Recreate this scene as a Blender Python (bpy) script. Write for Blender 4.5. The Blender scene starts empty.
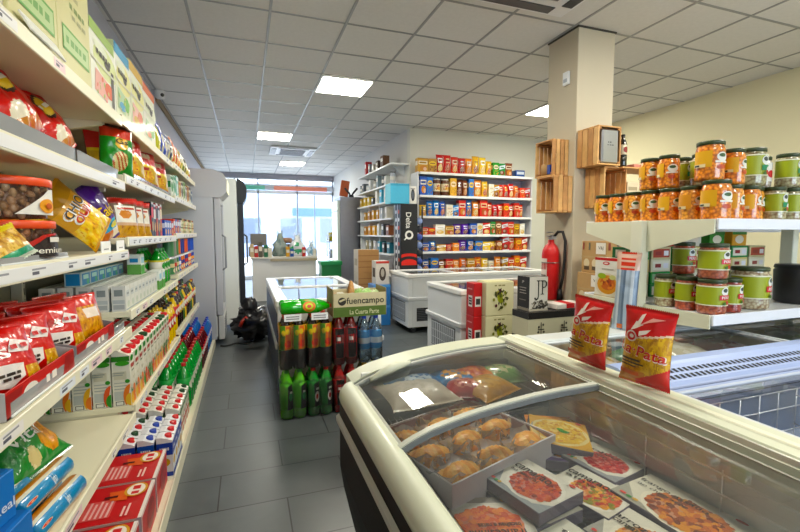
import bpy, math, random
from mathutils import Matrix, Vector, noise
PI = math.pi
R = random.Random(7)
SC = bpy.context.scene
COL = SC.collection

# ------------------------------------------------------------------ colour
def hx(s):
    if not isinstance(s, str): return s
    s = s.lstrip('#')
    if len(s) == 3: s = ''.join(c*2 for c in s)
    v = [int(s[i:i+2], 16)/255 for i in (0, 2, 4)]
    return tuple((c/12.92 if c <= .04045 else ((c+.055)/1.055)**2.4) for c in v) + (1.0,)
def mixc(a, b, t):
    a = hx(a); b = hx(b)
    return tuple(a[i]*(1-t)+b[i]*t for i in range(3)) + (1.0,)

# ------------------------------------------------------------------ materials
MATS = {}
def new_mat(key, name):
    m = bpy.data.materials.new(name); m.use_nodes = True
    nt = m.node_tree; nt.nodes.clear()
    out = nt.nodes.new('ShaderNodeOutputMaterial')
    MATS[key] = m
    return m, nt, out
def N(nt, t, **kw):
    n = nt.nodes.new(t)
    for k, v in kw.items(): setattr(n, k, v)
    return n
def attr_mat(key, name, rough=.4, metal=0, coat=0, spec=.5, noise_amt=0, nscale=40, bump=0, bscale=60, trans=0, sat=1):
    m, nt, out = new_mat(key, name)
    a = N(nt, 'ShaderNodeAttribute', attribute_name='Col')
    b = N(nt, 'ShaderNodeBsdfPrincipled')
    b.inputs['Roughness'].default_value = rough
    b.inputs['Metallic'].default_value = metal
    b.inputs['Coat Weight'].default_value = coat
    b.inputs['Coat Roughness'].default_value = .08
    b.inputs['Specular IOR Level'].default_value = spec
    b.inputs['Transmission Weight'].default_value = trans
    col = a.outputs['Color']
    if noise_amt:
        tc = N(nt, 'ShaderNodeTexCoord'); no = N(nt, 'ShaderNodeTexNoise')
        no.inputs['Scale'].default_value = nscale
        nt.links.new(tc.outputs['Object'], no.inputs['Vector'])
        mr = N(nt, 'ShaderNodeMapRange'); mr.inputs['To Min'].default_value = 1-noise_amt; mr.inputs['To Max'].default_value = 1+noise_amt
        nt.links.new(no.outputs['Fac'], mr.inputs['Value'])
        mx = N(nt, 'ShaderNodeVectorMath', operation='SCALE')
        nt.links.new(col, mx.inputs[0]); nt.links.new(mr.outputs[0], mx.inputs['Scale'])
        col = mx.outputs[0]
    if sat != 1:
        hs = N(nt, 'ShaderNodeHueSaturation'); hs.inputs['Saturation'].default_value = sat; hs.inputs['Value'].default_value = .92
        nt.links.new(col, hs.inputs['Color']); col = hs.outputs[0]
    nt.links.new(col, b.inputs['Base Color'])
    if bump:
        tc = N(nt, 'ShaderNodeTexCoord'); no = N(nt, 'ShaderNodeTexNoise')
        no.inputs['Scale'].default_value = bscale
        nt.links.new(tc.outputs['Object'], no.inputs['Vector'])
        bp = N(nt, 'ShaderNodeBump'); bp.inputs['Strength'].default_value = bump; bp.inputs['Distance'].default_value = .01
        nt.links.new(no.outputs['Fac'], bp.inputs['Height']); nt.links.new(bp.outputs[0], b.inputs['Normal'])
    nt.links.new(b.outputs[0], out.inputs[0])
    return m
attr_mat('print', 'printed carton', .46, coat=.08, sat=1.22)
attr_mat('card', 'plain cardboard', .7, noise_amt=.06, nscale=30)
attr_mat('film', 'glossy printed film', .28, coat=.5, bump=.25, bscale=45, sat=1.25)
attr_mat('plastic', 'moulded plastic', .35, coat=.1)
attr_mat('paint', 'painted steel', .42, coat=.1)
attr_mat('steel', 'brushed steel', .32, metal=1, noise_amt=.08, nscale=12)
attr_mat('wood', 'pine slats', .6, noise_amt=.25, nscale=18)
attr_mat('food', 'food', .35, noise_amt=.25, nscale=90, bump=.5, bscale=90)
attr_mat('rubber', 'black rubber', .55)
attr_mat('pet', 'filled plastic bottle', .12, coat=.6, spec=.6, sat=1.15)
attr_mat('matte', 'wall paint', .85)
attr_mat('panel', 'satin black panel', .5, spec=.15)

def bean_mat(key, name, scale, dark):
    m, nt, out = new_mat(key, name)
    a = N(nt, 'ShaderNodeAttribute', attribute_name='Col')
    tc = N(nt, 'ShaderNodeTexCoord')
    v = N(nt, 'ShaderNodeTexVoronoi'); v.inputs['Scale'].default_value = scale
    nt.links.new(tc.outputs['Object'], v.inputs['Vector'])
    cr = N(nt, 'ShaderNodeValToRGB')
    cr.color_ramp.elements[0].position = .25; cr.color_ramp.elements[0].color = (1, 1, 1, 1)
    cr.color_ramp.elements[1].position = .8; cr.color_ramp.elements[1].color = (dark, dark*.6, dark*.4, 1)
    nt.links.new(v.outputs['Distance'], cr.inputs[0])
    mx = N(nt, 'ShaderNodeMix', data_type='RGBA', blend_type='MULTIPLY'); mx.inputs['Factor'].default_value = 1
    nt.links.new(a.outputs['Color'], mx.inputs['A']); nt.links.new(cr.outputs[0], mx.inputs['B'])
    hs = N(nt, 'ShaderNodeMix', data_type='RGBA', blend_type='OVERLAY'); hs.inputs['Factor'].default_value = .45
    nt.links.new(mx.outputs['Result'], hs.inputs['A']); nt.links.new(v.outputs['Color'], hs.inputs['B'])
    b = N(nt, 'ShaderNodeBsdfPrincipled'); b.inputs['Roughness'].default_value = .3
    b.inputs['Coat Weight'].default_value = 1; b.inputs['Coat Roughness'].default_value = .04
    nt.links.new(mx.outputs['Result'], b.inputs['Base Color'])
    nt.links.new(b.outputs[0], out.inputs[0])
bean_mat('bean', 'beans behind jar glass', 75, .42)
bean_mat('nuts', 'nuts behind clear plastic', 30, .5)

def glass_mat(key, name, tint, refl=.06, rough=.02, diff=0, dcol=(1, 1, 1, 1)):
    """thin sheet: see-through, with a Fresnel mirror layer (and an optional milky share)"""
    m, nt, out = new_mat(key, name)
    t = N(nt, 'ShaderNodeBsdfTransparent'); t.inputs[0].default_value = tint
    g = N(nt, 'ShaderNodeBsdfGlossy'); g.inputs['Roughness'].default_value = rough
    f = N(nt, 'ShaderNodeFresnel'); f.inputs['IOR'].default_value = 1.5
    mr = N(nt, 'ShaderNodeMath', operation='MULTIPLY_ADD', use_clamp=True); mr.inputs[1].default_value = 1.1; mr.inputs[2].default_value = refl-.04
    nt.links.new(f.outputs[0], mr.inputs[0])
    ms = N(nt, 'ShaderNodeMixShader')
    nt.links.new(mr.outputs[0], ms.inputs[0])
    base = t.outputs[0]
    if diff:
        d = N(nt, 'ShaderNodeBsdfDiffuse'); d.inputs[0].default_value = dcol
        m2 = N(nt, 'ShaderNodeMixShader'); m2.inputs[0].default_value = diff
        nt.links.new(t.outputs[0], m2.inputs[1]); nt.links.new(d.outputs[0], m2.inputs[2]); base = m2.outputs[0]
    nt.links.new(base, ms.inputs[1]); nt.links.new(g.outputs[0], ms.inputs[2])
    nt.links.new(ms.outputs[0], out.inputs[0])
glass_mat('glass', 'freezer lid glass', (.985, .995, .99, 1), .045, .02, .04, (.85, .9, .9, 1))
glass_mat('frost', 'frosted plastic strip', (.9, .92, .93, 1), .05, .1, .4, (.8, .82, .84, 1))
glass_mat('pane', 'window glass', (.97, .99, 1, 1), .04)
glass_mat('clear', 'clear plastic', (.92, .94, .95, 1), .05, .06, .07, (.8, .82, .85, 1))
glass_mat('shrink', 'shrink wrap film', (.97, .98, .98, 1), .03, .08, .015, (.9, .9, .9, 1))
glass_mat('water', 'water bottle plastic', (.75, .88, .97, 1), .08, .05, .25, (.5, .72, .9, 1))
glass_mat('wrap', 'crinkled wrapper', (.98, .98, .99, 1), .03, .2, .5, (.92, .93, .97, 1))

def emit_mat(key, name, col, st):
    m, nt, out = new_mat(key, name)
    e = N(nt, 'ShaderNodeEmission'); e.inputs[0].default_value = col; e.inputs[1].default_value = st
    nt.links.new(e.outputs[0], out.inputs[0])
emit_mat('lamp', 'ceiling lamp panel', (1, .95, .8, 1), 40)
emit_mat('lit', 'lit cooler canopy', (1, .95, .55, 1), 1.3)
emit_mat('litwhite', 'lit cooler sign', (.9, 1, .95, 1), 1.6)

def floor_mat():
    m, nt, out = new_mat('floor', 'dark slate tiles')
    tc = N(nt, 'ShaderNodeTexCoord'); mp = N(nt, 'ShaderNodeMapping')
    mp.inputs['Location'].default_value = (.165, .09, 0)
    nt.links.new(tc.outputs['Object'], mp.inputs[0])
    br = N(nt, 'ShaderNodeTexBrick'); br.offset = .5
    br.inputs['Scale'].default_value = 1; br.inputs['Brick Width'].default_value = .66; br.inputs['Row Height'].default_value = .325
    br.inputs['Mortar Size'].default_value = .0035; br.inputs['Mortar Smooth'].default_value = .1
    br.inputs['Color1'].default_value = hx('4a5053'); br.inputs['Color2'].default_value = hx('555b5d'); br.inputs['Mortar'].default_value = hx('1c1e20')
    nt.links.new(mp.outputs[0], br.inputs[0])
    no = N(nt, 'ShaderNodeTexNoise'); no.inputs['Scale'].default_value = 3.5; no.inputs['Detail'].default_value = 8; no.inputs['Distortion'].default_value = 1.5
    nt.links.new(tc.outputs['Object'], no.inputs[0])
    mr = N(nt, 'ShaderNodeMapRange'); mr.inputs['To Min'].default_value = .75; mr.inputs['To Max'].default_value = 1.3
    nt.links.new(no.outputs[0], mr.inputs[0])
    sc = N(nt, 'ShaderNodeVectorMath', operation='SCALE')
    nt.links.new(br.outputs['Color'], sc.inputs[0]); nt.links.new(mr.outputs[0], sc.inputs['Scale'])
    b = N(nt, 'ShaderNodeBsdfPrincipled'); b.inputs['Specular IOR Level'].default_value = .55
    nt.links.new(sc.outputs[0], b.inputs['Base Color'])
    m2 = N(nt, 'ShaderNodeMapRange'); m2.inputs['To Min'].default_value = .24; m2.inputs['To Max'].default_value = .42
    nt.links.new(no.outputs[0], m2.inputs[0]); nt.links.new(m2.outputs[0], b.inputs['Roughness'])
    bp = N(nt, 'ShaderNodeBump'); bp.inputs['Strength'].default_value = .12; bp.inputs['Distance'].default_value = .004
    nt.links.new(no.outputs[0], bp.inputs['Height']); nt.links.new(bp.outputs[0], b.inputs['Normal'])
    nt.links.new(b.outputs[0], out.inputs[0])
floor_mat()

# ------------------------------------------------------------------ mesh builder
TXT = {}
def text_geo(s):
    if s in TXT: return TXT[s]
    cu = bpy.data.curves.new('lettering', 'FONT'); cu.body = s; cu.offset = .012; cu.resolution_u = 3
    ob = bpy.data.objects.new('lettering', cu); COL.objects.link(ob)
    bpy.context.view_layer.update()
    dg = bpy.context.evaluated_depsgraph_get(); ev = ob.evaluated_get(dg); me = ev.to_mesh()
    vs = [(v.co.x, v.co.y) for v in me.vertices]; fs = [tuple(p.vertices) for p in me.polygons]
    ev.to_mesh_clear(); bpy.data.objects.remove(ob); bpy.data.curves.remove(cu)
    x0 = min(v[0] for v in vs); x1 = max(v[0] for v in vs); y0 = min(v[1] for v in vs); y1 = max(v[1] for v in vs)
    vs = [((x-(x0+x1)/2)/(x1-x0), (y-(y0+y1)/2)/(y1-y0)) for x, y in vs]
    TXT[s] = (vs, fs); return TXT[s]

class Surf:
    """a decal surface: map(u, v, lift) with u, v in metres, v from the bottom, u from the middle"""
    def __init__(s, w, h, fn, step=None): s.w, s.h, s.map, s.step = w, h, fn, step
def plane_surf(o, u, v, w, h):
    o = Vector(o); u = Vector(u).normalized(); v = Vector(v).normalized(); n = u.cross(v)
    return Surf(w, h, lambda a, b, l: o+u*a+v*b+n*l)
def cyl_surf(r, z0, h, arc=2*PI):
    def fn(a, b, l):
        t = a/r
        return Vector(((r+l)*math.sin(t), -(r+l)*math.cos(t), z0+b))
    return Surf(r*arc, h, fn, r*.28)

class MB:
    def __init__(s): s.v = []; s.f = []; s.m = []; s.c = []; s.s = []
    def face(s, pts, c, mat, smooth=False):
        i = len(s.v); s.v.extend(tuple(p) for p in pts); s.f.append(tuple(range(i, i+len(pts))))
        s.m.append(mat); s.c.append(hx(c)); s.s.append(smooth)
    def grid(s, P, cf, mat, smooth=True, closed_u=False):
        """P[j][i] points; cf(i, j) gives the face colour"""
        nv = len(P); nu = len(P[0]); b = len(s.v)
        for row in P: s.v.extend(tuple(p) for p in row)
        for j in range(nv-1):
            for i in range(nu if closed_u else nu-1):
                k = (i+1) % nu
                s.f.append((b+j*nu+i, b+j*nu+k, b+(j+1)*nu+k, b+(j+1)*nu+i))
                s.m.append(mat); s.c.append(hx(cf(i, j) if callable(cf) else cf)); s.s.append(smooth)
    def box(s, x0, y0, z0, x1, y1, z1, c, mat='paint', ch=None, rot=None):
        if ch is None: ch = min(.003, .2*min(abs(x1-x0), abs(y1-y0), abs(z1-z0)))
        X = (min(x0, x1), max(x0, x1)); Y = (min(y0, y1), max(y0, y1)); Z = (min(z0, z1), max(z0, z1)); b = len(s.v)
        idx = {}
        for a in (0, 1):
            for d in (0, 1):
                for e in (0, 1):
                    x, y, z = X[a], Y[d], Z[e]; ix = x+(ch if a == 0 else -ch); iy = y+(ch if d == 0 else -ch); iz = z+(ch if e == 0 else -ch)
                    for k, p in enumerate(((x, iy, iz), (ix, y, iz), (ix, iy, z))):
                        idx[a, d, e, k] = len(s.v); s.v.append(p)
        def q(*t):
            s.f.append(tuple(idx[k] for k in t)); s.m.append(mat); s.c.append(hx(c)); s.s.append(False)
        for a in (0, 1):
            o = ((0, 0), (1, 0), (1, 1), (0, 1)); o = o if a else o[::-1]
            q(*[(a, p, r, 0) for p, r in o])
            q(*[(p, a, r, 1) for p, r in o[::-1]])
            q(*[(p, r, a, 2) for p, r in o])
        for a in (0, 1):
            for d in (0, 1):
                fl = (a == d)
                t = [(a, d, 0, 0), (a, d, 1, 0), (a, d, 1, 1), (a, d, 0, 1)]
                q(*(t if not fl else t[::-1]))
                t = [(a, 0, d, 0), (a, 1, d, 0), (a, 1, d, 2), (a, 0, d, 2)]
                q(*(t[::-1] if not fl else t))
                t = [(0, a, d, 1), (1, a, d, 1), (1, a, d, 2), (0, a, d, 2)]
                q(*(t if not fl else t[::-1]))
                for e in (0, 1):
                    t = [(a, d, e, 0), (a, d, e, 1), (a, d, e, 2)]
                    q(*(t if (a+d+e) % 2 else t[::-1]))
        if rot is not None:
            for i in range(b, len(s.v)): s.v[i] = tuple(rot @ Vector(s.v[i]))
    def lathe(s, prof, c, mat, seg=20, axis=None, smooth=True, sx=1, sy=1):
        """prof: (r, z) upward; c colour or fn(seg, ring)"""
        P = []
        for r, z in prof:
            P.append([(r*sx*math.sin(2*PI*k/seg), -r*sy*math.cos(2*PI*k/seg), z) for k in range(seg)])
        if axis: P = [[axis @ Vector(p) for p in row] for row in P]
        s.grid(P, c, mat, smooth, True)
    def cyl(s, x, y, z0, z1, r, c, mat='plastic', seg=16, ch=None, ax='z'):
        ch = min(.15*r, .15*abs(z1-z0)) if ch is None else ch
        M = Matrix.Translation((x, y, 0))
        s.lathe([(0, z0), (r-ch, z0), (r, z0+ch), (r, z1-ch), (r-ch, z1), (0, z1)], c, mat, seg, M, smooth=False)
    def tube(s, pts, r, c, mat='plastic', seg=8, closed=False):
        pts = [Vector(p) for p in pts]; n = len(pts); P = []; up = Vector((0, 0, 1)); prev = None
        for i, p in enumerate(pts):
            if closed: t = (pts[(i+1) % n]-pts[i-1])
            else: t = pts[min(i+1, n-1)]-pts[max(i-1, 0)]
            t.normalize()
            a = t.cross(up) if prev is None else prev-t*prev.dot(t)
            if a.length < 1e-4: a = t.cross(Vector((1, 0, 0)))
            a.normalize(); b = t.cross(a); prev = a
            rr = r[i] if isinstance(r, (list, tuple)) else r
            P.append([p+a*rr*math.cos(2*PI*k/seg)+b*rr*math.sin(2*PI*k/seg) for k in range(seg)])
        if closed: P.append(P[0])
        else:
            P = [[pts[0]]*seg]+P+[[pts[-1]]*seg]
        s.grid(P, c, mat, True, True)
    def rod(s, a, b, r, c, mat='steel', seg=6): s.tube([a, b], r, c, mat, seg)
    def blob(s, cx, cy, cz, rx, ry, rz, c, mat='food', seg=14, rings=9, amp=.15, fr=3, seed=0):
        P = []
        for j in range(rings+1):
            t = -PI/2+PI*j/rings; row = []
            for k in range(seg):
                a = 2*PI*k/seg; d = Vector((math.cos(t)*math.cos(a), math.cos(t)*math.sin(a), math.sin(t)))
                n = 1+amp*noise.noise(d*fr+Vector((seed*3.1, seed*1.7, seed)))
                row.append((cx+d.x*rx*n, cy+d.y*ry*n, cz+d.z*rz*n))
            P.append(row)
        s.grid(P, c, mat, True, True)
    def extrude(s, prof, axis, a0, a1, c, mat, caps=True, smooth=False):
        """prof: closed 2D outline; axis 'x': prof is (y, z); 'y': prof is (x, z); 'z': prof is (x, y)"""
        f = {'x': lambda p, a: (a, p[0], p[1]), 'y': lambda p, a: (p[0], a, p[1]), 'z': lambda p, a: (p[0], p[1], a)}[axis]
        n = len(prof)
        for i in range(n):
            p, q = prof[i], prof[(i+1) % n]
            s.face([f(p, a0), f(q, a0), f(q, a1), f(p, a1)], c, mat, smooth)
        if caps:
            s.face([f(p, a0) for p in prof][::-1], c, mat); s.face([f(p, a1) for p in prof], c, mat)
    # ---- printed marks on a surface (fractions of its width and height)
    def marks(s, S, items, mat='print', lift=.0006):
        l = lift*.5
        for k, it in enumerate(items):
            l += lift*.5; kind = it[0]
            if kind == 'r':
                _, u0, v0, u1, v1, c = it[:6]
                nu = max(1, int(abs(u1-u0)*S.w/S.step)+1) if S.step else 1
                nv = max(1, int(abs(v1-v0)*S.h/S.step)+1) if S.step else 1
                P = [[S.map((u0+(u1-u0)*i/nu)*S.w, (v0+(v1-v0)*j/nv)*S.h, l) for i in range(nu+1)] for j in range(nv+1)]
                s.grid(P, c, mat, bool(S.step))
            elif kind == 'e':
                _, cu, cv, ru, rv, c = it[:6]; n = 18
                ring = [S.map((cu+ru*math.cos(2*PI*i/n))*S.w, (cv+rv*math.sin(2*PI*i/n))*S.h, l) for i in range(n)]
                if S.step:
                    mid = [S.map((cu+ru*.5*math.cos(2*PI*i/n))*S.w, (cv+rv*.5*math.sin(2*PI*i/n))*S.h, l) for i in range(n)]
                    cc = S.map(cu*S.w, cv*S.h, l)
                    s.grid([[cc]*n, mid, ring], c, mat, True, True)
                else: s.face(ring, c, mat)
            elif kind == 'p':
                if not S.step: s.face([S.map(u*S.w, v*S.h, l) for u, v in it[1]], it[2], mat); continue
                pts = [Vector((u*S.w, v*S.h)) for u, v in it[1]]; ce = sum(pts, Vector((0, 0)))/len(pts)
                def split(a, b, c, d):
                    if d and max((a-b).length, (b-c).length, (c-a).length) > S.step:
                        x, y, z = (a+b)/2, (b+c)/2, (c+a)/2
                        for t in ((a, x, z), (x, b, y), (z, y, c), (x, y, z)): split(*t, d-1)
                    else: s.face([S.map(q.x, q.y, l) for q in (a, b, c)], it[2], mat, True)
                for i in range(len(pts)): split(ce, pts[i], pts[(i+1) % len(pts)], 4)
            elif kind == 't':
                _, tx, cu, cv, wf, hf, c = it[:7]; a = it[7] if len(it) > 7 else 0
                vs, fs = text_geo(tx); b = len(s.v); ca, sa = math.cos(a), math.sin(a); W = wf*S.w; H = hf*S.h
                for x, y in vs:
                    x *= W; y *= H
                    s.v.append(tuple(S.map(cu*S.w+x*ca-y*sa, cv*S.h+x*sa+y*ca, l)))
                for f in fs:
                    s.f.append(tuple(b+i for i in f)); s.m.append(mat); s.c.append(hx(c)); s.s.append(False)
            elif kind == 'k':        # a line of small print
                _, cu, cv, wf, hf, c = it[:6]; n = max(2, int(wf/.12))
                for q in range(n):
                    ua = cu-wf/2+wf*q/n; ub = ua+wf/n*(.82 if q % 3 else .6)
                    if S.step: s.grid([[S.map(u*S.w, (cv+dv)*S.h, l) for u in (ua, (ua+ub)/2, ub)] for dv in (-hf*.4, hf*.4)], c, mat, True)
                    else: s.face([S.map(u*S.w, (cv+dv)*S.h, l) for u, dv in ((ua, -hf*.4), (ub, -hf*.4), (ub, hf*.4), (ua, hf*.4))], c, mat)
            elif kind == 's':        # speckle of little blots: region, colours, count, size
                _, u0, v0, u1, v1, cols, n, sz = it[:8]; rr = random.Random(len(s.v))
                for q in range(n):
                    cu = rr.uniform(u0, u1); cv = rr.uniform(v0, v1)
                    cx, cv2 = (cu-(u0+u1)/2)/((u1-u0)/2), (cv-(v0+v1)/2)/((v1-v0)/2)
                    if cx*cx+cv2*cv2 > 1: continue
                    a = rr.uniform(0, PI); ra = sz*rr.uniform(.6, 1.3); rb = ra*rr.uniform(.4, .9); c = rr.choice(cols)
                    s.face([S.map(cu*S.w+ra*math.cos(t)*math.cos(a)-rb*math.sin(t)*math.sin(a), cv*S.h+ra*math.cos(t)*math.sin(a)+rb*math.sin(t)*math.cos(a), l+.000006*q) for t in [2*PI*i/7 for i in range(7)]], c, mat)
                l += .000006*n
    def xf(s, M):
        s.v = [tuple(M @ Vector(p)) for p in s.v]; return s
    def mesh(s, name):
        me = bpy.data.meshes.new(name); me.from_pydata(s.v, [], s.f)
        keys = []
        for k in s.m:
            if k not in keys: keys.append(k)
        for k in keys: me.materials.append(MATS[k])
        ix = {k: i for i, k in enumerate(keys)}
        me.polygons.foreach_set('material_index', [ix[k] for k in s.m])
        me.polygons.foreach_set('use_smooth', s.s)
        ca = me.color_attributes.new('Col', 'FLOAT_COLOR', 'CORNER'); buf = []
        for f, c in zip(s.f, s.c): buf.extend(list(c)*len(f))
        ca.data.foreach_set('color', buf)
        me.update(); return me

# ------------------------------------------------------------------ things
SEEN = {}
def tag(o, label, cat, group=None):
    o['label'] = label; o['category'] = cat
    if group: o['group'] = group
    SEEN[label] = SEEN.get(label, 0)+1
def link(name, data, parent=None):
    o = bpy.data.objects.new(name, data); COL.objects.link(o)
    if parent is not None: o.parent = parent
    return o
def struct(name, mb, kind='structure', parent=None):
    o = link(name, mb.mesh(name), parent)
    if parent is None: o['kind'] = kind
    return o
class Kit:
    """a thing's shape, once: parts = [(part name, mesh, [(sub name, mesh)...])]; one nameless part makes a one-mesh thing"""
    def __init__(s, name, cat, parts, h=0):
        s.name, s.cat, s.h = name, cat, h; s.parts = []
        for p in parts:
            n, mb = p[0], p[1]; subs = p[2] if len(p) > 2 else []
            me = mb.mesh(n or name) if isinstance(mb, MB) else mb
            s.parts.append((n, me, [(a, b.mesh(a) if isinstance(b, MB) else b) for a, b in subs], p[3] if len(p) > 3 else None))
def put(kit, label, loc, rz=0, group=None, rot=None, scale=None):
    if len(kit.parts) == 1 and kit.parts[0][0] is None:
        o = link(kit.name, kit.parts[0][1])
    else:
        o = link(kit.name, None); o.empty_display_size = .05
        for n, me, subs, lab in kit.parts:
            c = link(n, me, o)
            if lab: c['label'] = lab
            for sn, sm in subs: link(sn, sm, c)
    o.location = loc; o.rotation_euler = rot if rot else (0, 0, rz)
    if scale: o.scale = scale if isinstance(scale, tuple) else (scale,)*3
    tag(o, label, kit.cat, group); return o
def build(name, cat, label, parts, loc=(0, 0, 0), rz=0, group=None, rot=None):
    return put(Kit(name, cat, parts), label, loc, rz, group, rot)
_o = 'first second third fourth fifth sixth seventh eighth ninth tenth eleventh twelfth thirteenth fourteenth fifteenth sixteenth seventeenth eighteenth nineteenth'.split()
_t = {2: 'twenty', 3: 'thirty', 4: 'forty', 5: 'fifty'}
def nth(i):
    i += 1
    if i < 20: return _o[i-1]
    return (_t[i//10][:-1]+'ieth') if i % 10 == 0 else _t[i//10]+'-'+_o[i % 10-1]

# ------------------------------------------------------------------ packaging shapes (front faces -Y, base centre at the origin)
def box_faces(w, d, h):
    return {'f': plane_surf((0, -d/2, 0), (1, 0, 0), (0, 0, 1), w, h), 'b': plane_surf((0, d/2, 0), (-1, 0, 0), (0, 0, 1), w, h),
            'l': plane_surf((-w/2, 0, 0), (0, -1, 0), (0, 0, 1), d, h), 'r': plane_surf((w/2, 0, 0), (0, 1, 0), (0, 0, 1), d, h),
            't': plane_surf((0, -d/2, h), (1, 0, 0), (0, 1, 0), w, d)}
def box_mb(w, d, h, c, art=None, mat='print', ch=.002):
    m = MB(); m.box(-w/2, -d/2, 0, w/2, d/2, h, c, mat, ch); F = box_faces(w, d, h)
    for k, items in (art or {}).items():
        for ff in k: m.marks(F[ff], items, mat)
    return m
def k_box(name, cat, w, d, h, c, art=None, mat='print', ch=.002):
    return Kit(name, cat, [(None, box_mb(w, d, h, c, art, mat, ch))], h)
def bag_surf(w, h, t, side, lean=0, seed=0, taper=.0):
    def fn(u, v, l):
        a = min(1, abs(2*u/w)); b = max(0, min(1, v/h))
        e = max(0, 1-a**2.6)**.7; q = max(0, math.sin(PI*min(1, max(0, (b-.04)/.92))))**.55
        wr = .1*noise.noise(Vector((u*26+seed, v*26, seed*2.3)))+.05*math.sin(u*170+seed)*(1-q)
        th = t/2*e*q*(1+.35*(.45-b))*(1+wr*2)
        pin = 1-.1*q-taper*b
        return Vector((u*pin, side*(th+.0012+l), v))
    return fn
def bag_mb(w, h, t, colf, decals=(), backcol=None, nu=30, nv=40, seed=0, mat='film', taper=0):
    m = MB()
    for side in (-1, 1):
        fn = bag_surf(w, h, t, side, 0, seed, taper)
        P = [[fn(-w/2+w*i/nu, h*j/nv+(0.004*(i % 2)-.002 if j in (0, nv) else 0), 0) for i in range(nu+1)] for j in range(nv+1)]
        if side == 1: P = [r[::-1] for r in P]
        def cf(i, j, side=side):
            u = (i+.5)/nu*2-1; v = (j+.5)/nv
            if side == 1: return backcol if backcol else colf(-u, v)
            return colf(u, v)
        m.grid(P, cf, mat, True)
    fn = bag_surf(w, h, t, -1, 0, seed, taper)
    if decals: m.marks(Surf(w, h, fn, w/10), list(decals), mat, .0022)
    return m
def k_bag(name, cat, w, h, t, colf, decals=(), backcol=None, seed=0, mat='film', taper=0, fine=1):
    return Kit(name, cat, [(None, bag_mb(w, h, t, colf, decals, backcol, int(30*fine), int(40*fine), seed=seed, mat=mat, taper=taper))], h)
def blot(u, v, sc, cols, seed=0, st=1.0):
    n = noise.noise(Vector((u*sc+seed*5.3, v*sc*st, seed*1.9)))*.5+.5
    n += .25*noise.noise(Vector((u*sc*2.3, v*sc*2.3*st, seed+7.7)))
    return cols[max(0, min(len(cols)-1, int(n*len(cols))))]
def carton_mbs(w, d, h, c, art, cap, capr=.017, slant=True):
    """drink carton: straight body, slanted top with a screw cap"""
    b = MB(); hs = h*.9 if slant else h
    pr = [(-d/2, 0), (d/2, 0), (d/2, h), (d/2-.35*d, h), (-d/2, hs)]
    b.extrude(pr, 'x', -w/2, w/2, c, 'print')
    F = box_faces(w, d, hs)
    for k, it in art.items():
        for ff in k: b.marks(F[ff], it, 'print')
    cp = MB()
    if cap:
        z = hs+(h-hs)*.35; cp.lathe([(0, z-.004), (capr, z-.004), (capr, z+.014), (capr*.9, z+.017), (0, z+.017)], cap, 'plastic', 12, Matrix.Translation((0, -d*.18, 0)), False)
    return b, cp
def k_carton(w, d, h, c, art, cap, parts=True, name='juice_carton', cat='carton', slant=True, capr=.017):
    b, cp = carton_mbs(w, d, h, c, art, cap, capr, slant)
    if parts and cap: return Kit(name, cat, [('carton_body', b), ('screw_cap', cp)], h)
    b2 = MB(); 
    for q in (b, cp):
        o = len(b2.v); b2.v += q.v; b2.f += [tuple(o+i for i in f) for f in q.f]; b2.m += q.m; b2.c += q.c; b2.s += q.s
    return Kit(name, cat, [(None, b2)], h)
def join(*ms):
    b2 = MB()
    for q in ms:
        o = len(b2.v); b2.v += q.v; b2.f += [tuple(o+i for i in f) for f in q.f]; b2.m += q.m; b2.c += q.c; b2.s += q.s
    return b2
def bottle_mbs(r, h, body, cap, lab, art=(), mat='pet', lab_z=(.38, .68), capr=.014, seg=16, neck=.42):
    """soft-drink bottle: footed body, shoulder, neck, screw cap and wrap-round label"""
    b = MB(); b.lathe([(0, .004), (r*.55, 0), (r*.9, .006), (r, .02), (r, h*.36), (r*.96, h*.38), (r*.96, h*.62), (r, h*.66), (r*.97, h*.7), (r*.75, h*.79), (r*neck*1.1, h*.88), (capr*.95, h*.93), (capr*.95, h*.97), (0, h*.97)], body, mat, seg)
    c = MB(); c.lathe([(0, h*.935), (capr*1.12, h*.935), (capr*1.12, h*.99), (capr*.95, h), (0, h)], cap, 'plastic', 12, None, False)
    l = MB(); z0, z1 = h*lab_z[0], h*lab_z[1]
    if lab:
        l.lathe([(r*.985, z0), (r*1.012, z0+.001), (r*1.012, z1-.001), (r*.985, z1)], lab, 'print', seg)
        if art: l.marks(cyl_surf(r*1.013, z0, z1-z0), art, 'print')
    return b, c, l
def k_bottle(r, h, body, cap, lab, art=(), parts=True, name='bottle', cat='bottle', **kw):
    b, c, l = bottle_mbs(r, h, body, cap, lab, art, **kw)
    if parts: return Kit(name, cat, [('bottle_body', b), ('cap', c)]+([('wrap_label', l)] if lab else []), h)
    return Kit(name, cat, [(None, join(b, c, l))], h)
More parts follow.
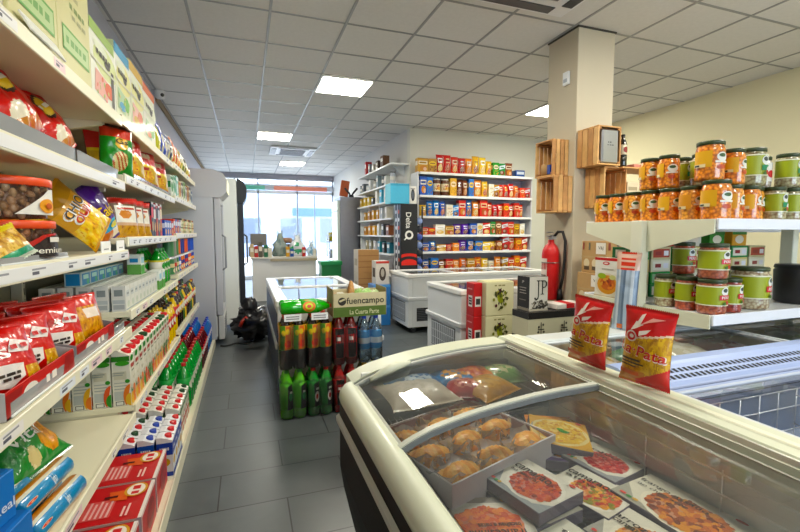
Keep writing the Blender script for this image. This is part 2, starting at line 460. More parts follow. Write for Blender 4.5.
def k_jar(r, h, fill, mat, lid, art, lab_z=(.2, .78), arc=.95, lidh=.017, name='preserve_jar', cat='jar', parts=True, liqtop=None, labc=None):
    """glass preserve jar: shouldered body full of food, twist lid, paper label round the front"""
    b = MB(); b.lathe([(0, .002), (r*.86, 0), (r*.98, .006), (r, .014), (r, h*.76), (r*.97, h*.82), (r*.9, h*.87), (r*.9, h-lidh)],
                      (lambda i, j: (liqtop if (liqtop and j >= 5) else fill)), mat, 22)
    lm = MB(); lm.lathe([(r*.9, h-lidh-.001), (r*.955, h-lidh), (r*.965, h-.004), (r*.93, h), (0, h-.0015)], lid, 'paint', 22, None, True)
    l = MB(); z0, z1 = h*lab_z[0], h*lab_z[1]; S = cyl_surf(r*1.004, z0, z1-z0, arc*2*PI)
    if labc: l.marks(S, [('r', -.5, 0, .5, 1, labc)], 'print', .0006)
    l.marks(S, art, 'print', .0012)
    if parts: return Kit(name, cat, [('glass_body', b), ('lid', lm), ('paper_label', l)], h)
    return Kit(name, cat, [(None, join(b, lm, l))], h)
def k_can(r, h, c, art=(), name='drink_can', cat='can'):
    m = MB(); m.lathe([(0, .002), (r*.8, 0), (r, h*.06)], '#c9ccd0', 'steel', 14); m.lathe([(r, h*.06), (r, h*.9)], c, 'print', 14)
    m.lathe([(r, h*.9), (r*.85, h*.985), (r*.83, h), (r*.78, h*.985), (0, h*.98)], '#c9ccd0', 'steel', 14)
    if art: m.marks(cyl_surf(r, h*.06, h*.84), art, 'print')
    return Kit(name, cat, [(None, m)], h)
# ================================================================== the room
CZ = 3.07
m = MB(); m.face([(-1.1, -3.6, 0), (5.6, -3.6, 0), (5.6, 13.4, 0), (-1.1, 13.4, 0)], '#555', 'floor'); struct('floor', m)
m = MB()
m.face([(-1.1, -3.6, CZ), (-1.1, 13.4, CZ), (5.6, 13.4, CZ), (5.6, -3.6, CZ)], '#dcdad8', 'card')
m.box(-1.1, -3.6, CZ+.01, 5.6, 13.4, CZ+.1, '#888', 'matte')
gx = [.22+.6*k for k in range(-2, 9)]; gy = [4.83+.6*k for k in range(-13, 15)]
for x in gx: m.box(x-.011, -3.5, CZ-.005, x+.011, 13.3, CZ-.0005, '#9a9b9d', 'paint', .0005)
for y in gy: m.box(-1.02, y-.011, CZ-.004, 5.45, y+.011, CZ-.0004, '#929394', 'paint', .0005)
struct('ceiling', m)
m = MB(); m.box(-1.14, -3.6, 0, -1.02, 13.4, CZ+.05, '#b9b9c6', 'matte', .001); struct('wall_left', m)
m = MB(); m.box(5.45, -3.6, 0, 5.57, 6.9, CZ+.05, '#e9e2bd', 'matte', .001); struct('wall_right', m)
m = MB(); m.box(2.57, 6.75, 0, 5.57, 6.87, CZ+.05, '#dcdcd2', 'matte', .001); struct('wall_rear', m)
m = MB(); m.box(2.57, 6.87, 0, 2.69, 13.4, CZ+.05, '#d6d6d4', 'matte', .001); struct('wall_side', m)
m = MB()
for a in ((-1.1, -3.6, 0, 5.6, -3.5, .7), (-1.1, -3.6, 2.6, 5.6, -3.5, CZ), (-1.1, -3.6, .7, 1.0, -3.5, 2.6), (4.9, -3.6, .7, 5.6, -3.5, 2.6)): m.box(*a, '#dddcd6', 'matte', .001)
struct('wall_back', m)
m = MB()
for x in (1.0, 2.92, 4.84): m.box(x, -3.58, .7, x+.06, -3.52, 2.6, '#e8e8e8', 'paint')
for z in (.7, 2.54): m.box(1.0, -3.58, z, 4.9, -3.52, z+.06, '#e8e8e8', 'paint')
o = struct('window_2', m); g = MB(); g.face([(1.05, -3.55, .75), (4.85, -3.55, .75), (4.85, -3.55, 2.55), (1.05, -3.55, 2.55)], '#fff', 'pane')
struct('window_pane', g, parent=o)
# far shop front
m = MB(); m.box(-1.1, 13.3, 2.93, 2.6, 13.42, CZ+.05, '#a9a6ae', 'matte', .001); struct('wall_front', m)
m = MB()
W = '#dfe3ea'
for x in (-1.0, -.3, .33, 1.44, 2.50): m.box(x+.01, 13.3, 0, x+.05, 13.36, 2.93, '#a4b0c4', 'paint')
m.box(1.97, 13.31, 0, 2.0, 13.36, 2.5, '#9fb4cc', 'paint')
for z, h in ((0, .1), (2.5, .09), (2.72, .05), (2.9, .04)): m.box(-1.02, 13.3, z, 2.56, 13.38, z+h, W, 'paint')
o = struct('window_1', m)
g = MB(); g.face([(-1, 13.34, .1), (2.5, 13.34, .1), (2.5, 13.34, 2.9), (-1, 13.34, 2.9)], '#fff', 'pane'); struct('window_pane', g, parent=o)
m = MB(); m.box(-1.0, 13.25, 2.6, .55, 13.3, 2.72, '#5fc0a4', 'paint'); m.box(.55, 13.25, 2.6, .8, 13.3, 2.72, '#b9bcc4', 'paint'); m.box(.8, 13.25, 2.6, 2.35, 13.3, 2.72, '#f08a6e', 'paint'); m.box(2.35, 13.25, 2.6, 2.56, 13.3, 2.72, '#c9ccd4', 'paint')
struct('trim_1', m)
m = MB(); m.box(-1.02, 6.2, 2.98, -.995, 13.3, CZ-.002, '#8a7558', 'matte'); struct('trim_2', m)
# outdoors beyond the shop front
m = MB(); m.box(-9, 13.5, -.12, 12, 40, -.02, '#cfcac4', 'matte'); struct('pavement', m)
m = MB(); m.box(-9, -14, -.12, 12, -3.7, -.02, '#cfcac4', 'matte'); struct('pavement', m)
b = MB(); b.box(-6, 26, -.02, 9, 30, 4.2, '#8c98b0', 'matte'); win = MB(); sg = MB()
for k in range(6): win.box(-5+2.3*k, 25.96, .8, -3.8+2.3*k, 26.02, 2.2, '#9fb6d2', 'pane')
sg.box(2.6, 25.9, 2.35, 6.2, 25.99, 2.8, '#3c5c94', 'paint')
build('building', 'building', 'pale building across the street, seen through the shop front glass', [('wall', b), ('window', win), ('sign_band', sg)])

# pillar
m = MB(); m.box(2.645, 3.01, 0, 3.035, 3.385, CZ-.012, '#c9bfa9', 'matte', .004); m.box(2.635, 3.0, CZ-.014, 3.045, 3.395, CZ-.001, '#4a463e', 'matte'); struct('pillar', m)
m = MB(); m.box(-.035, -.012, 0, .035, .012, .11, '#e9edf2', 'plastic', .004); m.box(-.022, -.015, .02, .022, -.011, .05, '#a9b2c0', 'plastic')
build('thermostat', 'control', 'small white room control box on the left face of the pillar', [('case', m)], (2.632, 3.13, 2.62), -PI/2)
for y in (1.88, 1.36):
    pass
# slotted wall rails
for k, y in enumerate((2.45, 1.62)):
    m = MB(); m.box(5.425, y-.013, .9, 5.449, y+.013, 2.25 if k == 0 else 2.3, '#9a9aa2', 'steel')
    for j in range(26): m.box(5.421, y-.005, .95+.05*j, 5.426, y+.005, .975+.05*j, '#3a3a3e', 'matte')
    struct('trim_%d' % (3+k), m)

# ceiling lamp panels
fr = MB()
for a in ((-.298, -.298, .298, -.278), (-.298, .278, .298, .298), (-.298, -.278, -.278, .278), (.278, -.278, .298, .278)): fr.box(a[0], a[1], -.014, a[2], a[3], -.001, '#eeeeea', 'paint', .001)
di = MB(); di.face([(-.278, -.278, -.008), (-.278, .278, -.008), (.278, .278, -.008), (.278, -.278, -.008)], '#fff', 'lamp')
lampk = Kit('ceiling_light', 'ceiling light', [('frame', fr), ('diffuser', di)])
for (i, j), lab in {(1, 0): 'square lit ceiling panel in front of the central freezer aisle, largest in view', (0, 5): 'lit ceiling panel just in front of the ceiling air conditioner', (1, 10): 'narrow-looking lit ceiling panel beyond the air conditioner, nearest the shop windows',
                    (6, 0): 'lit ceiling panel partly hidden behind the cream pillar', (1, -5): 'unseen ceiling panel added above the curved glass island freezer to light it', (5, -6): 'unseen ceiling panel added above the right-hand freezer to light the rack', (1, -10): 'lit ceiling panel behind the viewer near the back window', (6, -10): 'lit ceiling panel behind the viewer towards the right wall'}.items():  # the panels over both island freezers are unseen, added to brighten them
    put(lampk, lab, (.52+.6*i, 5.13+.6*j, CZ-.005))
# air conditioner
a = MB(); a.box(-.45, -.45, -.035, .45, .45, -.001, '#e6e6ea', 'plastic', .008)
gr = MB(); gr.box(-.25, -.25, -.045, .25, .25, -.034, '#c9c9d2', 'plastic')
for k in range(9): gr.box(-.24, -.24+.056*k, -.05, .24, -.215+.056*k, -.044, '#55555e', 'plastic')
ve = MB()
for r in range(4): ve.box(-.3, -.42, -.041, .3, -.33, -.034, '#2e2e36', 'plastic', .002, Matrix.Rotation(r*PI/2, 3, 'Z'))
ack = Kit('ceiling_air_conditioner', 'air conditioner', [('panel', a), ('intake_grille', gr), ('air_vent', ve)])
put(ack, 'square white air conditioner unit set in the ceiling before the windows', (.95, 9.4, CZ-.005))
put(ack, 'square air conditioner unit set in the ceiling at the top edge of the photo', (1.92, 2.45, CZ-.005))
a = MB(); a.lathe([(0, -.09), (.05, -.085), (.06, -.05), (.06, 0)], '#e2e2e4', 'plastic', 16); l = MB(); l.blob(.03, -.045, -.055, .022, .022, .022, '#101012', 'plastic', amp=0)
build('security_camera', 'camera', 'white security camera high on the left wall under the ceiling', [('housing', a), ('lens', l)], (-.94, 6.05, CZ-.004))

# ================================================================== lights, camera, world
w = bpy.data.worlds.new('sky'); SC.world = w; w.use_nodes = True; nt = w.node_tree; nt.nodes.clear()
o = nt.nodes.new('ShaderNodeOutputWorld'); bg = nt.nodes.new('ShaderNodeBackground'); bg.inputs[0].default_value = (.74, .87, 1, 1); bg.inputs[1].default_value = 6.8
nt.links.new(bg.outputs[0], o.inputs[0])
def portal(loc, rot, sx, sy):
    l = bpy.data.lights.new('window_daylight', 'AREA'); l.shape = 'RECTANGLE'; l.size = sx; l.size_y = sy; l.cycles.is_portal = True
    ob = link('window_daylight', l); ob.location = loc; ob.rotation_euler = rot
portal((.75, 13.45, 1.5), (-PI/2, 0, 0), 3.6, 2.9)
portal((2.95, -3.62, 1.65), (PI/2, 0, 0), 3.9, 1.9)
cd = bpy.data.cameras.new('camera'); cam = link('camera', cd)
cd.sensor_width = 36; cd.lens = 432/800*36; cd.clip_start = .05
cam.location = (0, 0, 1.35)
pitch = math.atan(33/432); yaw = math.radians(19.567)
cam.rotation_euler = (PI/2-pitch, 0, -yaw)
SC.camera = cam
SC.view_settings.view_transform = 'Standard'; SC.view_settings.look = 'None'; SC.view_settings.gamma = 1; SC.view_settings.exposure = .28
cy = SC.cycles; cy.use_denoising = True; cy.max_bounces = 10; cy.diffuse_bounces = 5; cy.glossy_bounces = 4; cy.transparent_max_bounces = 24; cy.transmission_bounces = 4
cy.caustics_reflective = False; cy.caustics_refractive = False; cy.sample_clamp_indirect = 6
# ================================================================== left-hand shelving
BAYS = [(.55, 2.42), (2.42, 3.97), (3.97, 5.55)]
DECK = {1: (1.895, 1.91, 1.925), 2: (1.59, 1.63, 1.655), 3: (1.265, 1.325, 1.345), 4: (.89, .965, 1.0), 5: (.455, .49, .53)}
CR = '#e4dfc4'
for b, (y0, y1) in enumerate(BAYS):
    parts = []
    bp = MB(); bp.box(-1.015, y0+.01, .0, -1.0, y1-.01, 2.32, '#77735f', 'paint'); parts.append(('back_panel', bp))  # panel colour darkened to stand in for shade inside the shelves
    for y in ((y0+.015, y1-.015) if b == 0 else (y1-.015,)):
        u = MB(); u.box(-1.0, y-.014, 0, -.955, y+.014, 2.32, '#b9b6a4', 'paint')
        for k in range(44): u.box(-.9552, y-.004, .12+.05*k, -.9545, y+.004, .15+.05*k, '#333', 'matte', .0001)
        parts.append(('upright', u))
    base = MB(); base.box(-.998, y0+.002, 0, -.385, y1-.002, .075, CR, 'paint'); base.box(-.386, y0+.002, .0, -.378, y1-.002, .085, CR, 'paint'); parts.append(('base_deck', base))
    for s in range(1, 6):
        z = DECK[s][b]; sh = MB()
        sh.box(-.998, y0+.004, z-.028, -.55, y1-.004, z, CR, 'paint')
        for y in (y0+.02, y1-.02): sh.extrude([(-.95, z-.028), (-.62, z-.028), (-.62, z-.045), (-.95, z-.12)], 'y', y-.012, y+.012, CR, 'paint')
        rail = MB(); rail.box(-.551, y0+.004, z-.042, -.54, y1-.004, z+.006, '#ece7cd', 'paint')
        if s in (2, 3): rail.box(-.5405, y0+.02, z-.036, -.538, y1-.02, z-.002, '#e9e9ea', 'plastic')
        rs = plane_surf((-.5385 if s in (2, 3) else -.5398, (y0+y1)/2, z-.036), (0, 1, 0), (0, 0, 1), y1-y0-.06, .034); rr = random.Random(b*7+s)
        u = -.46
        while u < .44:
            wd = rr.uniform(.03, .09)
            if rr.random() < (.75 if s > 1 else .25):
                c = rr.choice(['#f4f4f4', '#f6f2ee', '#eef2f8', '#f4f4f4', '#f2d8dc'])
                rail.marks(rs, [('r', u, .08, u+wd, .92, c), ('r', u+.008, .6, u+wd*.8, .75, '#9a9aa0'), ('r', u+.008, .25, u+wd*.45, .5, '#5a5a66')], 'print', .0004)
            u += wd+rr.uniform(.01, .08)
        parts.append(('shelf', sh, [('price_rail', rail)]))
    lab = ['nearest bay of the cream left-hand shelving, holding nuts and snack bags', 'middle bay of the cream left-hand shelving, holding rows of juice cartons', 'farthest bay of the cream left-hand shelving, next to the upright cooler'][b]
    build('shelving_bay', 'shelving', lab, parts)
LF = PI/2          # rotation that turns a pack's front towards the aisle
def dk(s, y):
    for b, (y0, y1) in enumerate(BAYS):
        if y0 <= y < y1: return DECK[s][b]+.0012
    return DECK[s][2]+.0012

# ---- top shelf: two big cream cartons, cereal packs, coloured bags
GR = '#6fa860'
def cream_art(red):
    a = [('k', .0, .72, .34, .05, '#b8b48c'), ('k', .12, .62, .5, .055, '#8a9a66'), ('k', .15, .54, .45, .045, '#a7a884'),
         ('r', -.38, .2, .42, .4, GR), ('r', -.36, .22, .4, .38, '#bcd2a0'), ('k', .02, .3, .62, .07, '#7da96a')]
    if red: a += [('p', [(-.2, .97), (.25, .97), (.32, .88), (-.12, .88)], '#d64a3c'), ('k', .05, .925, .25, .045, '#f6e8d8')]
    return a
for k, y in enumerate((1.61, 1.94)):
    kit = k_box('cereal_carton', 'carton', .325, .3, .42, '#d9d5a8', {'f': cream_art(k), 'l': [('r', -.3, .2, .3, .4, GR)]})
    put(kit, ['big cream carton with a green panel, at the near end of the top shelf', 'big cream carton with a red flash beside the white cereal packs, top shelf'][k], (-.72, y, dk(1, y)), LF, 'cream cartons on the top shelf')
kit = k_box('cereal_carton', 'carton', .3, .3, .34, '#8c2430', {'f': [('r', -.5, 0, .5, .25, '#d8d2c4')]})
put(kit, 'dark red carton nearest the viewer, beside the cream cartons on the top shelf', (-.73, 1.335, dk(1, 1.3)), LF)
def cereal_art(i):
    c1 = ['#9db86a', '#5aa0c8', '#e08a4c', '#c8d07a', '#d8b04c', '#e0805a'][i % 6]; c2 = ['#e07a60', '#78b45a', '#d8622e', '#8fbf6a'][i % 4]
    return [('p', [(-.5, 0), (.5, 0), (.5, .5), (-.5, .5)], ['#eef0e4', '#e4e8cc', '#eceadc'][i % 3]), ('e', .1, .62, .5, .2, ['#d8e0a8', '#e8e4a4', '#e4ead0'][i % 3]), ('r', -.5, .86, .5, 1, c1), ('e', -.1, .75, .28, .06, '#e6ecd6'), ('e', .15, .62, .12, .05, '#2c2620'), ('p', [(-.4, .16), (.1, .13), (.15, .4), (-.35, .44)], mixc(c2, '#fff', .35)), ('e', .2, .3, .2, .1, c2), ('r', .3, .05, .42, .6, '#3a3a34') if i % 3 == 0 else ('e', -.1, .22, .2, .06, c1), ('s', -.45, .08, .45, .45, [c2, '#d8c486', '#9fc070'], 14, .011),
            ('r', -.5, .52, .5, .55, '#dcdccc'), ('k', 0, .67, .6, .08, '#3c3a34')]
y = 2.135
CE = [(.36, .34, 0), (.29, .37, 1), (.33, .39, 4), (.36, .38, 5)]
looks = ['with a green top', 'with a blue top', 'with a lime top', 'with an orange top', 'with a mustard top', 'with a salmon top', 'with a second blue top', 'with a faded green top']
for i, (wd, ht, ci) in enumerate(CE):
    put(k_box('cereal_box', 'cereal box', wd-.008, .09, ht, '#eef0e6', {'f': cereal_art(ci), 'l': [('r', -.5, .86, .5, 1, '#cfd8b0'), ('s', -.4, .1, .4, .7, ['#9cb878', '#e0a080'], 10, .01)]}),
        'white cereal box %s, %s beyond the cream cartons on the top shelf' % (looks[i], nth(i)), (-.625, y+wd/2, dk(1, y+wd/2)), LF, 'cereal boxes on the top shelf')
    y += wd
cols = [('#c8c83c', 'yellow-green'), ('#2c48b4', 'royal blue'), ('#3456c0', 'blue'), ('#8c90a8', 'silver grey'), ('#22325c', 'navy'), ('#e0662c', 'orange'), ('#d85428', 'red-orange'), ('#e88a3c', 'pale orange'), ('#b8a83c', 'mustard'), ('#6a7c34', 'olive'), ('#3c3a34', 'black'), ('#c8b448', 'gold'), ('#e06a34', 'bright orange')]
y = 3.62
for i, (c, n) in enumerate(cols):
    ht = [.24, .28, .25, .24, .25, .27, .25, .23, .25, .23, .24, .2, .17][i]
    def cf(u, v, c=c): return '#e8e2d0' if (abs(u) < .55 and .45 < v < .66) else (mixc(c, '#fff2a0', .6) if (u*u*2+(v-.28)**2*14) < .5 else c)
    put(k_bag('pasta_bag', 'bag', .145, ht, .09, cf, seed=i), '%s bag standing on the top shelf, %s beyond the white cereal boxes' % (n, nth(i)), (-.62, y, dk(1, y)), LF, 'bags on the far top shelf')
    y += .15

# ---- second shelf: red crisps, green bag, red and yellow bags, small packs
def fence(y0, y1, z, h, tint, label):
    f = MB(); f.box(-.562, y0, z, -.559, y1, z+h, '#fff', 'frost', .0005); f.box(-.565, y0, z, -.556, y1, z+.008, tint, 'plastic')
    return build('shelf_divider', 'shelf divider', label, [('strip', f)])
fence(1.2, 1.84, dk(2, 1.3), .055, '#d8dae0', 'low clear plastic stop in front of the red crisp bags, nearer piece')
fence(1.86, 2.38, dk(2, 2), .055, '#e8b8c4', 'low pinkish plastic stop in front of the red crisp bags, farther piece')
def red_crisps(u, v):
    if v > .93 or v < .05: return '#b81818'
    if (u-.1)**2*1.4+(v-.66)**2*9 < .26: return '#2a1a14' if (u-.1)**2*1.4+(v-.66)**2*9 > .16 else '#e8c870'
    if (u+.2)**2+(v-.26)**2*8 < .18: return '#f0ead8' if v > .22 else '#c8843c'
    if v < .22 and u > .1: return '#d8742c'
    if u < -.8 : return '#c9c4bc'
    return '#d81e1c'
rc = k_bag('crisp_bag', 'crisp bag', .24, .27, .11, red_crisps, [('k', .05, .67, .42, .07, '#f4efe0')], '#b0b0b4', 3, fine=1.5)
for i, (y, x, ry, rz) in enumerate(((1.45, -.68, -.5, -.25), (1.76, -.66, -.45, -.3), (2.07, -.655, -.55, -.25), (1.86, -.84, -.4, -.2), (2.28, -.76, -.45, -.3))):
    o = put(rc, 'red crisp bag slumped behind the plastic stop, ' + ['nearest of the front row', 'second of the front row', 'last of the front row', 'behind the front row, nearer', 'behind the front row, beside the green bag'][i], (x, y, dk(2, y)+.016), 0, 'red crisp bags on the second shelf')
    o.rotation_euler = (Matrix.Rotation(LF+rz, 3, 'Z') @ Matrix.Rotation(-.4, 3, 'X') @ Matrix.Rotation(ry, 3, 'Y')).to_euler()
    o.location.z += .05
def green_crisps(u, v):
    if v > .94 or v < .04: return '#2a2420'
    if v > .68: return '#c8301c' if v < .86 else '#3a2a20'
    if (u)**2*1.5+(v-.6)**2*14 < .24: return '#e8b428'
    if (u+.1)**2+(v-.25)**2*7 < .22: return '#b85a2a' if int(u*9+v*14) % 2 else '#d8d0a0'
    return '#2f8a34'
put(k_bag('crisp_bag', 'crisp bag', .175, .265, .1, green_crisps, [('t', 'Gs', 0, .62, .38, .1, '#1a1a16')], '#9a9a9a', 9, fine=1.5), 'green crisp bag with a red band and round yellow emblem', (-.6, 2.53, dk(2, 2.5)+.003), 0, rot=(-.05, .06, LF-.75))
def fiesta(u, v):
    if v > .95 or v < .04: return '#d8d0c0'
    if v > .5: return '#cc1f1f' if not (abs(u) < .5 and .62 < v < .68) else '#f0c8b0'
    if v > .44: return '#f0d860'
    if (u)**2+(v-.22)**2*8 < .3: return blot(u, v*1.5, 7, ['#d87020', '#e8a42c', '#f0c860', '#c85a1c'], 3)
    return '#d8b028' if v > .12 else '#a81a1a'
fk = k_bag('snack_bag', 'snack bag', .42, .31, .13, fiesta, [('k', .05, .7, .5, .1, '#f6ead0'), ('k', 0, .4, .3, .07, '#b01818')], '#c04030', 5)
for i, y in enumerate((2.84, 3.26, 3.68)): put(fk, ['wide red and yellow snack bag next to the green crisp bag', 'wide red and yellow snack bag, second beyond the green crisp bag', 'wide red and yellow snack bag, third beyond the green crisp bag'][i], (-.66, y, dk(2, y)+.006), LF, 'red and yellow snack bags', rot=(-.12, 0, LF-.5))
fence(2.7, 3.9, dk(2, 3), .035, '#e8e8ea', 'long white plastic stop in front of the red and yellow snack bags')
sm = [('#dfe6da', '#3c8a4a', 'white and green'), ('#cfe0d0', '#2c9a6a', 'pale green'), ('#8cc8c0', '#e8f0f0', 'turquoise'), ('#d8c890', '#c86a2c', 'tan and orange'), ('#e8e4d8', '#2c2c30', 'white and black'), ('#c4d0b0', '#5a8a3c', 'sage'), ('#e4e4e4', '#888', 'light grey'), ('#d8b070', '#a04a2a', 'amber'), ('#e8ead8', '#484848', 'cream and charcoal'), ('#c8ccd0', '#30507c', 'silver and blue')]
y = 4.06
for i, (c, c2, n) in enumerate(sm):
    kit = k_box('snack_box', 'box', .13, .1, .17+.015*(i % 3), c, {'f': [('e', 0, .45, .36, .24, c2), ('r', -.5, .8, .5, .95, c2), ('r', -.3, .1, .3, .18, '#f4f4f0')], 'l': [('r', -.5, .4, .5, .7, c2)]})
    put(kit, '%s snack packet on the second shelf, %s beyond the red and yellow bags' % (n, nth(i)), (-.62, y, dk(2, y)), LF, 'small packets on the far second shelf'); y += .152

# ---- third shelf: nut tubs, corn snacks, purple bag, peelings packs, tea boxes
def k_tub(lab2):
    b = MB(); b.lathe([(0, .004), (.07, .002), (.082, .09), (0, .092)], '#8a5a34', 'food', 16); rr = random.Random(3 if lab2 == 'egg' else 8)
    for j in range(5):
        for k in range(17):
            a = 2*PI*(k+.5*(j % 2)+rr.uniform(-.2, .2))/17; z = .012+.019*j; q = .079+.01*z/.1
            b.blob(q*math.sin(a), -q*math.cos(a), z+rr.uniform(-.004, .004), rr.uniform(.008, .012), rr.uniform(.009, .013), rr.uniform(.008, .015), rr.choice(['#d8a878', '#b8804c', '#e8c090', '#8a5a34', '#c89060'] if lab2 == 'egg' else ['#c87840', '#a8602c', '#d89860', '#8a4a24']), 'food', 8, 5, .3, 2, k+j)
    b2 = MB(); b2.lathe([(.0915, .004), (.1022, .1)], '#fff', 'shrink', 26)
    l = MB(); l.lathe([(.1035, .094), (.107, .096), (.107, .114), (.104, .118), (.09, .118), (.088, .113), (0, .113)], '#f0501c', 'plastic', 26)
    s = MB(); S = cyl_surf(.098, .008, .086, .45*2*PI)
    if lab2 == 'egg':
        s.marks(S, [('p', [(-.1, .06), (.34, .06), (.38, .95), (.24, .92)], '#f2eee6'), ('e', .2, .36, .1, .24, '#f0a01c'), ('e', .2, .36, .04, .1, '#c85a14')], 'print', .007)
    else:
        s.marks(S, [('p', [(-.3, .05), (.4, .05), (.4, .88), (.12, .8)], '#c8281e'), ('p', [(-.16, .05), (.4, .05), (.4, .84), (.14, .72)], '#241c1c'), ('r', .16, .55, .34, .72, '#e8e2d8'), ('t', 'Premium', .14, .28, .42, .2, '#f0ece0')], 'print', .007)
    return Kit('nut_tub', 'tub', [('nut_filling', b), ('clear_tub', b2), ('lid', l), ('label', s)], .118)
z3 = dk(3, 1.5)
put(k_tub('dark'), 'lower nut tub with an orange lid and a dark script label', (-.648, 1.57, z3+.002), LF-.75, 'nut tubs with orange lids')
put(k_tub('egg'), 'upper nut tub with an orange lid and a round yellow emblem on white', (-.65, 1.565, z3+.123), LF-.75, 'nut tubs with orange lids')
def nutbag(u, v):
    if v < .28: return '#3c9a74' if v > .1 else '#d8e0d0'
    if v > .85: return '#e8d870'
    return blot(u, v, 6, ['#a8783c', '#c89a4c', '#e8c880', '#d8b060'], 2)
put(k_bag('nut_bag', 'nut bag', .17, .095, .045, nutbag, seed=2), 'small bag of mixed nuts with a green base, leaning on the lower nut tub', (-.565, 1.395, z3+.008), LF, rot=(-.5, -.3, LF-.2))
fence(1.3, 1.72, z3, .022, '#dfe4e8', 'low clear plastic stop in front of the nut tubs')
def corn(u, v):
    if v > .95 or v < .04: return '#d89a28'
    if v < .46 : return blot(u, v*1.6, 5, ['#c88420', '#f0b43c', '#f8d468', '#fae08c', '#e8a430'], 4)
    if v < .52 and u > -.1: return '#d8301e'
    if v > .78: return '#c08c2c'
    return '#dca23a'
ck = k_bag('corn_snack_bag', 'snack bag', .18, .27, .085, corn, [('t', 'CHIO', -.02, .66, .78, .15, '#f4f4f2'), ('t', 'CHIO', 0, .665, .7, .125, '#22222c'), ('t', 'OUII', -.06, .53, .6, .13, '#f4f4f2'), ('t', 'OUII', -.05, .532, .52, .1, '#c8201c')], '#c8a050', 6, fine=1.7)
def lean(o, tilt, roll, turn=0): o.rotation_euler = (Matrix.Rotation(LF+turn, 3, 'Z') @ Matrix.Rotation(roll, 3, 'Y') @ Matrix.Rotation(tilt, 3, 'X')).to_euler()
o = put(ck, 'golden corn snack bag slumped sideways with bold lettering, in front', (-.57, 2.16, z3+.072), 0, 'golden corn snack bags'); lean(o, -.3, -.9, -.3)
o = put(ck, 'golden corn snack bag half hidden beside the lower nut tub', (-.72, 1.95, z3+.07), 0, 'golden corn snack bags'); lean(o, -.25, -.7, -.3)
def purple(u, v):
    if v > .95 or v < .04: return '#3c1a70'
    if v > .72: return '#5a2aa0'
    if v < .2: return '#e8dcc8' if u > 0 else '#c8784c'
    if v < .34: return '#2c9ac8'
    if v < .38: return '#70c8e0'
    return '#4a2090' if u < .4 else '#6a34b0'
o = put(k_bag('tortilla_snack_bag', 'snack bag', .17, .29, .08, purple, [('t', 'Takis', .0, .53, .85, .2, '#3a1a10'), ('t', 'Takis', .01, .535, .78, .17, '#f0c830'), ('e', .1, .28, .2, .05, '#e8d840')], '#6a6a80', 8, fine=1.6), 'purple snack bag with yellow lettering, leaning beside the corn snack bag', (-.615, 2.44, z3+.045), 0); lean(o, -.12, -.42, -.25)
m = MB(); m.box(-.062, -.002, 0, .062, .002, .05, '#f2f2f0', 'card'); m.box(-.03, -.0025, .015, .03, -.0019, .02, '#999', 'card')
tk = Kit('price_card', 'price card', [(None, m)])
put(tk, 'white price card standing under the golden corn snack bag', (-.545, 2.08, dk(3, 2)), LF); put(tk, 'white price card standing under the purple snack bag', (-.545, 2.3, dk(3, 2)), LF)
m = MB(); m.box(-.12, -.003, 0, .12, .003, .055, '#f6f6f4', 'plastic', .001, Matrix.Rotation(-.5, 3, 'X'))
put(Kit('price_card', 'price card', [(None, m)]), 'blank white card under the big cream cartons on the top shelf edge', (-.534, 1.6, dk(1, 1)+.004), LF)
def clearpk(i):
    def cf(u, v):
        if v > .9: return '#d0261e'
        if v > .84: return '#b01a18'
        if .38 < v < .8 and abs(u) < .75: return '#f0ece2' if (u+.1)**2*2+(v-.58)**2*30 > .35 else '#d89868'
        if v < .3: return blot(u, v, 8, ['#a8682c', '#c8963c', '#d8a850'], 5)
        return '#d8b8a0' if v < .38 else '#6a4a34'
    return cf
pk1 = k_bag('pork_scratching_bag', 'snack bag', .17, .21, .06, clearpk(0), [('r', -.3, .7, .3, .75, '#b83a28')], '#a07040', 4)
for i, y in enumerate((2.68, 2.85, 3.02)): put(pk1, 'clear snack packet with a red header, %s beyond the purple bag' % nth(i), (-.61, y, dk(3, y)), LF, 'clear packets with red headers', rot=(-.06, 0, LF-.7))
bk = [('#1c1c20', '#d8322c', 'black and red'), ('#24242a', '#e0dcd0', 'black and white'), ('#b82420', '#1c1c1c', 'red and black'), ('#2a3444', '#cfd4da', 'slate'), ('#c83a24', '#f0e0c0', 'red')]
for i, (c, c2, n) in enumerate(bk):
    y = 3.2+.075*i
    put(k_box('coffee_packet', 'packet', .066, .12, .225-.012*(i % 2), c, {'f': [('r', -.5, .55, .5, .85, c2), ('e', 0, .3, .3, .15, '#c8a46a'), ('r', -.5, .93, .5, 1, '#d0cec8')], 'l': [('r', -.5, .2, .5, .6, c2)]}), '%s slim coffee packet, %s of the tall row on the third shelf' % (n, nth(i)), (-.63, y, dk(3, y)), LF, 'slim packets on the third shelf')
y = 3.62
tb = [('#3c5cb4', 'blue'), ('#4a70c8', 'lighter blue'), ('#5878c0', 'grey-blue'), ('#c83838', 'red'), ('#d85a4c', 'coral'), ('#4868b8', 'dusty blue'), ('#b8404c', 'crimson'), ('#7c88b0', 'pale violet')]
for i, (c, n) in enumerate(tb):
    put(k_box('tea_box', 'box', .095, .1, .12, c, {'f': [('r', -.4, .55, .4, .85, '#dfe4f0'), ('e', 0, .28, .3, .17, '#e0b080')], 'l': [('r', -.5, .5, .5, .8, '#dfe4f0')], 't': [('r', -.4, -.0, .4, 1, mixc(c, '#fff', .3))]}), '%s tea box on the third shelf, %s past the slim coffee packets' % (n, nth(i)), (-.61, y, dk(3, y)), LF, 'tea boxes on the third shelf'); y += .105
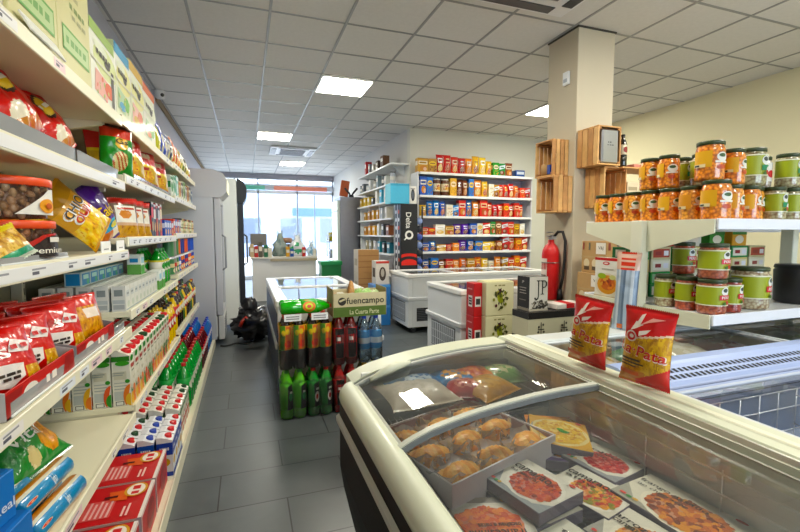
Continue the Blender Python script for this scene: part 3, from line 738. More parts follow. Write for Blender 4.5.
for i in range(9):
    y = 4.5+.112*i; c = ['#d8d2c0', '#b8a888', '#8c9a70', '#c8c0b0'][i % 4]
    put(k_jar(.042, .14, c, 'print', ['#3a3a3c', '#c8b070', '#8a2a24'][i % 3], [('r', -.5, 0, .5, 1, ['#e8e4d4', '#c8d0a8', '#e0c8a8'][i % 3]), ('e', 0, .5, .3, .35, ['#3c6a3c', '#a83a2c', '#3a3a3a'][i % 3])], parts=False), 'small pale jar on the third shelf, %s after the tea boxes' % nth(i), (-.6, y, dk(3, y)), LF, 'small jars on the third shelf')
# ---- fourth shelf: red sweet bags in display trays, mini cartons, green bottles, cans
def tray(w, d, hf, hb, c, c2):
    m = MB(); m.box(-w/2, -d/2, 0, w/2, d/2, .006, c2, 'card', .0005)
    m.box(-w/2, -d/2, 0, w/2, -d/2+.004, hf, c, 'print', .0005); m.box(-w/2, d/2-.004, 0, w/2, d/2, hb, c2, 'card', .0005)
    for s in (-1, 1): m.extrude([(-d/2, 0), (d/2, 0), (d/2, hb), (0, hb*.9), (-d/2, hf)], 'x', s*w/2-.002, s*w/2+.002, c2, 'card')
    m.marks(box_faces(w, d, hf)['f'], [('e', -.2, .5, .1, .3, '#f0e8e0'), ('p', [(-.5, .9), (-.3, .9), (-.36, .1), (-.5, .1)], '#a01818'), ('p', [(.5, .9), (.34, .9), (.28, .1), (.5, .1)], '#a01818'), ('k', .1, .5, .18, .4, '#f4ece4')], 'print')
    return m
t1 = MB()
put(Kit('display_tray', 'display tray', [(None, tray(.44, .36, .07, .13, '#cc2420', '#b4b0b0'))]), 'red display tray of sweet bags at the near end of the fourth shelf', (-.74, 1.5, dk(4, 1.5)), LF, 'red display trays on the fourth shelf')
put(Kit('display_tray', 'display tray', [(None, tray(.44, .36, .07, .13, '#cc2420', '#8c8484'))]), 'red display tray of sweet bags beside the mini cartons, fourth shelf', (-.74, 1.97, dk(4, 1.5)), LF, 'red display trays on the fourth shelf')
def sweets(g):
    def cf(u, v):
        if v > .95 or v < .04: return '#c82020'
        if g: 
            if v > .75: return '#d8382a'
            if abs(u) < .5 and v > .5 and v < .7: return '#f0e4d8'
            return blot(u, v, 7, ['#b8702c', '#d8963c', '#e8b868'], 2)
        if u > .35 and v < .36: return blot(u, v, 9, ['#c8903c', '#dcb060', '#f0dca0'], 2)
        return '#d2201e'
    return cf
sk = k_bag('sweet_bag', 'sweet bag', .2, .2, .075, sweets(0), [('p', [(-.46, .2), (-.1, .13), (.12, .24), (.14, .42), (-.3, .46)], '#f2ece6'), ('p', [(-.02, .6), (.3, .56), (.42, .7), (.1, .78)], '#f0e8e4'), ('p', [(-.4, .52), (-.2, .72), (-.05, .62)], '#b01416'), ('k', -.15, .31, .5, .05, '#2c2420'), ('k', -.15, .25, .4, .05, '#2c2420'), ('t', 'S', -.1, .6, .14, .13, '#f2ece6'), ('k', .18, .66, .3, .08, '#c82020')], '#a81818', 3, fine=1.5)
sg2 = k_bag('sweet_bag', 'sweet bag', .17, .2, .07, sweets(1), (), '#b83020', 7)
def leanx(o, rz, tilt, roll=0): o.rotation_euler = (Matrix.Rotation(rz, 3, 'Z') @ Matrix.Rotation(roll, 3, 'Y') @ Matrix.Rotation(tilt, 3, 'X')).to_euler()
z4 = dk(4, 1.5)+.008
pos = [(-.605, 1.43, LF-.45, -.35, 'large-lettered red sweet bag at the front of the near tray'), (-.63, 1.61, LF-.5, -.3, 'red sweet bag at the front of the near tray, beside the grey divider'), (-.72, 1.42, LF-.5, -.25, 'red sweet bag in the second row of the near tray, near side'), (-.74, 1.6, LF-.5, -.25, 'red sweet bag in the second row of the near tray, far side'),
       (-.83, 1.45, LF-.5, -.2, 'red sweet bag at the back of the near tray, near side'), (-.85, 1.62, LF-.5, -.2, 'red sweet bag at the back of the near tray, far side')]
for x, y, rz, ti, lab in pos:
    leanx(put(sk, lab, (x, y, z4+.004), 0, 'red sweet bags'), rz, ti)
pos = [(-.63, 1.85, -.28, 'red sweet bag at the front of the farther tray, white lettering showing'), (-.69, 1.88, -.24, 'red sweet bag in the second row of the farther tray'), (-.76, 1.86, -.2, 'red sweet bag in the third row of the farther tray'), (-.83, 1.88, -.2, 'red sweet bag in the fourth row of the farther tray')]
for x, y, ti, lab in pos: leanx(put(sk, lab, (x, y, z4+.004), 0, 'red sweet bags'), LF-.55, ti)
leanx(put(sg2, 'orange-gold sweet bag at the front of the farther tray, beside the mini cartons', (-.61, 2.08, z4+.004), 0, 'red sweet bags'), LF-.35, -.22)
leanx(put(sg2, 'orange-gold sweet bag in the second row of the farther tray', (-.72, 2.1, z4+.004), 0, 'red sweet bags'), LF-.35, -.2)
fence(1.3, 2.36, dk(4, 1.5), .04, '#d8dcdc', 'clear plastic stop along the front of the red display trays')
# grey cartons behind the trays
for i, y in enumerate((2.22, 2.34)):
    pass
mini, mc = carton_mbs(.085, .06, .125, '#e4e4de', {'fb': [('r', -.35, .55, .35, .8, '#cfd4d4'), ('k', 0, .68, .5, .1, '#7c8484'), ('e', .1, .25, .28, .14, '#cdd4c8'), ('r', -.5, .02, .5, .08, '#a8b4b8')], 'l': [('r', -.42, .3, .42, .45, '#c2c8c8'), ('r', -.4, .08, .4, .26, '#b0b4b4'), ('r', -.3, .6, .3, .85, '#8c9494')]}, None, slant=False)
mini.marks(box_faces(.085, .06, .125)['t'], [('r', -.5, .42, .5, .58, '#b8bab6'), ('e', 0, .22, .06, .08, '#b4b4b0')])
mk = Kit('mini_carton', 'mini carton', [(None, mini)])
for r in range(5):
    for i in range(9):
        y = 2.475+.0885*i; x = -.595-.072*r
        put(mk, 'white mini carton on the fourth shelf, %s from the near end, %s row' % (nth(i), ['front', 'second', 'third', 'fourth', 'back'][r]), (x, y, dk(4, y)), LF, 'white mini cartons on the fourth shelf')
bl = k_box('milk_box', 'box', .12, .07, .07, '#c8d4d0', {'f': [('r', -.46, .1, .46, .9, '#3c8ac0'), ('r', -.3, .5, .3, .8, '#b8e0d8'), ('e', .2, .3, .15, .2, '#5ab08c')], 'l': [('r', -.4, .1, .4, .9, '#3c8ac0')], 't': [('r', -.44, .1, .44, .9, '#8cc0d8')]})
for i in range(6): put(bl, 'small blue and teal box on top of the mini cartons, %s from the near end' % nth(i), (-.78, 2.5+.125*i, dk(4, 3)+.126), LF, 'blue boxes on the mini cartons')
gm = k_box('milk_box', 'box', .095, .075, .125, '#e8ece6', {'f': [('r', -.5, .0, .5, .45, '#5aa04c'), ('r', -.4, .55, .4, .85, '#a8d0e0')], 'l': [('r', -.5, 0, .5, .5, '#6a9a58'), ('r', -.3, .6, .3, .8, '#4a90c0')]})
put(gm, 'white and green box standing in front past the mini cartons, nearer one', (-.6, 3.34, dk(4, 3.3)), LF); put(gm, 'white and green box standing in front past the mini cartons, farther one', (-.6, 3.47, dk(4, 3.3)), LF)
put(gm, 'white and green box raised on the mini cartons near their far end', (-.66, 3.12, dk(4, 3.3)+.126), LF)
g7 = k_bottle(.05, .27, '#2c8a34', '#2c9a3c', '#e8e4d8', [('e', 0, .5, .12, .35, '#2c8a34'), ('r', -.5, .85, .5, 1, '#d8c820')], True, 'soft_drink_bottle')
for r in range(2):
    for i in range(3): put(g7, 'green soft drink bottle after the white and green boxes, %s along, %s row, fourth shelf' % (nth(i), ['front', 'back'][r]), (-.625-.11*r, 3.6+.115*i, dk(4, 3.7)), LF, 'green bottles on the fourth shelf')
cc = [('#3c54b8', '#f0a030', 'blue'), ('#4868c8', '#e8e8f0', 'bright blue'), ('#e0742c', '#3c3a80', 'orange'), ('#2c3c90', '#c83030', 'navy'), ('#d85a2c', '#f0e0c0', 'burnt orange')]
for r in range(2):
    for i in range(12):
        c, c2, n = cc[(i//2+r) % 5]; y = 3.98+.128*i
        if i < 3: c, c2, n = ('#4a7c54', '#d8c8a0', 'green') if i != 1 else ('#8c8c84', '#c83a2c', 'grey')
        put(k_can(.042, .15, c, [('r', -.5, .45, .5, .7, c2), ('e', 0, .25, .1, .15, '#e8dcc0')], 'food_tin', 'tin') if (r == 0) else k_can(.042, .16, c), '%s tin on the fourth shelf beyond the green bottles, %s along, %s row' % (n, nth(i), ['lower', 'upper'][r]), (-.605, y, dk(4, y)+(.151 if r else 0)), LF, 'tins on the far fourth shelf')

# ---- fifth shelf: green crisp bag and biscuit rolls near, juice cartons in the middle, sauce bottles far
z5 = dk(5, 1.5)
def chips(u, v):
    if v > .95 or v < .03: return '#1c5a2c'
    if (u-.45)**2*2+(v-.22)**2*9 < .2: return blot(u, v, 8, ['#c87c20', '#e09a34', '#e8b050'], 2)
    if (u+.2)**2*4+(v-.12)**2*24 < .16: return blot(u, v, 7, ['#b89a5c', '#e0d0a0', '#f0e4c0'], 5)
    return '#1f7434' if v > .45 else '#2c8a3c'
o = put(k_bag('crisp_bag', 'crisp bag', .32, .4, .16, chips, [('t', 'Vital', -.05, .3, .5, .1, '#f2f4ee')], '#1a5a2a', 12, fine=1.7), 'large dark green crisp bag lying on the fifth shelf beside the biscuit rolls', (-.92, 1.97, z5+.075), 0)
o.rotation_euler = (Matrix.Rotation(LF-.25, 3, 'Z') @ Matrix.Rotation(-1.12, 3, 'X')).to_euler(); o.location = (-.62, 1.9, z5+.02)
o.rotation_euler = (Matrix.Rotation(LF-.2, 3, 'Z') @ Matrix.Rotation(-.95, 3, 'X')).to_euler(); o.location = (-.70, 1.84, z5+.05)
rl = MB(); L = .27
rl.lathe([(0, 0), (.03, .001), (.034, .006), (.034, L-.006), (.03, L-.001), (0, L)], (lambda i, j: '#c8873c' if 3 <= i < 15 else ('#e8e2d0' if i in (2, 15) else '#2f8fc4')), 'film', 18)
S = cyl_surf(.0345, 0, L, 1)
rl.marks(Surf(S.w, S.h, lambda a, b, l: Vector(((.0345+l)*math.sin(a/.0345), -(.0345+l)*math.cos(a/.0345), b)), .01), [('e', -.02, .12, .13, .105, '#f0d8b8'), ('e', -.02, .12, .1, .085, '#e03a1c'), ('k', -.02, .12, .08, .06, '#f8e0c0'), ('t', 'Apolo', -.02, .56, .56, .14, '#f2f6fa', PI/2)], 'print', .001)
rk = Kit('biscuit_roll', 'biscuit roll', [(None, rl)])
def lay(o, loc, axis_dir, spin):
    z = Vector(axis_dir).normalized(); x = z.cross(Vector((0, 0, 1))).normalized(); y = z.cross(x)
    M = Matrix((x, y, z)).transposed() @ Matrix.Rotation(spin, 3, 'Z')
    o.rotation_euler = M.to_euler(); o.location = loc
dirr = (.35, .94, 0.0)
for i, (x, y, zz, lab) in enumerate(((-.605, 1.45, 0, 'blue and orange biscuit roll nearest the shelf edge'), (-.685, 1.48, 0, 'blue and orange biscuit roll beside the one at the shelf edge'), (-.645, 1.47, .062, 'blue and orange biscuit roll lying on top of the two at the shelf edge'), (-.775, 1.50, .0, 'biscuit roll farther in, beside the blue biscuit box'))):
    o = put(rk, lab, (0, 0, 0), 0, 'biscuit rolls'); lay(o, (x, y, z5+.036+zz), (.12, .99, 0), 1.2)
bb = {'f': [('p', [(-.4, .95), (.1, .95), (.25, .5), (.05, .05), (-.3, .05)], '#d8b078'), ('e', -.1, .5, .17, .3, '#e0341c'), ('k', -.1, .5, .1, .2, '#f8e0c0'), ('t', 'Real', .36, .35, .24, .2, '#dfe8f4')], 't': [('e', -.2, .5, .18, .2, '#e0a040'), ('r', .1, .1, .5, .9, '#2c6ab4')], 'l': [('p', [(-.4, .95), (.3, .95), (.4, .5), (.2, .05), (-.3, .05)], '#d8b078'), ('e', 0, .5, .25, .3, '#e0341c'), ('k', 0, .5, .14, .2, '#f8e0c0')]}
kit = k_box('biscuit_box', 'biscuit box', .3, .13, .13, '#3c7cc8', bb)
put(kit, 'lower blue biscuit box with a red spot, at the near end of the fifth shelf', (-.66, 1.28, z5), LF-.1, 'blue biscuit boxes'); put(kit, 'upper blue biscuit box with a red spot, stacked at the near end', (-.70, 1.27, z5+.1315), LF-.2, 'blue biscuit boxes')

def juice(c2, c3, nm):
    fr = [('e', -.15, .14, .34, .13, c3), ('e', .2, .24, .3, .14, c2), ('e', .25, .07, .25, .07, c2), ('e', -.3, .3, .14, .05, '#3c8a34'), ('e', -.1, .93, .3, .06, '#3c8a3c'), ('r', -.5, .0, .5, .02, c3), ('k', 0, .78, .7, .1, '#b82c24'), ('k', .0, .68, .5, .04, '#5a6a4a'), ('s', -.45, .3, .45, .58, ['#d8d4c0', '#e0dccc'], 8, .01), ('r', -.42, .26, .1, .29, '#9aa09a')]
    sd = [('r', -.42, .12, .3, .3, '#c4c8c4'), ('r', -.36, .02, .1, .1, '#3a3a38'), ('r', -.32, .03, .06, .09, '#e8e8e0'), ('r', -.4, .34, .36, .36, '#b0b4b0'), ('r', -.4, .4, .3, .42, '#b0b4b0'), ('r', -.4, .46, .36, .48, '#b8bcb8'), ('r', -.4, .54, .3, .7, '#d4d0bc'), ('p', [(.5+.42*math.cos(t), .2+.24*math.sin(t)) for t in [PI/2+PI*q/10 for q in range(11)] if .2+.24*math.sin(t) >= 0], c2), ('p', [(.5+.3*math.cos(t), .13+.13*math.sin(t)) for t in [PI/2+PI*q/10 for q in range(11)]], c3), ('e', .34, .5, .14, .04, '#3c8a34'), ('r', -.46, .62, .1, .64, '#9aa09a'), ('r', -.46, .66, .2, .68, '#9aa09a'), ('r', -.5, .9, .5, 1, '#3a7a34'), ('e', .1, .86, .4, .05, '#4a9a3c')]
    top = [('r', -.5, 0, .5, 1, '#dfe4d4')]
    return fr, sd
CAPS = '#d81f26'
KJ = []
for c2, c3 in (('#e87a24', '#e8b83c'), ('#e0541c', '#3c8a34'), ('#e8b030', '#e87a24')):
    f, s = juice(c2, c3, ''); KJ.append(k_carton(.09, .078, .28, '#e9e6d8', {'fb': f, 'lr': s}, CAPS, True, capr=.024))
f, s = juice('#3c7a34', '#c83024', ''); KG = k_carton(.09, .078, .28, '#e6e4d4', {'fb': f, 'lr': s}, '#1c4a24', True, capr=.024)
def jk(i, r): return KG if i in (4, 9, 10) and r % 2 == 0 or i == 10 else KJ[(i//3+r) % 3]
for i in range(12):
    for r in range(5):
        if r > 3 and i > 6: continue
        y = 2.475+.096*i
        put(jk(i, r), 'white juice carton, %s from the near end, %s row of the fifth shelf' % (nth(i), ['front', 'second', 'third', 'fourth', 'rear'][r]), (-.6-.084*r, y, dk(5, y)), LF, 'juice cartons on the fifth shelf')
sb = [('#1f1512', '#c83024', '#e8c83c', 'dark'), ('#2a1a14', '#1c1c1c', '#d8a83c', 'brown'), ('#3a6a2c', '#1c3a1c', '#e0d8a0', 'green'), ('#e8c028', '#2c2c2c', '#c8281e', 'yellow'), ('#24140f', '#e0b428', '#c83a24', 'dark yellow-capped')]
KB = [k_bottle(.038, .3, a, b, c, [('e', 0, .5, .12, .3, '#f0ece0')], True, 'sauce_bottle', neck=.38) for a, b, c, n in sb]
for i in range(16):
    for r in range(2):
        q = (i+2*r) % 5 if i > 2 else 3; y = 3.68+.115*i
        put(KB[q], '%s sauce bottle beyond the juice cartons, %s along, %s row, fifth shelf' % (sb[q][3], nth(i), ['front', 'back'][r]), (-.6-.1*r, y, dk(5, y)), LF, 'sauce bottles on the fifth shelf')

# ---- bottom deck: red can boxes, blue milk, white cartons, green bottles, red and blue bottles
zb = .0762
bt = [('r', -.5, 0, .5, .035, '#e8e0dc'), ('r', -.36, .3, .1, .56, '#d87a78')]+[('r', -.34, .32+.045*q, .08-.05*(q % 2), .34+.045*q, '#e8c0bc') for q in range(5)]+[('r', -.44, .56, -.2, .7, '#f0ecec'), ('r', -.42, .58, -.3, .68, '#3a2a2a'), ('p', [(.02, .2), (.3, .24), (.3, .4), (.05, .36)], '#e0622c'), ('r', -.4, .14, -.1, .16, '#f0d0c8'), ('r', -.4, .18, -.16, .2, '#f0d0c8'), ('e', .27, .15, .19, .11, '#d8a040'), ('e', .27, .15, .16, .085, '#f0e8e0'), ('k', .27, .15, .26, .09, '#d0181c'), ('r', .12, .3, .17, .42, '#501010')]
bt2 = [('p', [((v-.5), 1-(u+.5)) for u, v in [(p[0], p[1]) for p in it[1]]], it[2]) if it[0] == 'p' else it for it in bt]
ck2 = k_box('drink_can_box', 'box of cans', .275, .4, .165, '#c4181c', {'t': bt, 'f': [('r', -.5, .93, .5, 1, '#e8d8d4'), ('r', -.5, 0, -.46, 1, '#d8c8c8'), ('e', .1, .5, .26, .36, '#8c1420'), ('k', .1, .52, .42, .3, '#a82834')], 'l': [('r', -.5, .93, .5, 1, '#e8d8d4'), ('r', .46, 0, .5, 1, '#c8c0c8')]})
for y, dz, dx, lab in ((2.285, 0, 0, 'red box of drink cans on the bottom deck, farthest of the three'), (1.995, 0, 0, 'red box of drink cans on the bottom deck, middle of the three'), (1.7, 0, -.005, 'red box of drink cans on the bottom deck, nearest of the three')):
    put(ck2, lab, (-.615+dx, y, zb+dz), LF, 'red boxes of drink cans')
def milk(c, c2, capc): return k_carton(.075, .075, .21, '#e6e8ec', {'fblr': [('r', -.5, .6, .5, .95, c), ('e', 0, .4, .34, .12, c2), ('r', -.5, 0, .5, .12, c), ('k', 0, .78, .6, .1, '#f0f2f6')]}, capc, True, 'milk_carton', 'milk carton')
MK = [milk('#2c4aa8', '#d8b060', '#d81f26'), milk('#2c5ab8', '#c8503c', '#2c4ab0'), milk('#3c58b0', '#e0c890', '#1c4a2c')]
for i in range(4):
    for r in range(5):
        put(MK[(0, 1, 2)[r % 3] if i % 2 else 0 if r % 2 == 0 else 1], 'blue and white milk carton behind the red boxes, %s along, row %s from aisle' % (nth(i), nth(r)), (-.43-.086*r, 2.5+.083*i, zb), LF, 'blue milk cartons on the bottom deck')
WC = [k_carton(.075, .075, .215, '#e6e4da', {'fblr': [('r', -.5, .3, .5, .42, '#c84a34'), ('r', -.4, .5, .4, .75, '#d8d0c0'), ('e', 0, .16, .3, .1, '#d8603c'), ('r', -.5, .8, .5, .9, '#3c7a3c'), ('r', -.3, .55, .3, .6, '#b83a2c')]}, c, True) for c in ('#d81f26', '#1f4a2c')]
for i in range(5):
    for r in range(4):
        put(WC[1 if (i > 2 and r != 1) else 0], 'small white carton on the bottom deck past the milk, %s along, row %s from aisle' % (nth(i), nth(r)), (-.45-.09*r, 2.9+.095*i, zb), LF, 'small white cartons on the bottom deck')
GB = k_bottle(.05, .33, '#1f9a38', '#c8202a', '#2ca84c', [('e', 0, .5, .12, .35, '#e8e8d8')], True, 'soft_drink_bottle')
for i in range(8):
    for r in range(4):
        put(GB, 'green soft drink bottle on the bottom deck, %s along, %s row from the aisle' % (nth(i), nth(r)), (-.455-.113*r, 3.44+.112*i, zb), LF, 'green bottles on the bottom deck')
RB = [k_bottle(.047, .31, '#5a1018', '#d02028', '#c02028', [('e', 0, .5, .12, .3, '#f0e8e8')], True, 'soft_drink_bottle'), k_bottle(.047, .31, '#4a78c0', '#2c4ac0', '#3c5cc8', [('e', 0, .5, .12, .3, '#e8e8f4')], True, 'soft_drink_bottle')]
for i in range(10):
    for r in range(3):
        q = 0 if i < 5 else 1
        put(RB[q], '%s bottle at the far end of the bottom deck, %s along, %s row in' % (['dark red', 'blue'][q], nth(i), nth(r)), (-.45-.11*r, 4.38+.113*i, zb), LF, 'red and blue bottles on the bottom deck')
# ================================================================== upright coolers by the left wall
def cooler(w, name_lab, loc, dark, sign):
    """front faces -Y locally; width w, depth .66, 2.12 high"""
    d, h = .62, 2.0
    b = MB(); col = '#c6c9d4' if not dark else '#f0f4f2'
    b.box(-w/2, -d/2+.05, .06, w/2, d/2, h+.1, col, 'paint', .006)
    b.box(-w/2, -d/2+.04, .1, w/2, -d/2+.06, .34, '#d4d6da', 'paint')
    can = MB(); pr = [(-d/2-.035, h-.23), (-d/2-.105, h-.16), (-d/2-.11, h-.02), (-d/2-.06, h+.06), (-d/2+.04, h+.1), (d/2-.3, h+.1), (d/2-.3, h-.23)]
    if dark: pr = [(-d/2-.035, h-.23), (-d/2-.075, h-.16), (-d/2-.08, h-.02), (-d/2-.045, h+.06), (-d/2+.02, h+.1), (-d/2+.045, h+.1), (-d/2+.045, h-.23)]
    can.extrude(pr, 'x', -w/2-.004, w/2+.004, '#c4c6d0' if not dark else '#22262e', 'paint')
    sg = MB(); sg.face([(-w/2+.02, -d/2-.108, h-.155), (w/2-.02, -d/2-.108, h-.155), (w/2-.02, -d/2-.113, h-.02), (-w/2+.02, -d/2-.113, h-.02)], '#fff', 'lit')
    sg.face([(-w/2+.02, -d/2-.113, h-.02), (w/2-.02, -d/2-.113, h-.02), (w/2-.02, -d/2-.063, h+.06), (-w/2+.02, -d/2-.063, h+.06)], '#fff', 'lit')
    if dark: sg = MB(); sg.box(-w/2+.03, -d/2-.084, h-.15, w/2-.03, -d/2-.079, h-.03, '#2c3a5c', 'plastic')
    dr = MB(); fc = '#c9ccd6' if not dark else '#1f232c'
    for a in ((-w/2, .36, -w/2+.05, h-.24), (w/2-.05, .36, w/2, h-.24), (-w/2+.0505, .36, w/2-.0505, .42), (-w/2+.0505, h-.3, w/2-.0505, h-.24)): dr.box(a[0], -d/2-.03, a[1], a[2], -d/2+.04, a[3], fc, 'paint')
    gl = MB(); gl.box(-w/2+.05, -d/2-.012, .42, w/2-.05, -d/2-.004, h-.3, '#fff', 'glass', .0005)
    hd = MB(); hd.tube([(-w/2+.08, -d/2-.03, .9), (-w/2+.08, -d/2-.07, .93), (-w/2+.08, -d/2-.07, 1.3), (-w/2+.08, -d/2-.03, 1.33)], .012, '#30343c' if dark else '#8c9098', 'plastic')
    g = MB(); g.box(-w/2, -d/2-.035, .06, w/2, -d/2+.03, .35, '#dfe0e0' if not dark else '#e8eaea', 'paint', .006)
    for k in range(7): g.box(-w/2+.06, -d/2-.038, .1+.032*k, w/2-.06, -d/2-.034, .112+.032*k, '#6c6e74', 'matte', .0005)
    inn = MB(); inn.box(-w/2+.04, -d/2+.045, .4, w/2-.04, -d/2+.052, h-.28, '#dfe8ee', 'plastic')
    ft = MB()
    for sx in (-1, 1):
        for sy in (-1, 1): ft.cyl(sx*(w/2-.06), sy*(d/2-.1), 0, .065, .02, '#2c2c30', 'rubber')
    parts = [('cabinet', b, [('inner_back', inn)]), ('canopy', can, [('front_sign', sg)]), ('door', dr, [('door_glass', gl), ('handle', hd)]), ('vent_grille', g), ('feet', ft)]
    return build('drinks_cooler', 'drinks cooler', name_lab, parts, loc, LF)
cooler(.66, 'grey upright drinks cooler with a lit yellow canopy, next to the shelving', (-.62, 5.93, 0), False, 1)
cooler(.62, 'white upright drinks cooler with a black door frame, beyond the grey one', (-.37, 6.78, 0), True, 1)
# rubbish bag and cable on the floor
m = MB(); rr = 18
for j in range(1): m.blob(.05, .05, .19, .25, .3, .2, '#131318', 'film', 30, 20, .55, 4.6, 3)
m.blob(-.02, .03, .42, .09, .1, .1, '#15151a', 'film', 14, 8, .5, 5, 5)
kn = MB(); kn.tube([(-.05, -.16, .3), (-.1, -.2, .26), (-.13, -.22, .2)], .022, '#a8352c', 'film')
build('rubbish_bag', 'rubbish bag', 'black rubbish bag slumped on the floor between cooler and chest freezer', [('bag', m), ('red_tie', kn)], (.03, 5.75, .012))
m = MB(); m.tube([(-.2+.04*k, 5.5+.03*math.sin(k*.9), .011+.004*math.sin(k)) for k in range(-3, 6)]+[(.06, 5.62, .016)], .01, '#1a1a1c', 'rubber')
build('power_cable', 'cable', 'black cable on the floor from the cooler to the rubbish bag', [(None, m)])
m = MB(); m.box(-.14, -.1, 0, .14, .1, .16, '#3a3436', 'plastic', .01)
m2 = MB(); m2.tube([(-.1, 0, .16), (-.08, 0, .25), (0, 0, .28), (.08, 0, .25), (.1, 0, .16)], .012, '#e0b428', 'plastic')
build('tool_crate', 'crate', 'dark crate with a yellow handle behind the rubbish bag', [('box', m), ('handle', m2)], (.1, 6.45, 0), .2)
m = MB()
for k in range(3): m.box(-.16, -.12, .018*k+.001*k, .16, .12, .018*k+.018, ['#b83a2c', '#d8d0c4', '#7c2c24'][k], 'card')
build('magazine_stack', 'magazines', 'small stack of red and white papers on the dark crate', [(None, m)], (.12, 6.75, .34)) if 0 else None

# ================================================================== checkout counter at the far end
m = MB(); m.box(-.62, -.3, 0, .62, .3, .84, '#e4e2de', 'paint', .006); t = MB(); t.box(-.65, -.33, .84, .65, .33, .875, '#d8d4cc', 'print', .004)
t.box(-.28, -.335, .79, .65, -.33, .84, '#b8ac94', 'print', .001)
build('checkout_counter', 'counter', 'white checkout counter at the far end of the aisle', [('body', m), ('worktop', t)], (.72, 9.2, 0))
zc = .876
def bag_heap(w, h, c, c2, seed, name='carrier_bag'):
    m = MB(); P = []; rr = random.Random(seed); n = 22
    for j in range(13):
        t = j/12; row = []; k = (1-.12*t if t < .45 else .95-.75*((t-.45)/.55)**.8)
        for q in range(n):
            a = 2*PI*q/n; d = Vector((math.cos(a), math.sin(a), t*1.6)); e = 1+.5*noise.noise(d*2.6+Vector((seed, 0, 0)))+.25*noise.noise(d*7+Vector((0, seed, 0)))
            row.append((w/2*k*e*math.cos(a), w*.38*k*e*math.sin(a), h*t*(1+.12*noise.noise(d*3)) if j else 0))
        P.append(row)
    m.grid([[(0, 0, 0)]*n]+P+[[(0, 0, h*.97)]*n], (lambda i, j: c2 if noise.noise(Vector((i*.35, j*.4, seed))) > .22 else c), 'film', True, True)
    for s in (-1, 1): m.tube([(s*w*.1, 0, h*.9), (s*w*.22, .02, h*1.05), (s*w*.16, .03, h*1.14), (s*w*.05, 0, h*.95)], .008, c, 'film', 6)
    return m
for (x, y, w, h, c, c2, sd, lab) in ((.65, 9.17, .28, .46, '#8c9690', '#6c7c78', 2, 'grey-green stuffed carrier bag on the checkout counter'), (1.0, 9.17, .34, .42, '#e0e2e6', '#4a9a6a', 5, 'white carrier bag with a green print on the checkout counter'), (1.28, 9.12, .18, .28, '#d0dce8', '#8cb0c8', 7, 'pale blue carrier bag at the right end of the checkout counter')):
    build('carrier_bag', 'carrier bag', lab, [(None, bag_heap(w, h, c, c2, sd))], (x, y, zc), 0, 'carrier bags on the checkout counter')
m = MB(); m.box(-.2, -.18, 0, .2, .18, .2, '#8a867e', 'plastic', .01); s = MB(); s.box(-.16, -.02, .22, .16, .02, .46, '#6a6660', 'plastic', .008); n = MB(); n.box(-.03, -.02, .2, .03, .02, .24, '#444', 'plastic')
build('cash_register', 'till', 'grey till with an upright screen at the left of the checkout counter', [('base', m), ('screen', s), ('neck', n)], (.24, 9.33, zc))
m = MB()
for k in range(3): m.lathe([(0, .13*k), (.12, .13*k+.006), (.125, .13*k+.06), (.11, .13*k+.11), (0, .13*k+.115)], ['#7a4a30', '#5a3424', '#8c6448'][k], 'plastic', 18)
build('basket_stack', 'baskets', 'stack of brown round baskets behind the carrier bags on the counter', [(None, m)], (.68, 9.36, zc+.24) if 0 else (.8, 9.39, zc))
for i, (x, c, h, n) in enumerate(((.76, '#d8a23c', .2, 'orange'), (.84, '#3a5a9c', .16, 'blue'), (1.08, '#c83c34', .19, 'scarlet'), (1.3, '#e8e4dc', .15, 'white'), (.34, '#2f6a4c', .24, 'green'), (.16, '#b83a34', .22, 'red'), (.08, '#c8b090', .26, 'beige'), (.42, '#e0d8c0', .18, 'cream'), (.24, '#5a5448', .3, 'dark'))):
    put(k_box('counter_packet', 'packet', .07, .06, h, c, {'f': [('r', -.4, .4, .4, .7, '#e8e0d0')]}), '%s packet standing along the front edge of the checkout counter' % n, (x+.02, 8.92, zc), 0, 'packets on the counter')
# green covered display and goods right of the counter
m = MB(); m.box(-.2, -.2, 0, .2, .2, .72, '#1f8a4c', 'plastic', .01); c = MB(); c.box(-.22, -.22, .7, .22, .22, .78, '#23a05a', 'plastic', .01)
build('display_bin', 'display bin', 'green display bin right of the checkout counter', [('body', m), ('rim', c)], (1.62, 8.9, 0))
m = MB()
for z in (.35, .75, 1.15): m.box(-.22, -.16, z, .22, .16, z+.015, '#d8d8dc', 'steel')
for sx in (-1, 1):
    for sy in (-1, 1): m.rod((sx*.21, sy*.15, 0), (sx*.21, sy*.15, 1.3), .01, '#c8c8cc')
build('magazine_rack', 'rack', 'white wire rack of mixed goods standing before the shop windows', [('frame', m)], (2.05, 10.3, 0))
for i, (x, z, c, n) in enumerate(((1.93, 1.166, '#d8c84a', 'yellow'), (2.12, 1.166, '#3a4450', 'dark'), (1.95, .766, '#c8d0e0', 'pale blue'), (2.15, .766, '#8a3a6a', 'purple'), (2.0, .366, '#e8e0d4', 'white'))):
    put(k_box('goods_box', 'box', .15, .14, .2, c, {'f': [('r', -.4, .5, .4, .8, '#f0f0ec')]}), '%s box on the wire rack before the shop windows' % n, (x, 10.28, z), 0, 'boxes on the wire rack')
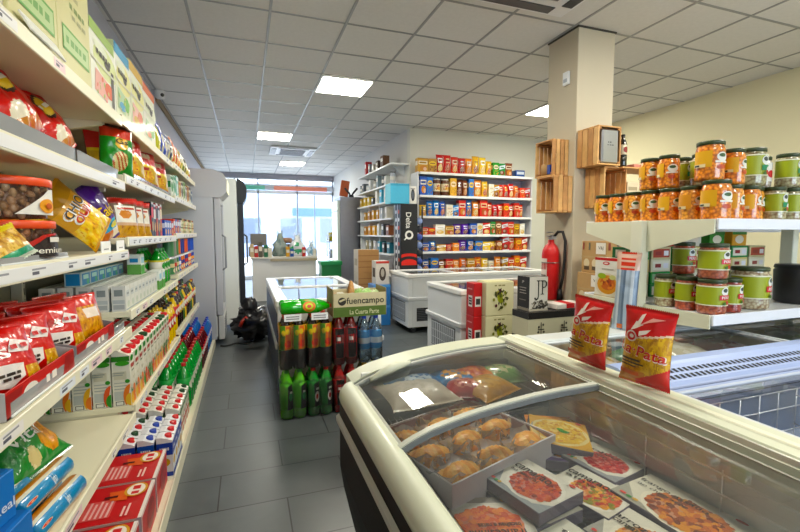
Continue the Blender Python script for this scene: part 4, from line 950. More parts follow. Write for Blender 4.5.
# steel upright fridge against the side wall
b = MB(); b.box(-.3, -.32, .08, .3, .32, 2.12, '#a8a8b0', 'steel', .006); fr = MB(); fr.box(-.36, -.3, .15, -.302, .3, 2.05, '#c8d4d0', 'paint', .004)
g = MB(); g.box(-.364, -.26, .25, -.36, .26, 1.8, '#e8fff4', 'litwhite', .0005); sg = MB(); sg.box(-.364, -.28, 1.84, -.36, .28, 2.03, '#cfe8c0', 'litwhite', .0005)
ft = MB()
for sx in (-1, 1):
    for sy in (-1, 1): ft.cyl(sx*.25, sy*.26, 0, .085, .02, '#333', 'rubber')
build('display_fridge', 'fridge', 'steel-sided display fridge with a lit front against the side wall', [('cabinet', b), ('door', fr, [('lit_glass', g), ('lit_sign', sg)]), ('feet', ft)], (2.21, 9.5, 0))
m = MB(); m.box(-.09, -.03, 0, .09, .03, .34, '#b85a30', 'card', .006, Matrix.Rotation(.15, 3, 'Y')); build('wooden_sign', 'sign', 'brown wooden board leaning on top of the steel-sided fridge', [(None, m)], (2.02, 9.36, 2.145))
m = MB(); m.tube([(-.14, 0, .2), (-.05, 0, .1), (0, 0, .03), (.05, 0, .1), (.14, 0, .2)], .022, '#1c1c20', 'plastic'); m.box(-.05, -.04, 0, .05, .04, .05, '#202024', 'plastic')
build('horn_ornament', 'ornament', 'black horn-shaped ornament on top of the steel-sided fridge', [(None, m)], (2.18, 9.32, 2.122))
# ================================================================== chest freezers (flat glass lids)
def chest(name_lab, x0, y0, x1, y1, h, z0=.08, side='#dfe3e8', vents=True, sidec=None, group=None, lids=True, blue=None, vface='x', fill='#cdd8e0'):
    """open-topped cabinet with a rim, two sliding glass lids, bumper band, vents and castors"""
    b = MB(); t = .06; rt = h-.05
    def wall(a): b.box(*a, side, 'paint', .004)
    wall((x0, y0, z0, x0+t, y1, rt)); wall((x1-t, y0, z0, x1, y1, rt)); wall((x0+t, y0, z0, x1-t, y0+t, rt)); wall((x0+t, y1-t, z0, x1-t, y1, rt))
    b.box(x0+t, y0+t, z0, x1-t, y1-t, z0+.22, fill, 'paint')
    if sidec: b.box(x0-.004, y0+.02, z0+.03, x0+.002, y1-.02, rt-.05, sidec, 'paint')
    rim = MB()
    for a in ((x0-.012, y0-.012, x1+.012, y0+t+.01), (x0-.012, y1-t-.01, x1+.012, y1+.012), (x0-.012, y0+t+.01, x0+t+.01, y1-t-.01), (x1-t-.01, y0+t+.01, x1+.012, y1-t-.01)):
        rim.box(a[0], a[1], rt, a[2], a[3], h, '#eceeef', 'plastic', .008)
    band = MB(); zb_ = z0+(h-z0)*.5
    for a in ((x0-.02, y0-.02, x1+.02, y0+.002), (x0-.02, y1-.002, x1+.02, y1+.02), (x0-.02, y0, x0+.002, y1), (x1-.002, y0, x1+.02, y1)):
        band.box(a[0], a[1], zb_, a[2], a[3], zb_+.05, '#c4c8ce', 'plastic', .008)
    parts = [('cabinet', b), ('rim', rim), ('bumper_band', band)]
    if vents:
        v = MB()
        yy0, yy1 = y0+.12, y1-.12
        if vface == 'x':
            v.box(x0-.006, yy0, z0+.06, x0, yy1, zb_-.03, '#54585e', 'matte', .001)
            n = 12
            for k in range(n): v.box(x0-.009, yy0+(yy1-yy0)*(k+.25)/n, z0+.07, x0-.005, yy0+(yy1-yy0)*(k+.75)/n, zb_-.04, '#b4bac2', 'paint', .0008)
            for k in range(4): v.box(x0-.01, yy0, z0+.07+(zb_-z0-.12)*k/3, x0-.005, yy1, z0+.076+(zb_-z0-.12)*k/3, '#b4bac2', 'paint', .0008)
        parts.append(('vent', v))
        v = MB(); v.box(x0+.12, y0-.006, z0+.08, x0+.5, y0, z0+.26, '#23262c', 'matte', .001)
        for k in range(7): v.box(x0+.13, y0-.008, z0+.09+.024*k, x0+.49, y0-.005, z0+.098+.024*k, '#565a62', 'matte', .0005)
        parts.append(('vent', v))
    cs = []
    for x in (x0+.1, x1-.1):
        for y in (y0+.08, y1-.08):
            c = MB(); c.lathe([(0, -.014), (.036, -.014), (.038, -.01), (.038, .01), (.036, .014), (0, .014)], '#2a2a2e', 'rubber', 12, Matrix.Translation((x, y, .038)) @ Matrix.Rotation(PI/2, 4, 'X'), False)
            c.box(x-.02, y-.02, .05, x+.02, y+.02, z0+.004, '#8c9098', 'steel'); cs.append(('castor', c))
    parts += cs
    if lids:
        nL = lids if isinstance(lids, int) and lids > 1 else 2
        longx = (x1-x0) > (y1-y0)
        for k in range(nL):
            g = MB(); f = MB(); zz = h-.012+.006*(k % 2)
            if longx: xa = x0+t+(x1-x0-2*t)*k/nL; xb = x0+t+(x1-x0-2*t)*(k+1)/nL; ya, yb = y0+t, y1-t
            else: ya = y0+t+(y1-y0-2*t)*k/nL; yb = y0+t+(y1-y0-2*t)*(k+1)/nL; xa, xb = x0+t, x1-t
            g.face([(xa, ya, zz), (xb, ya, zz), (xb, yb, zz), (xa, yb, zz)], '#fff', 'glass')
            for a in ((xa, ya, xb, ya+.025), (xa, yb-.025, xb, yb), (xa, ya, xa+.025, yb), (xb-.025, ya, xb, yb)): f.box(a[0], a[1], zz-.008, a[2], a[3], zz+.008, '#e6e8ea' , 'plastic')
            parts.append(('lid_frame', f, [('lid_glass', g)]))
    return build('chest_freezer', 'freezer', name_lab, parts)
chest('white chest freezer behind the soft drink packs, in the middle aisle', .215, 3.46, 1.06, 5.3, .82, .06, sidec='#2a3a5c', vents=False, lids=2)
chest('long white chest freezer in front of the biscuit shelving', 2.02, 5.35, 4.2, 6.12, .80, lids=3)
chest('white chest freezer with a grille, left of the wine boxes', 1.9, 3.62, 3.1, 4.42, .81, lids=2)
# frozen goods seen through the lids of the middle freezer
for i in range(4):
    for j in range(3):
        c = ['#d8d4c8', '#c85a3c', '#8cb0d0', '#e0c070', '#7ca86c'][(i*2+j) % 5]
        put(k_box('frozen_box', 'frozen box', .2, .28, .1, c, {'t': [('r', -.4, .3, .4, .7, '#f0f0ea'), ('e', .1, .5, .2, .15, '#b84a34')]}), '%s frozen pack inside the middle freezer, %s row from the front, %s from the left' % (['pale', 'red', 'blue', 'yellow', 'green'][(i*2+j) % 5], nth(i), nth(j)), (.4+.23*j, 3.75+.4*i, .2815+.0), 0, 'packs inside the middle freezer')

# ---- soft drink packs stacked before the middle freezer
def pack(label, x, z, body, cap, lab, art, wrapc=None, h=.345, r=.047, lz=(.3, .7), card=False, mat='pet', bl='drinks_pack', y=3.21, extra=None, nx=2):
    parts = []
    kb = bottle_mbs(r, h, body, cap, lab, art, mat, lz, capr=.017, neck=.5)
    me = [q.mesh('bottle') for q in kb]
    W_ = MB(); pw = nx*2*r+.006; pd = 4*r+.006
    for dx, sx in [((i-(nx-1)/2)*2*r, 1) for i in range(nx)]:
        for dy in (-r, r):
            parts.append((dx, dy))
    root = link(bl, None); root.empty_display_size = .05; root.location = (x, y, z)
    for dx, dy in parts:
        o = link('bottle', me[0], root); o.location = (dx, dy, 0)
        link('cap', me[1], o)
        if lab: link('wrap_label', me[2], o)
    wr = MB(); P = []
    for zz, k in ((.0, .92), (.02, 1.0), (h*.4, 1.0), (h*.66, 1.0), (h*.8, .9)):
        ring = []
        for t in range(28):
            a = 2*PI*t/28; cx, cyy = math.cos(a), math.sin(a); q = max(abs(cx), abs(cyy))**.75
            ring.append((cx/q*pw/2*k*1.01, cyy/q*pd/2*k*1.01, zz))
        P.append(ring)
    wr.grid(P, '#fff', wrapc or 'shrink', True, True)
    link('shrink_wrap', wr.mesh('shrink_wrap'), root)
    if card:
        m = MB(); m.box(-.06, -pd/2-.006, h*.9, .06, -pd/2-.004, h*.9+.05, '#eef0f0', 'card', .0005)
        for q in range(2): m.box(-.045, -pd/2-.0064, h*.9+.012+.016*q, .045, -pd/2-.0058, h*.9+.02+.016*q, '#8c8c90', 'card', .0001)
        link('price_card', m.mesh('price_card'), root)
    tag(root, label, 'drinks pack', 'soft drink packs before the middle freezer')
    return root
X1, X2, X3, X4 = .297, .488, .683, .878
GA = [('p', [(-.1, .1), (.12, .05), (.16, .95), (-.06, .95)], '#141c18'), ('e', .03, .5, .09, .3, '#e8e8e0')]
pack('pack of lime green bottles with dark labels, bottom left of the drinks stack', X1, .002, '#5cc81e', '#2c8a2c', '#54b828', [('p', [(.0, .02), (.17, .02), (.14, .98), (.02, .9)], '#12181a'), ('e', .09, .5, .05, .16, '#2c8a4c'), ('r', .06, .62, .13, .7, '#d8e0d0')], h=.36, lz=(.2, .74))
pack('pack of dark green bottles with a white emblem, bottom row second from left', X2, .002, '#1f9a34', '#c82020', '#1c8a30', [('p', [(.02, .02), (.17, .02), (.16, .98), (.0, .9)], '#10201a'), ('e', .08, .4, .06, .2, '#e8e0d8'), ('e', .08, .4, .035, .1, '#c82a24'), ('r', .05, .66, .14, .74, '#d8e0d0')], h=.36, lz=(.2, .74))
pack('pack of red-labelled cola bottles, bottom row third from left', X3, .002, '#b01014', '#d01818', '#c81418', [('p', [(-.08, .02), (.1, .02), (.12, .98), (-.1, .98)], '#1a0806'), ('r', -.13, .5, .13, .8, '#d8161a'), ('r', -.06, .6, .06, .7, '#f0e4e0')], h=.36, lz=(.16, .72))
pack('pack of yellow and green water bottles, bottom right of the drinks stack', X4, .002, '#a8c890', '#e8c028', '#d8c838', [('e', 0, .5, .14, .4, '#3c8a4a'), ('e', .05, .6, .06, .2, '#f0e8d0')], h=.36)
OA = [('p', [(-.16, .0), (-.04, .0), (-.02, 1), (-.16, 1)], '#5a9a34'), ('p', [(-.02, .0), (.14, .1), (.12, .98), (.0, .98)], '#e06a1c'), ('e', .05, .25, .09, .14, '#d82c1c'), ('e', -.06, .7, .05, .12, '#e8d040'), ('e', .04, .75, .05, .12, '#e8c030')]
zt = .364
pack('pack of dark bottles with orange and green labels, upper left of the drinks stack', X1, zt, '#1c0f0c', '#f0502c', '#d8a030', OA, h=.40, lz=(.38, .82), card=True)
pack('pack of dark bottles with orange and green labels, upper row second from left', X2, zt, '#1c0f0c', '#f0502c', '#e0b034', OA, h=.40, lz=(.38, .82), card=True)
pack('pack of cola bottles with red caps, upper row third from left', X3, zt, '#8c0e12', '#e8181c', '#c81418', [('p', [(-.1, .02), (.1, .02), (.13, .98), (-.12, .98)], '#140605'), ('r', -.15, .5, .15, .78, '#e01a1e'), ('r', -.08, .58, .02, .7, '#f4e8e4')], h=.385, lz=(.14, .74))
pack('pack of clear water bottles with blue caps, upper right of the drinks stack', X4, zt, '#cfe4f2', '#1c4ae0', '#7cb4e8', [('r', -.2, .3, .2, .6, '#e4eef6')], h=.36, mat='water')
# bottles lying on top
gl = bottle_mbs(.047, .38, '#2fae2c', '#d83a24', '#3cb034', [('e', .02, .5, .14, .4, '#e87a24'), ('e', .02, .5, .08, .24, '#d8e060'), ('e', .02, .5, .04, .14, '#d8301c')])
kit = Kit('soft_drink_bottle', 'bottle', [('bottle_body', gl[0]), ('cap', gl[1]), ('wrap_label', gl[2])])
for i, (y, zz, lab) in enumerate(((3.17, .765, 'lime green bottle lying across the orange-labelled packs, in front'), (3.262, .765, 'lime green bottle lying across the orange-labelled packs, behind the front one'), (3.216, .843, 'lime green bottle lying on top of the other two'))):
    if i == 2: continue
    o = put(kit, lab, (0, 0, 0), 0, 'lying green bottles'); lay(o, (.215, y, zz+.047), (1, 0, 0), 1.2)
# produce box with lettering
bx = MB(); w, d, h = .4, .26, .175
bx.box(-w/2, -d/2, 0, w/2, d/2, .006, '#b8a47c', 'card', .0005)
bx.box(-w/2, -d/2, 0, w/2, -d/2+.006, h, '#c9bd95', 'card', .0005); bx.box(-w/2, d/2-.006, 0, w/2, d/2, h, '#c9bd95', 'card', .0005)
for s in (-1, 1): bx.box(s*w/2-.003, -d/2, 0, s*w/2+.003, d/2, h+.03, '#a8966c', 'card', .0005)
bx.marks(box_faces(w, d, h)['f'], [('r', -.5, 0, .5, .42, '#4f6a1e'), ('e', -.34, .66, .075, .17, '#2e2a20'), ('p', [(-.4, .7), (-.3, .78), (-.28, .72), (-.38, .63)], '#c9bd95'), ('t', 'fuencampo', .1, .64, .72, .36, '#33301f'), ('t', 'La Cuarta Parte', .08, .2, .56, .2, '#cfd0a0')], 'card', .001)
build('produce_box', 'produce box', 'open cardboard produce box printed fuencampo on top of the drinks stack', [(None, bx)], (.785, 3.22, .734))
def produce(name, label, loc, r, c, fr=3, amp=.2, sd=1, sz=(1, 1, 1)):
    m = MB(); m.blob(0, 0, r*sz[2], r*sz[0], r*sz[1], r*sz[2], c, 'food', 14, 9, amp, fr, sd)
    build(name, 'vegetable', label, [(None, m)], loc)
zz = .755
for i, (x, y, r, c, n) in enumerate(((.86, 3.2, .062, '#9cc470', 'pale green lettuce at the right of the produce box'), (.93, 3.25, .055, '#c0d49a', 'whitish green lettuce at the right end of the produce box'), (.82, 3.29, .058, '#8cb45c', 'green lettuce at the back of the produce box'), (.74, 3.2, .05, '#8a8474', 'greyish root vegetable in the middle of the produce box'), (.66, 3.22, .052, '#c4c4b4', 'pale wrapped vegetable at the left of the produce box'))):
    produce('lettuce' if 'lettuce' in n else 'root_vegetable', n, (x, y, zz), r, c, 4, .4, i, (1, 1, 1.35))
produce('root_vegetable', 'brown upright root standing at the back of the produce box', (.765, 3.3, zz), .03, '#c08a4c', 2, .15, 9, (1, 1, 3.6))
produce('root_vegetable', 'brownish root lying in the left back corner of the produce box', (.645, 3.31, zz), .05, '#b08a60', 2, .3, 11, (1, 1, 1.3))

# ================================================================== wine boxes beside the second chest freezer
cb = MB(); w, d, h = .285, .17, .3
cb = box_mb(w, d, h, '#d8d6b6', {'l': [('r', -.5, .0, .5, .01, '#b4b28c')]}, 'print', .004)
F = box_faces(w, d, h)['f']
OL = [('k', 0, .9, .4, .05, '#8a8860')]
rr = random.Random(4)
OL += [('e', 0, .55, .1, .17, '#a8b04a'), ('e', -.03, .68, .1, .08, '#c0c05a'), ('e', .04, .45, .08, .1, '#8c983a')]
for k in range(26):
    a = rr.uniform(0, 2*PI); q = rr.uniform(.14, .36); u, v = q*math.cos(a)*.95, .52+q*.95*math.sin(a); b = a+rr.uniform(-.9, .9); L = .07
    OL.append(('p', [(u-L*math.cos(b), v-L*math.sin(b)), (u+.025*math.sin(b), v-.025*math.cos(b)), (u+L*math.cos(b), v+L*math.sin(b)), (u-.025*math.sin(b), v+.025*math.cos(b))], rr.choice(['#2c2a1c', '#3a3a22', '#55582c', '#6a6c34'])))
for k in range(8):
    a = k*.8; OL.append(('e', .24*math.cos(a), .5+.26*math.sin(a), .04, .05, ['#3a3f1c', '#7c8434', '#4a1c2c'][k % 3]))
OL += [('e', .0, .6, .05, .06, '#55601e'), ('e', .02, .72, .04, .03, '#3c3c20')]
cb.marks(F, OL, 'print', .0005)
fl = MB(); fl.box(-w/2+.01, -d/2+.01, h, w/2-.01, d/2-.01, h+.006, '#e4e2b8', 'print', .002)
wk = Kit('wine_box', 'wine box', [('carton_body', cb), ('top_flap', fl)], h)
for i in range(3): put(wk, ['cream box with an olive branch print, bottom of its stack', 'cream box with an olive branch print, middle of its stack', 'cream box with an olive branch print, top of its stack'][i], (2.12, 3.385, .002+.3065*i), 0, 'cream olive boxes')
rk2 = k_box('wine_box', 'wine box', .085, .14, .3, '#c2161e', {'l': [('r', -.2, .28, .3, .62, '#e8e4e4'), ('r', -.14, .34, .24, .56, '#2c2c2c'), ('r', -.1, .4, .2, .43, '#e8e4e4'), ('r', -.1, .48, .2, .51, '#e8e4e4'), ('r', -.3, .8, .3, .84, '#e0a0a0')], 'f': [('r', -.35, .3, .35, .6, '#e8e4e4'), ('r', -.25, .36, .25, .54, '#333')]}, 'print', .004)
for i in range(3): put(rk2, ['slim red box left of the olive boxes, bottom of its stack', 'slim red box left of the olive boxes, middle of its stack', 'slim red box left of the olive boxes, top of its stack'][i], (1.932, 3.43, .002+.3015*i), 0, 'slim red boxes')
jw, jd, jh = .165, .15, .255
jb = box_mb(jw, jd, jh, '#e4e2dc', {}, 'print', .003)
FF = box_faces(jw, jd, jh)
K = '#1f1d1c'
jb.marks(FF['f'], [('r', -.05, .42, .01, .9, K), ('r', -.12, .87, .08, .9, K), ('p', [(-.05, .44), (.01, .44), (-.02, .36), (-.1, .31), (-.2, .32), (-.24, .37), (-.18, .38), (-.12, .36), (-.07, .39)], K), ('e', -.2, .375, .045, .025, K),
    ('r', .16, .48, .22, .9, K), ('r', .1, .87, .26, .9, K), ('r', .1, .48, .28, .5, K), ('p', [(.22, .9), (.34, .89), (.43, .83), (.43, .74), (.34, .68), (.22, .67), (.22, .7), (.32, .71), (.36, .76), (.36, .82), (.32, .86), (.22, .87)], K),
    ('p', [(-.5, .06), (.5, .2), (.5, .14), (-.5, .0)], '#3a3834'), ('s', -.45, .05, .5, .3, ['#4a4640', '#8c887c', '#2a2826'], 40, .011), ('k', 0, .27, .5, .03, K), ('r', -.5, .0, .5, .06, '#cfcabc')], 'print', .0006)
jb.marks(FF['l'], [('r', -.5, .08, .5, 1, '#181718'), ('r', -.3, .5, .25, .52, '#b8b4ac'), ('r', -.3, .58, .2, .6, '#b8b4ac'), ('r', -.3, .66, .25, .68, '#b8b4ac'), ('t', 'JP', -.02, .84, .2, .08, '#c8c4bc'), ('r', -.3, .3, .25, .32, '#8c8880'), ('r', -.5, .0, .5, .08, '#8c867c')], 'print', .0006)
jb.marks(FF['t'], [('r', -.5, 0, .5, 1, '#242020')], 'print', .0006)
put(Kit('wine_box', 'wine box', [(None, jb)]), 'white wine box with black JP lettering, standing on the flat cream gift boxes', (2.045, 2.74, .7695))
fw, fd, fh = .575, .2, .19
fb = box_mb(fw, fd, fh, '#cfccb4', {}, 'print', .003); FF = box_faces(fw, fd, fh)
fb.marks(FF['t'], [('r', -.5, 0, .5, 1, '#161515'), ('e', -.34, .3, .03, .06, '#d8d4c8'), ('e', .04, .32, .03, .06, '#d8d4c8'), ('e', .36, .3, .03, .06, '#d8d4c8'), ('e', -.1, .75, .03, .05, '#a8a498')], 'print')
fb.marks(FF['f'], [('r', -.5, .74, .5, 1, '#161515')]+[q for u in (-.3, .06, .38) for q in (('r', u-.006, .16, u+.006, .6, '#2c2a24'), ('r', u-.05, .3, u+.05, .34, '#2c2a24'), ('e', u-.035, .42, .014, .05, '#2c2a24'), ('e', u+.03, .5, .014, .05, '#2c2a24'), ('e', u+.04, .22, .016, .05, '#4a483c'), ('e', u-.045, .22, .016, .05, '#4a483c'))], 'print', .001)
fb.marks(FF['l'], [('r', -.5, .74, .5, 1, '#161515')], 'print')
fk2 = Kit('gift_box', 'gift box', [(None, fb)], fh)
for i in range(4): put(fk2, ['flat cream gift box with a black lid, bottom of its stack', 'flat cream gift box with a black lid, second from the bottom of its stack', 'flat cream gift box with a black lid, third from the bottom of its stack', 'flat cream gift box with a black lid, top of its stack before the fire extinguisher'][i], (2.212, 2.722, .003+.1915*i), 0, 'flat cream gift boxes')
m = MB(); m.box(-.13, -.075, 0, .13, .075, .04, '#e8e4e0', 'print', .004); m.box(-.04, -.0755, .005, .04, .0755, .0405, '#c82028', 'print', .0005)
build('small_parcel', 'parcel', 'small white and red packet lying on the flat black-lidded gift box', [(None, m)], (2.33, 2.73, .7705), .05)

# ---- fire extinguisher on the pillar
b = MB(); b.lathe([(0, 0), (.07, .0), (.075, .012), (.075, .4), (.07, .44), (.052, .475), (.028, .5), (.026, .53), (0, .53)], '#d0141a', 'paint', 26)
b.marks(cyl_surf(.0752, .1, .28, 2*PI), [('r', -.2, .05, -.02, .95, '#e8dcd8'), ('r', -.19, .6, -.03, .8, '#b81a1a'), ('r', -.18, .2, -.04, .24, '#555'), ('r', -.18, .3, -.04, .34, '#555'), ('r', -.18, .4, -.04, .44, '#555')], 'print')
v = MB(); v.cyl(0, 0, .52, .57, .022, '#c8c8cc', 'steel'); v.box(-.012, -.1, .555, .012, .05, .568, '#b8babf', 'steel'); v.box(-.012, -.11, .59, .012, .045, .602, '#b8babf', 'steel', None, Matrix.Rotation(.0, 3, 'X')); v.cyl(.03, -.01, .535, .56, .02, '#e0e0e0', 'steel')
hs = MB(); hs.tube([(.02, 0, .55), (.06, -.01, .6), (.1, -.01, .6), (.125, -.01, .52), (.125, -.02, .36), (.115, -.03, .2), (.1, -.035, .1)], .013, '#17171a', 'rubber')
nz = MB(); nz.lathe([(0, -.1), (.03, -.1), (.018, 0), (0, 0)], '#141416', 'rubber', 12, Matrix.Translation((.098, -.036, .1)))
br = MB(); br.box(-.03, .07, .1, .03, .092, .45, '#8c8c90', 'steel'); br.tube([(.078*math.cos(t), .078*math.sin(t), .33) for t in [2*PI*i/24 for i in range(24)]], .004, '#888', 'steel', 6, True)
build('fire_extinguisher', 'fire extinguisher', 'red fire extinguisher with a black hose hanging on the cream pillar', [('cylinder', b), ('valve_handle', v), ('hose', hs, [('nozzle', nz)]), ('wall_bracket', br)], (2.55, 3.17, .76), -.95)

# ---- pine crates on the pillar
def crate(w, d, h, label, loc, rz):
    """open crate seen from its mouth (-Y): slatted sides, back, solid ends"""
    m = MB(); t = .012; c = ['#d8a868', '#c8945a', '#dcae70', '#b8844c']
    n = 4
    for k in range(n):
        y0 = -d/2+d*k/n+.004; y1 = -d/2+d*(k+1)/n-.004; cc = c[k % 4]
        m.box(-w/2, y0, 0, w/2, y1, t, cc, 'wood'); m.box(-w/2, y0, h-t, w/2, y1, h, c[(k+1) % 4], 'wood')
        m.box(-w/2, y0, t, -w/2+t, y1, h-t, c[(k+2) % 4], 'wood'); m.box(w/2-t, y0, t, w/2, y1, h-t, c[(k+3) % 4], 'wood')
    for k in range(4): m.box(-w/2+t+(w-2*t)*k/4+.003, d/2-.014, t, -w/2+t+(w-2*t)*(k+1)/4-.003, d/2-.002, h-t, c[k], 'wood')
    for sx in (-1, 1):
        for sz in (0, 1): m.box(sx*(w/2-.022)-.01, -d/2+.005, .012 if not sz else h-.032, sx*(w/2-.022)+.01, d/2-.015, .032 if not sz else h-.012, '#a87440', 'wood')
    return build('wooden_crate', 'crate', label, [(None, m)], loc, rz, 'pine crates on the pillar')
crate(.235, .175, .31, 'pine crate on the left face of the pillar, upper one holding bottles', (2.555, 3.2, 1.84), -PI/2)
crate(.235, .2, .31, 'pine crate on the left face of the pillar, lower one', (2.543, 3.14, 1.525), -PI/2)
crate(.235, .24, .31, 'pine crate on the front of the pillar, upper one holding a silver tin box', (2.765, 2.876, 1.895), 0)
crate(.235, .22, .33, 'pine crate on the front of the pillar, lower one behind the jars', (2.86, 2.886, 1.56), 0)
m = MB(); m.lathe([(0, 0), (.045, 0), (.052, .06), (.045, .1)], '#b8905a', 'wood', 14); put(Kit('basket', 'basket', [(None, m)]), 'small wicker basket inside the upper left pine crate', (2.535, 3.235, 1.8535))
wb = k_bottle(.034, .27, '#12140f', '#1a1a1a', '#d8d0b8', [('e', 0, .5, .1, .3, '#8a2a24')], True, 'wine_bottle', neck=.36)
put(wb, 'dark bottle standing in the upper left pine crate beside the basket', (2.55, 3.14, 1.8535)); put(wb, 'dark wine bottle with a pale label beside the silver tin box on the pillar', (2.965, 2.82, 1.892)) 
m = MB(); m.box(-.03, -.02, 0, .03, .02, .08, '#3a4a8c', 'print', .003); put(Kit('small_box', 'box', [(None, m)]), 'small blue box set in the near corner of the upper left pine crate', (2.495, 3.125, 1.8545))
m = MB(); m.box(-.085, -.04, 0, .085, .04, .272, '#b9bcc4', 'steel', .012); m.marks(box_faces(.17, .08, .27)['f'], [('k', -.05, .62, .22, .05, '#5a5c62'), ('k', 0, .54, .4, .04, '#6a6c72')], 'print', .0006)
put(Kit('tin_box', 'tin', [(None, m)]), 'silver tin box in the upper right pine crate on the pillar', (2.775, 2.80, 1.9085))
m = MB(); m.box(-.08, -.06, 0, .08, .06, .03, '#c07a68', 'card', .003); put(Kit('small_box', 'box', [(None, m)]), 'flat pinkish box beyond the dark wine bottle by the pillar', (3.13, 2.84, 1.892))
m = MB(); m.box(-.3, -.13, 0, .3, .13, .014, '#c8945a', 'wood'); m.box(-.28, .1, -.14, -.25, .13, 0, '#a87440', 'wood'); m.box(.25, .1, -.14, .28, .13, 0, '#a87440', 'wood')
put(Kit('wall_shelf', 'shelf', [(None, m)]), 'short pine board right of the pillar crates carrying the dark bottle', (3.195, 2.876, 1.8765))
kit = k_box('paper_packet', 'packet', .12, .1, .1, '#d8c8a8', {'f': [('r', -.4, .3, .4, .6, '#a89878')]}, 'card')
for i in range(2): put(kit, ['pale paper packet behind the front jars, lower of two', 'pale paper packet behind the front jars, upper of two'][i], (3.08, 2.86, 1.5765+.101*i), 0, 'pale paper packets')
m = MB(); m.box(-.2, -.12, 0, .2, .12, .014, '#b8844c', 'wood'); m.box(-.19, .09, -.1, -.16, .12, 0, '#a87440', 'wood'); m.box(.16, .09, -.1, .19, .12, 0, '#a87440', 'wood')
put(Kit('wall_shelf', 'shelf', [(None, m)]), 'lower short pine board right of the pillar crates carrying paper packets', (3.19, 2.876, 1.562))
# ---- brown cartons on a table before the pillar
m = MB(); m.box(-.14, -.15, .74, .14, .15, .765, '#b49468', 'wood')
legs = []
for sx in (-1, 1):
    for sy in (-1, 1):
        l = MB(); l.box(sx*.115-.018, sy*.12-.018, 0, sx*.115+.018, sy*.12+.018, .74, '#9a7a50', 'wood'); legs.append(('leg', l))
build('side_table', 'table', 'plain narrow wooden table under the brown cartons by the pillar', [('table_top', m)]+legs, (2.75, 2.76, 0))
def brown(w, d, h, st):
    art = [('r', -.5, .47, .5, .53, '#b89a6a'), ('e', -.28, .3, .12, .14, '#d8c8a4'), ('e', .06, .3, .12, .14, '#d8c8a4'), ('r', -.38, .08, -.16, .2, '#5c4a34'), ('r', -.05, .08, .18, .2, '#5c4a34'), ('r', .1, .6, .48, .95, '#e8e4da'), ('t', 'V&J', .29, .78, .2, .12, '#3a3630')]
    if st: art += [('r', -.45, .72, -.38, .95, '#8a3a2c'), ('r', -.2, .72, -.13, .95, '#6a6a5a')]
    return k_box('cardboard_carton', 'carton', w, d, h, '#b8935f', {'fl': art, 't': [('r', -.5, .46, .5, .54, '#cbb183')]}, 'card', .003)
put(brown(.28, .26, .262, 0), 'brown cardboard carton with round stamps, lower one by the pillar', (2.73, 2.75, .7665), 0, 'brown cartons by the pillar')
put(brown(.34, .26, .255, 1), 'brown cardboard carton with a white patch, upper one by the pillar', (2.80, 2.75, 1.03), 0, 'brown cartons by the pillar')
# ================================================================== biscuit shelving on the rear wall
BX0, BX1, BYF, BYB = 2.6, 4.72, 6.4, 6.74
BZ = [.72, 1.05, 1.32, 1.62, 1.95, 2.31]
parts = []
b = MB(); b.box(BX0, BYB-.012, 0, BX1, BYB, 2.3, '#9ea2b8', 'paint'); parts.append(('back_panel', b))
for x in (BX0-.02, BX1):
    u = MB(); u.box(x, BYF+.02, 0, x+.02, BYB, 2.32, '#d8dadf', 'paint'); parts.append(('side_panel', u))
for z in [.12]+BZ:
    s = MB(); s.box(BX0, BYF if z != 2.31 else BYF-.02, z-.03, BX1, BYB-.013, z, '#d6d8dc', 'paint'); r = MB(); r.box(BX0, BYF-.012 if z != 2.31 else BYF-.032, z-.034, BX1, BYF if z != 2.31 else BYF-.02, z+.004, '#eceef0', 'paint')
    parts.append(('shelf', s, [('price_rail', r)]))
build('biscuit_shelving', 'shelving', 'white shelving full of biscuits and coffee on the rear wall', parts)
PNL = MB(); PNL.box(0, 0, 0, .03, .5, 1.5, '#e8e4d8', 'paint')
PAL = {
 'red': ['#d8241c', '#e03a24', '#c81c20'], 'blue': ['#2c5cc0', '#3c7cd0', '#5090d8'], 'yellow': ['#f0c020', '#e8b030', '#f4d040'], 'green': ['#3c9a3c', '#2c8a44'], 'orange': ['#f08a20', '#e87424'], 'brown': ['#8a4a2c', '#6a3420'], 'purple': ['#5a3a9a', '#7050b0'], 'white': ['#ece8dc', '#e0dcd0'], 'gold': ['#c89a4c', '#b88a3c']}
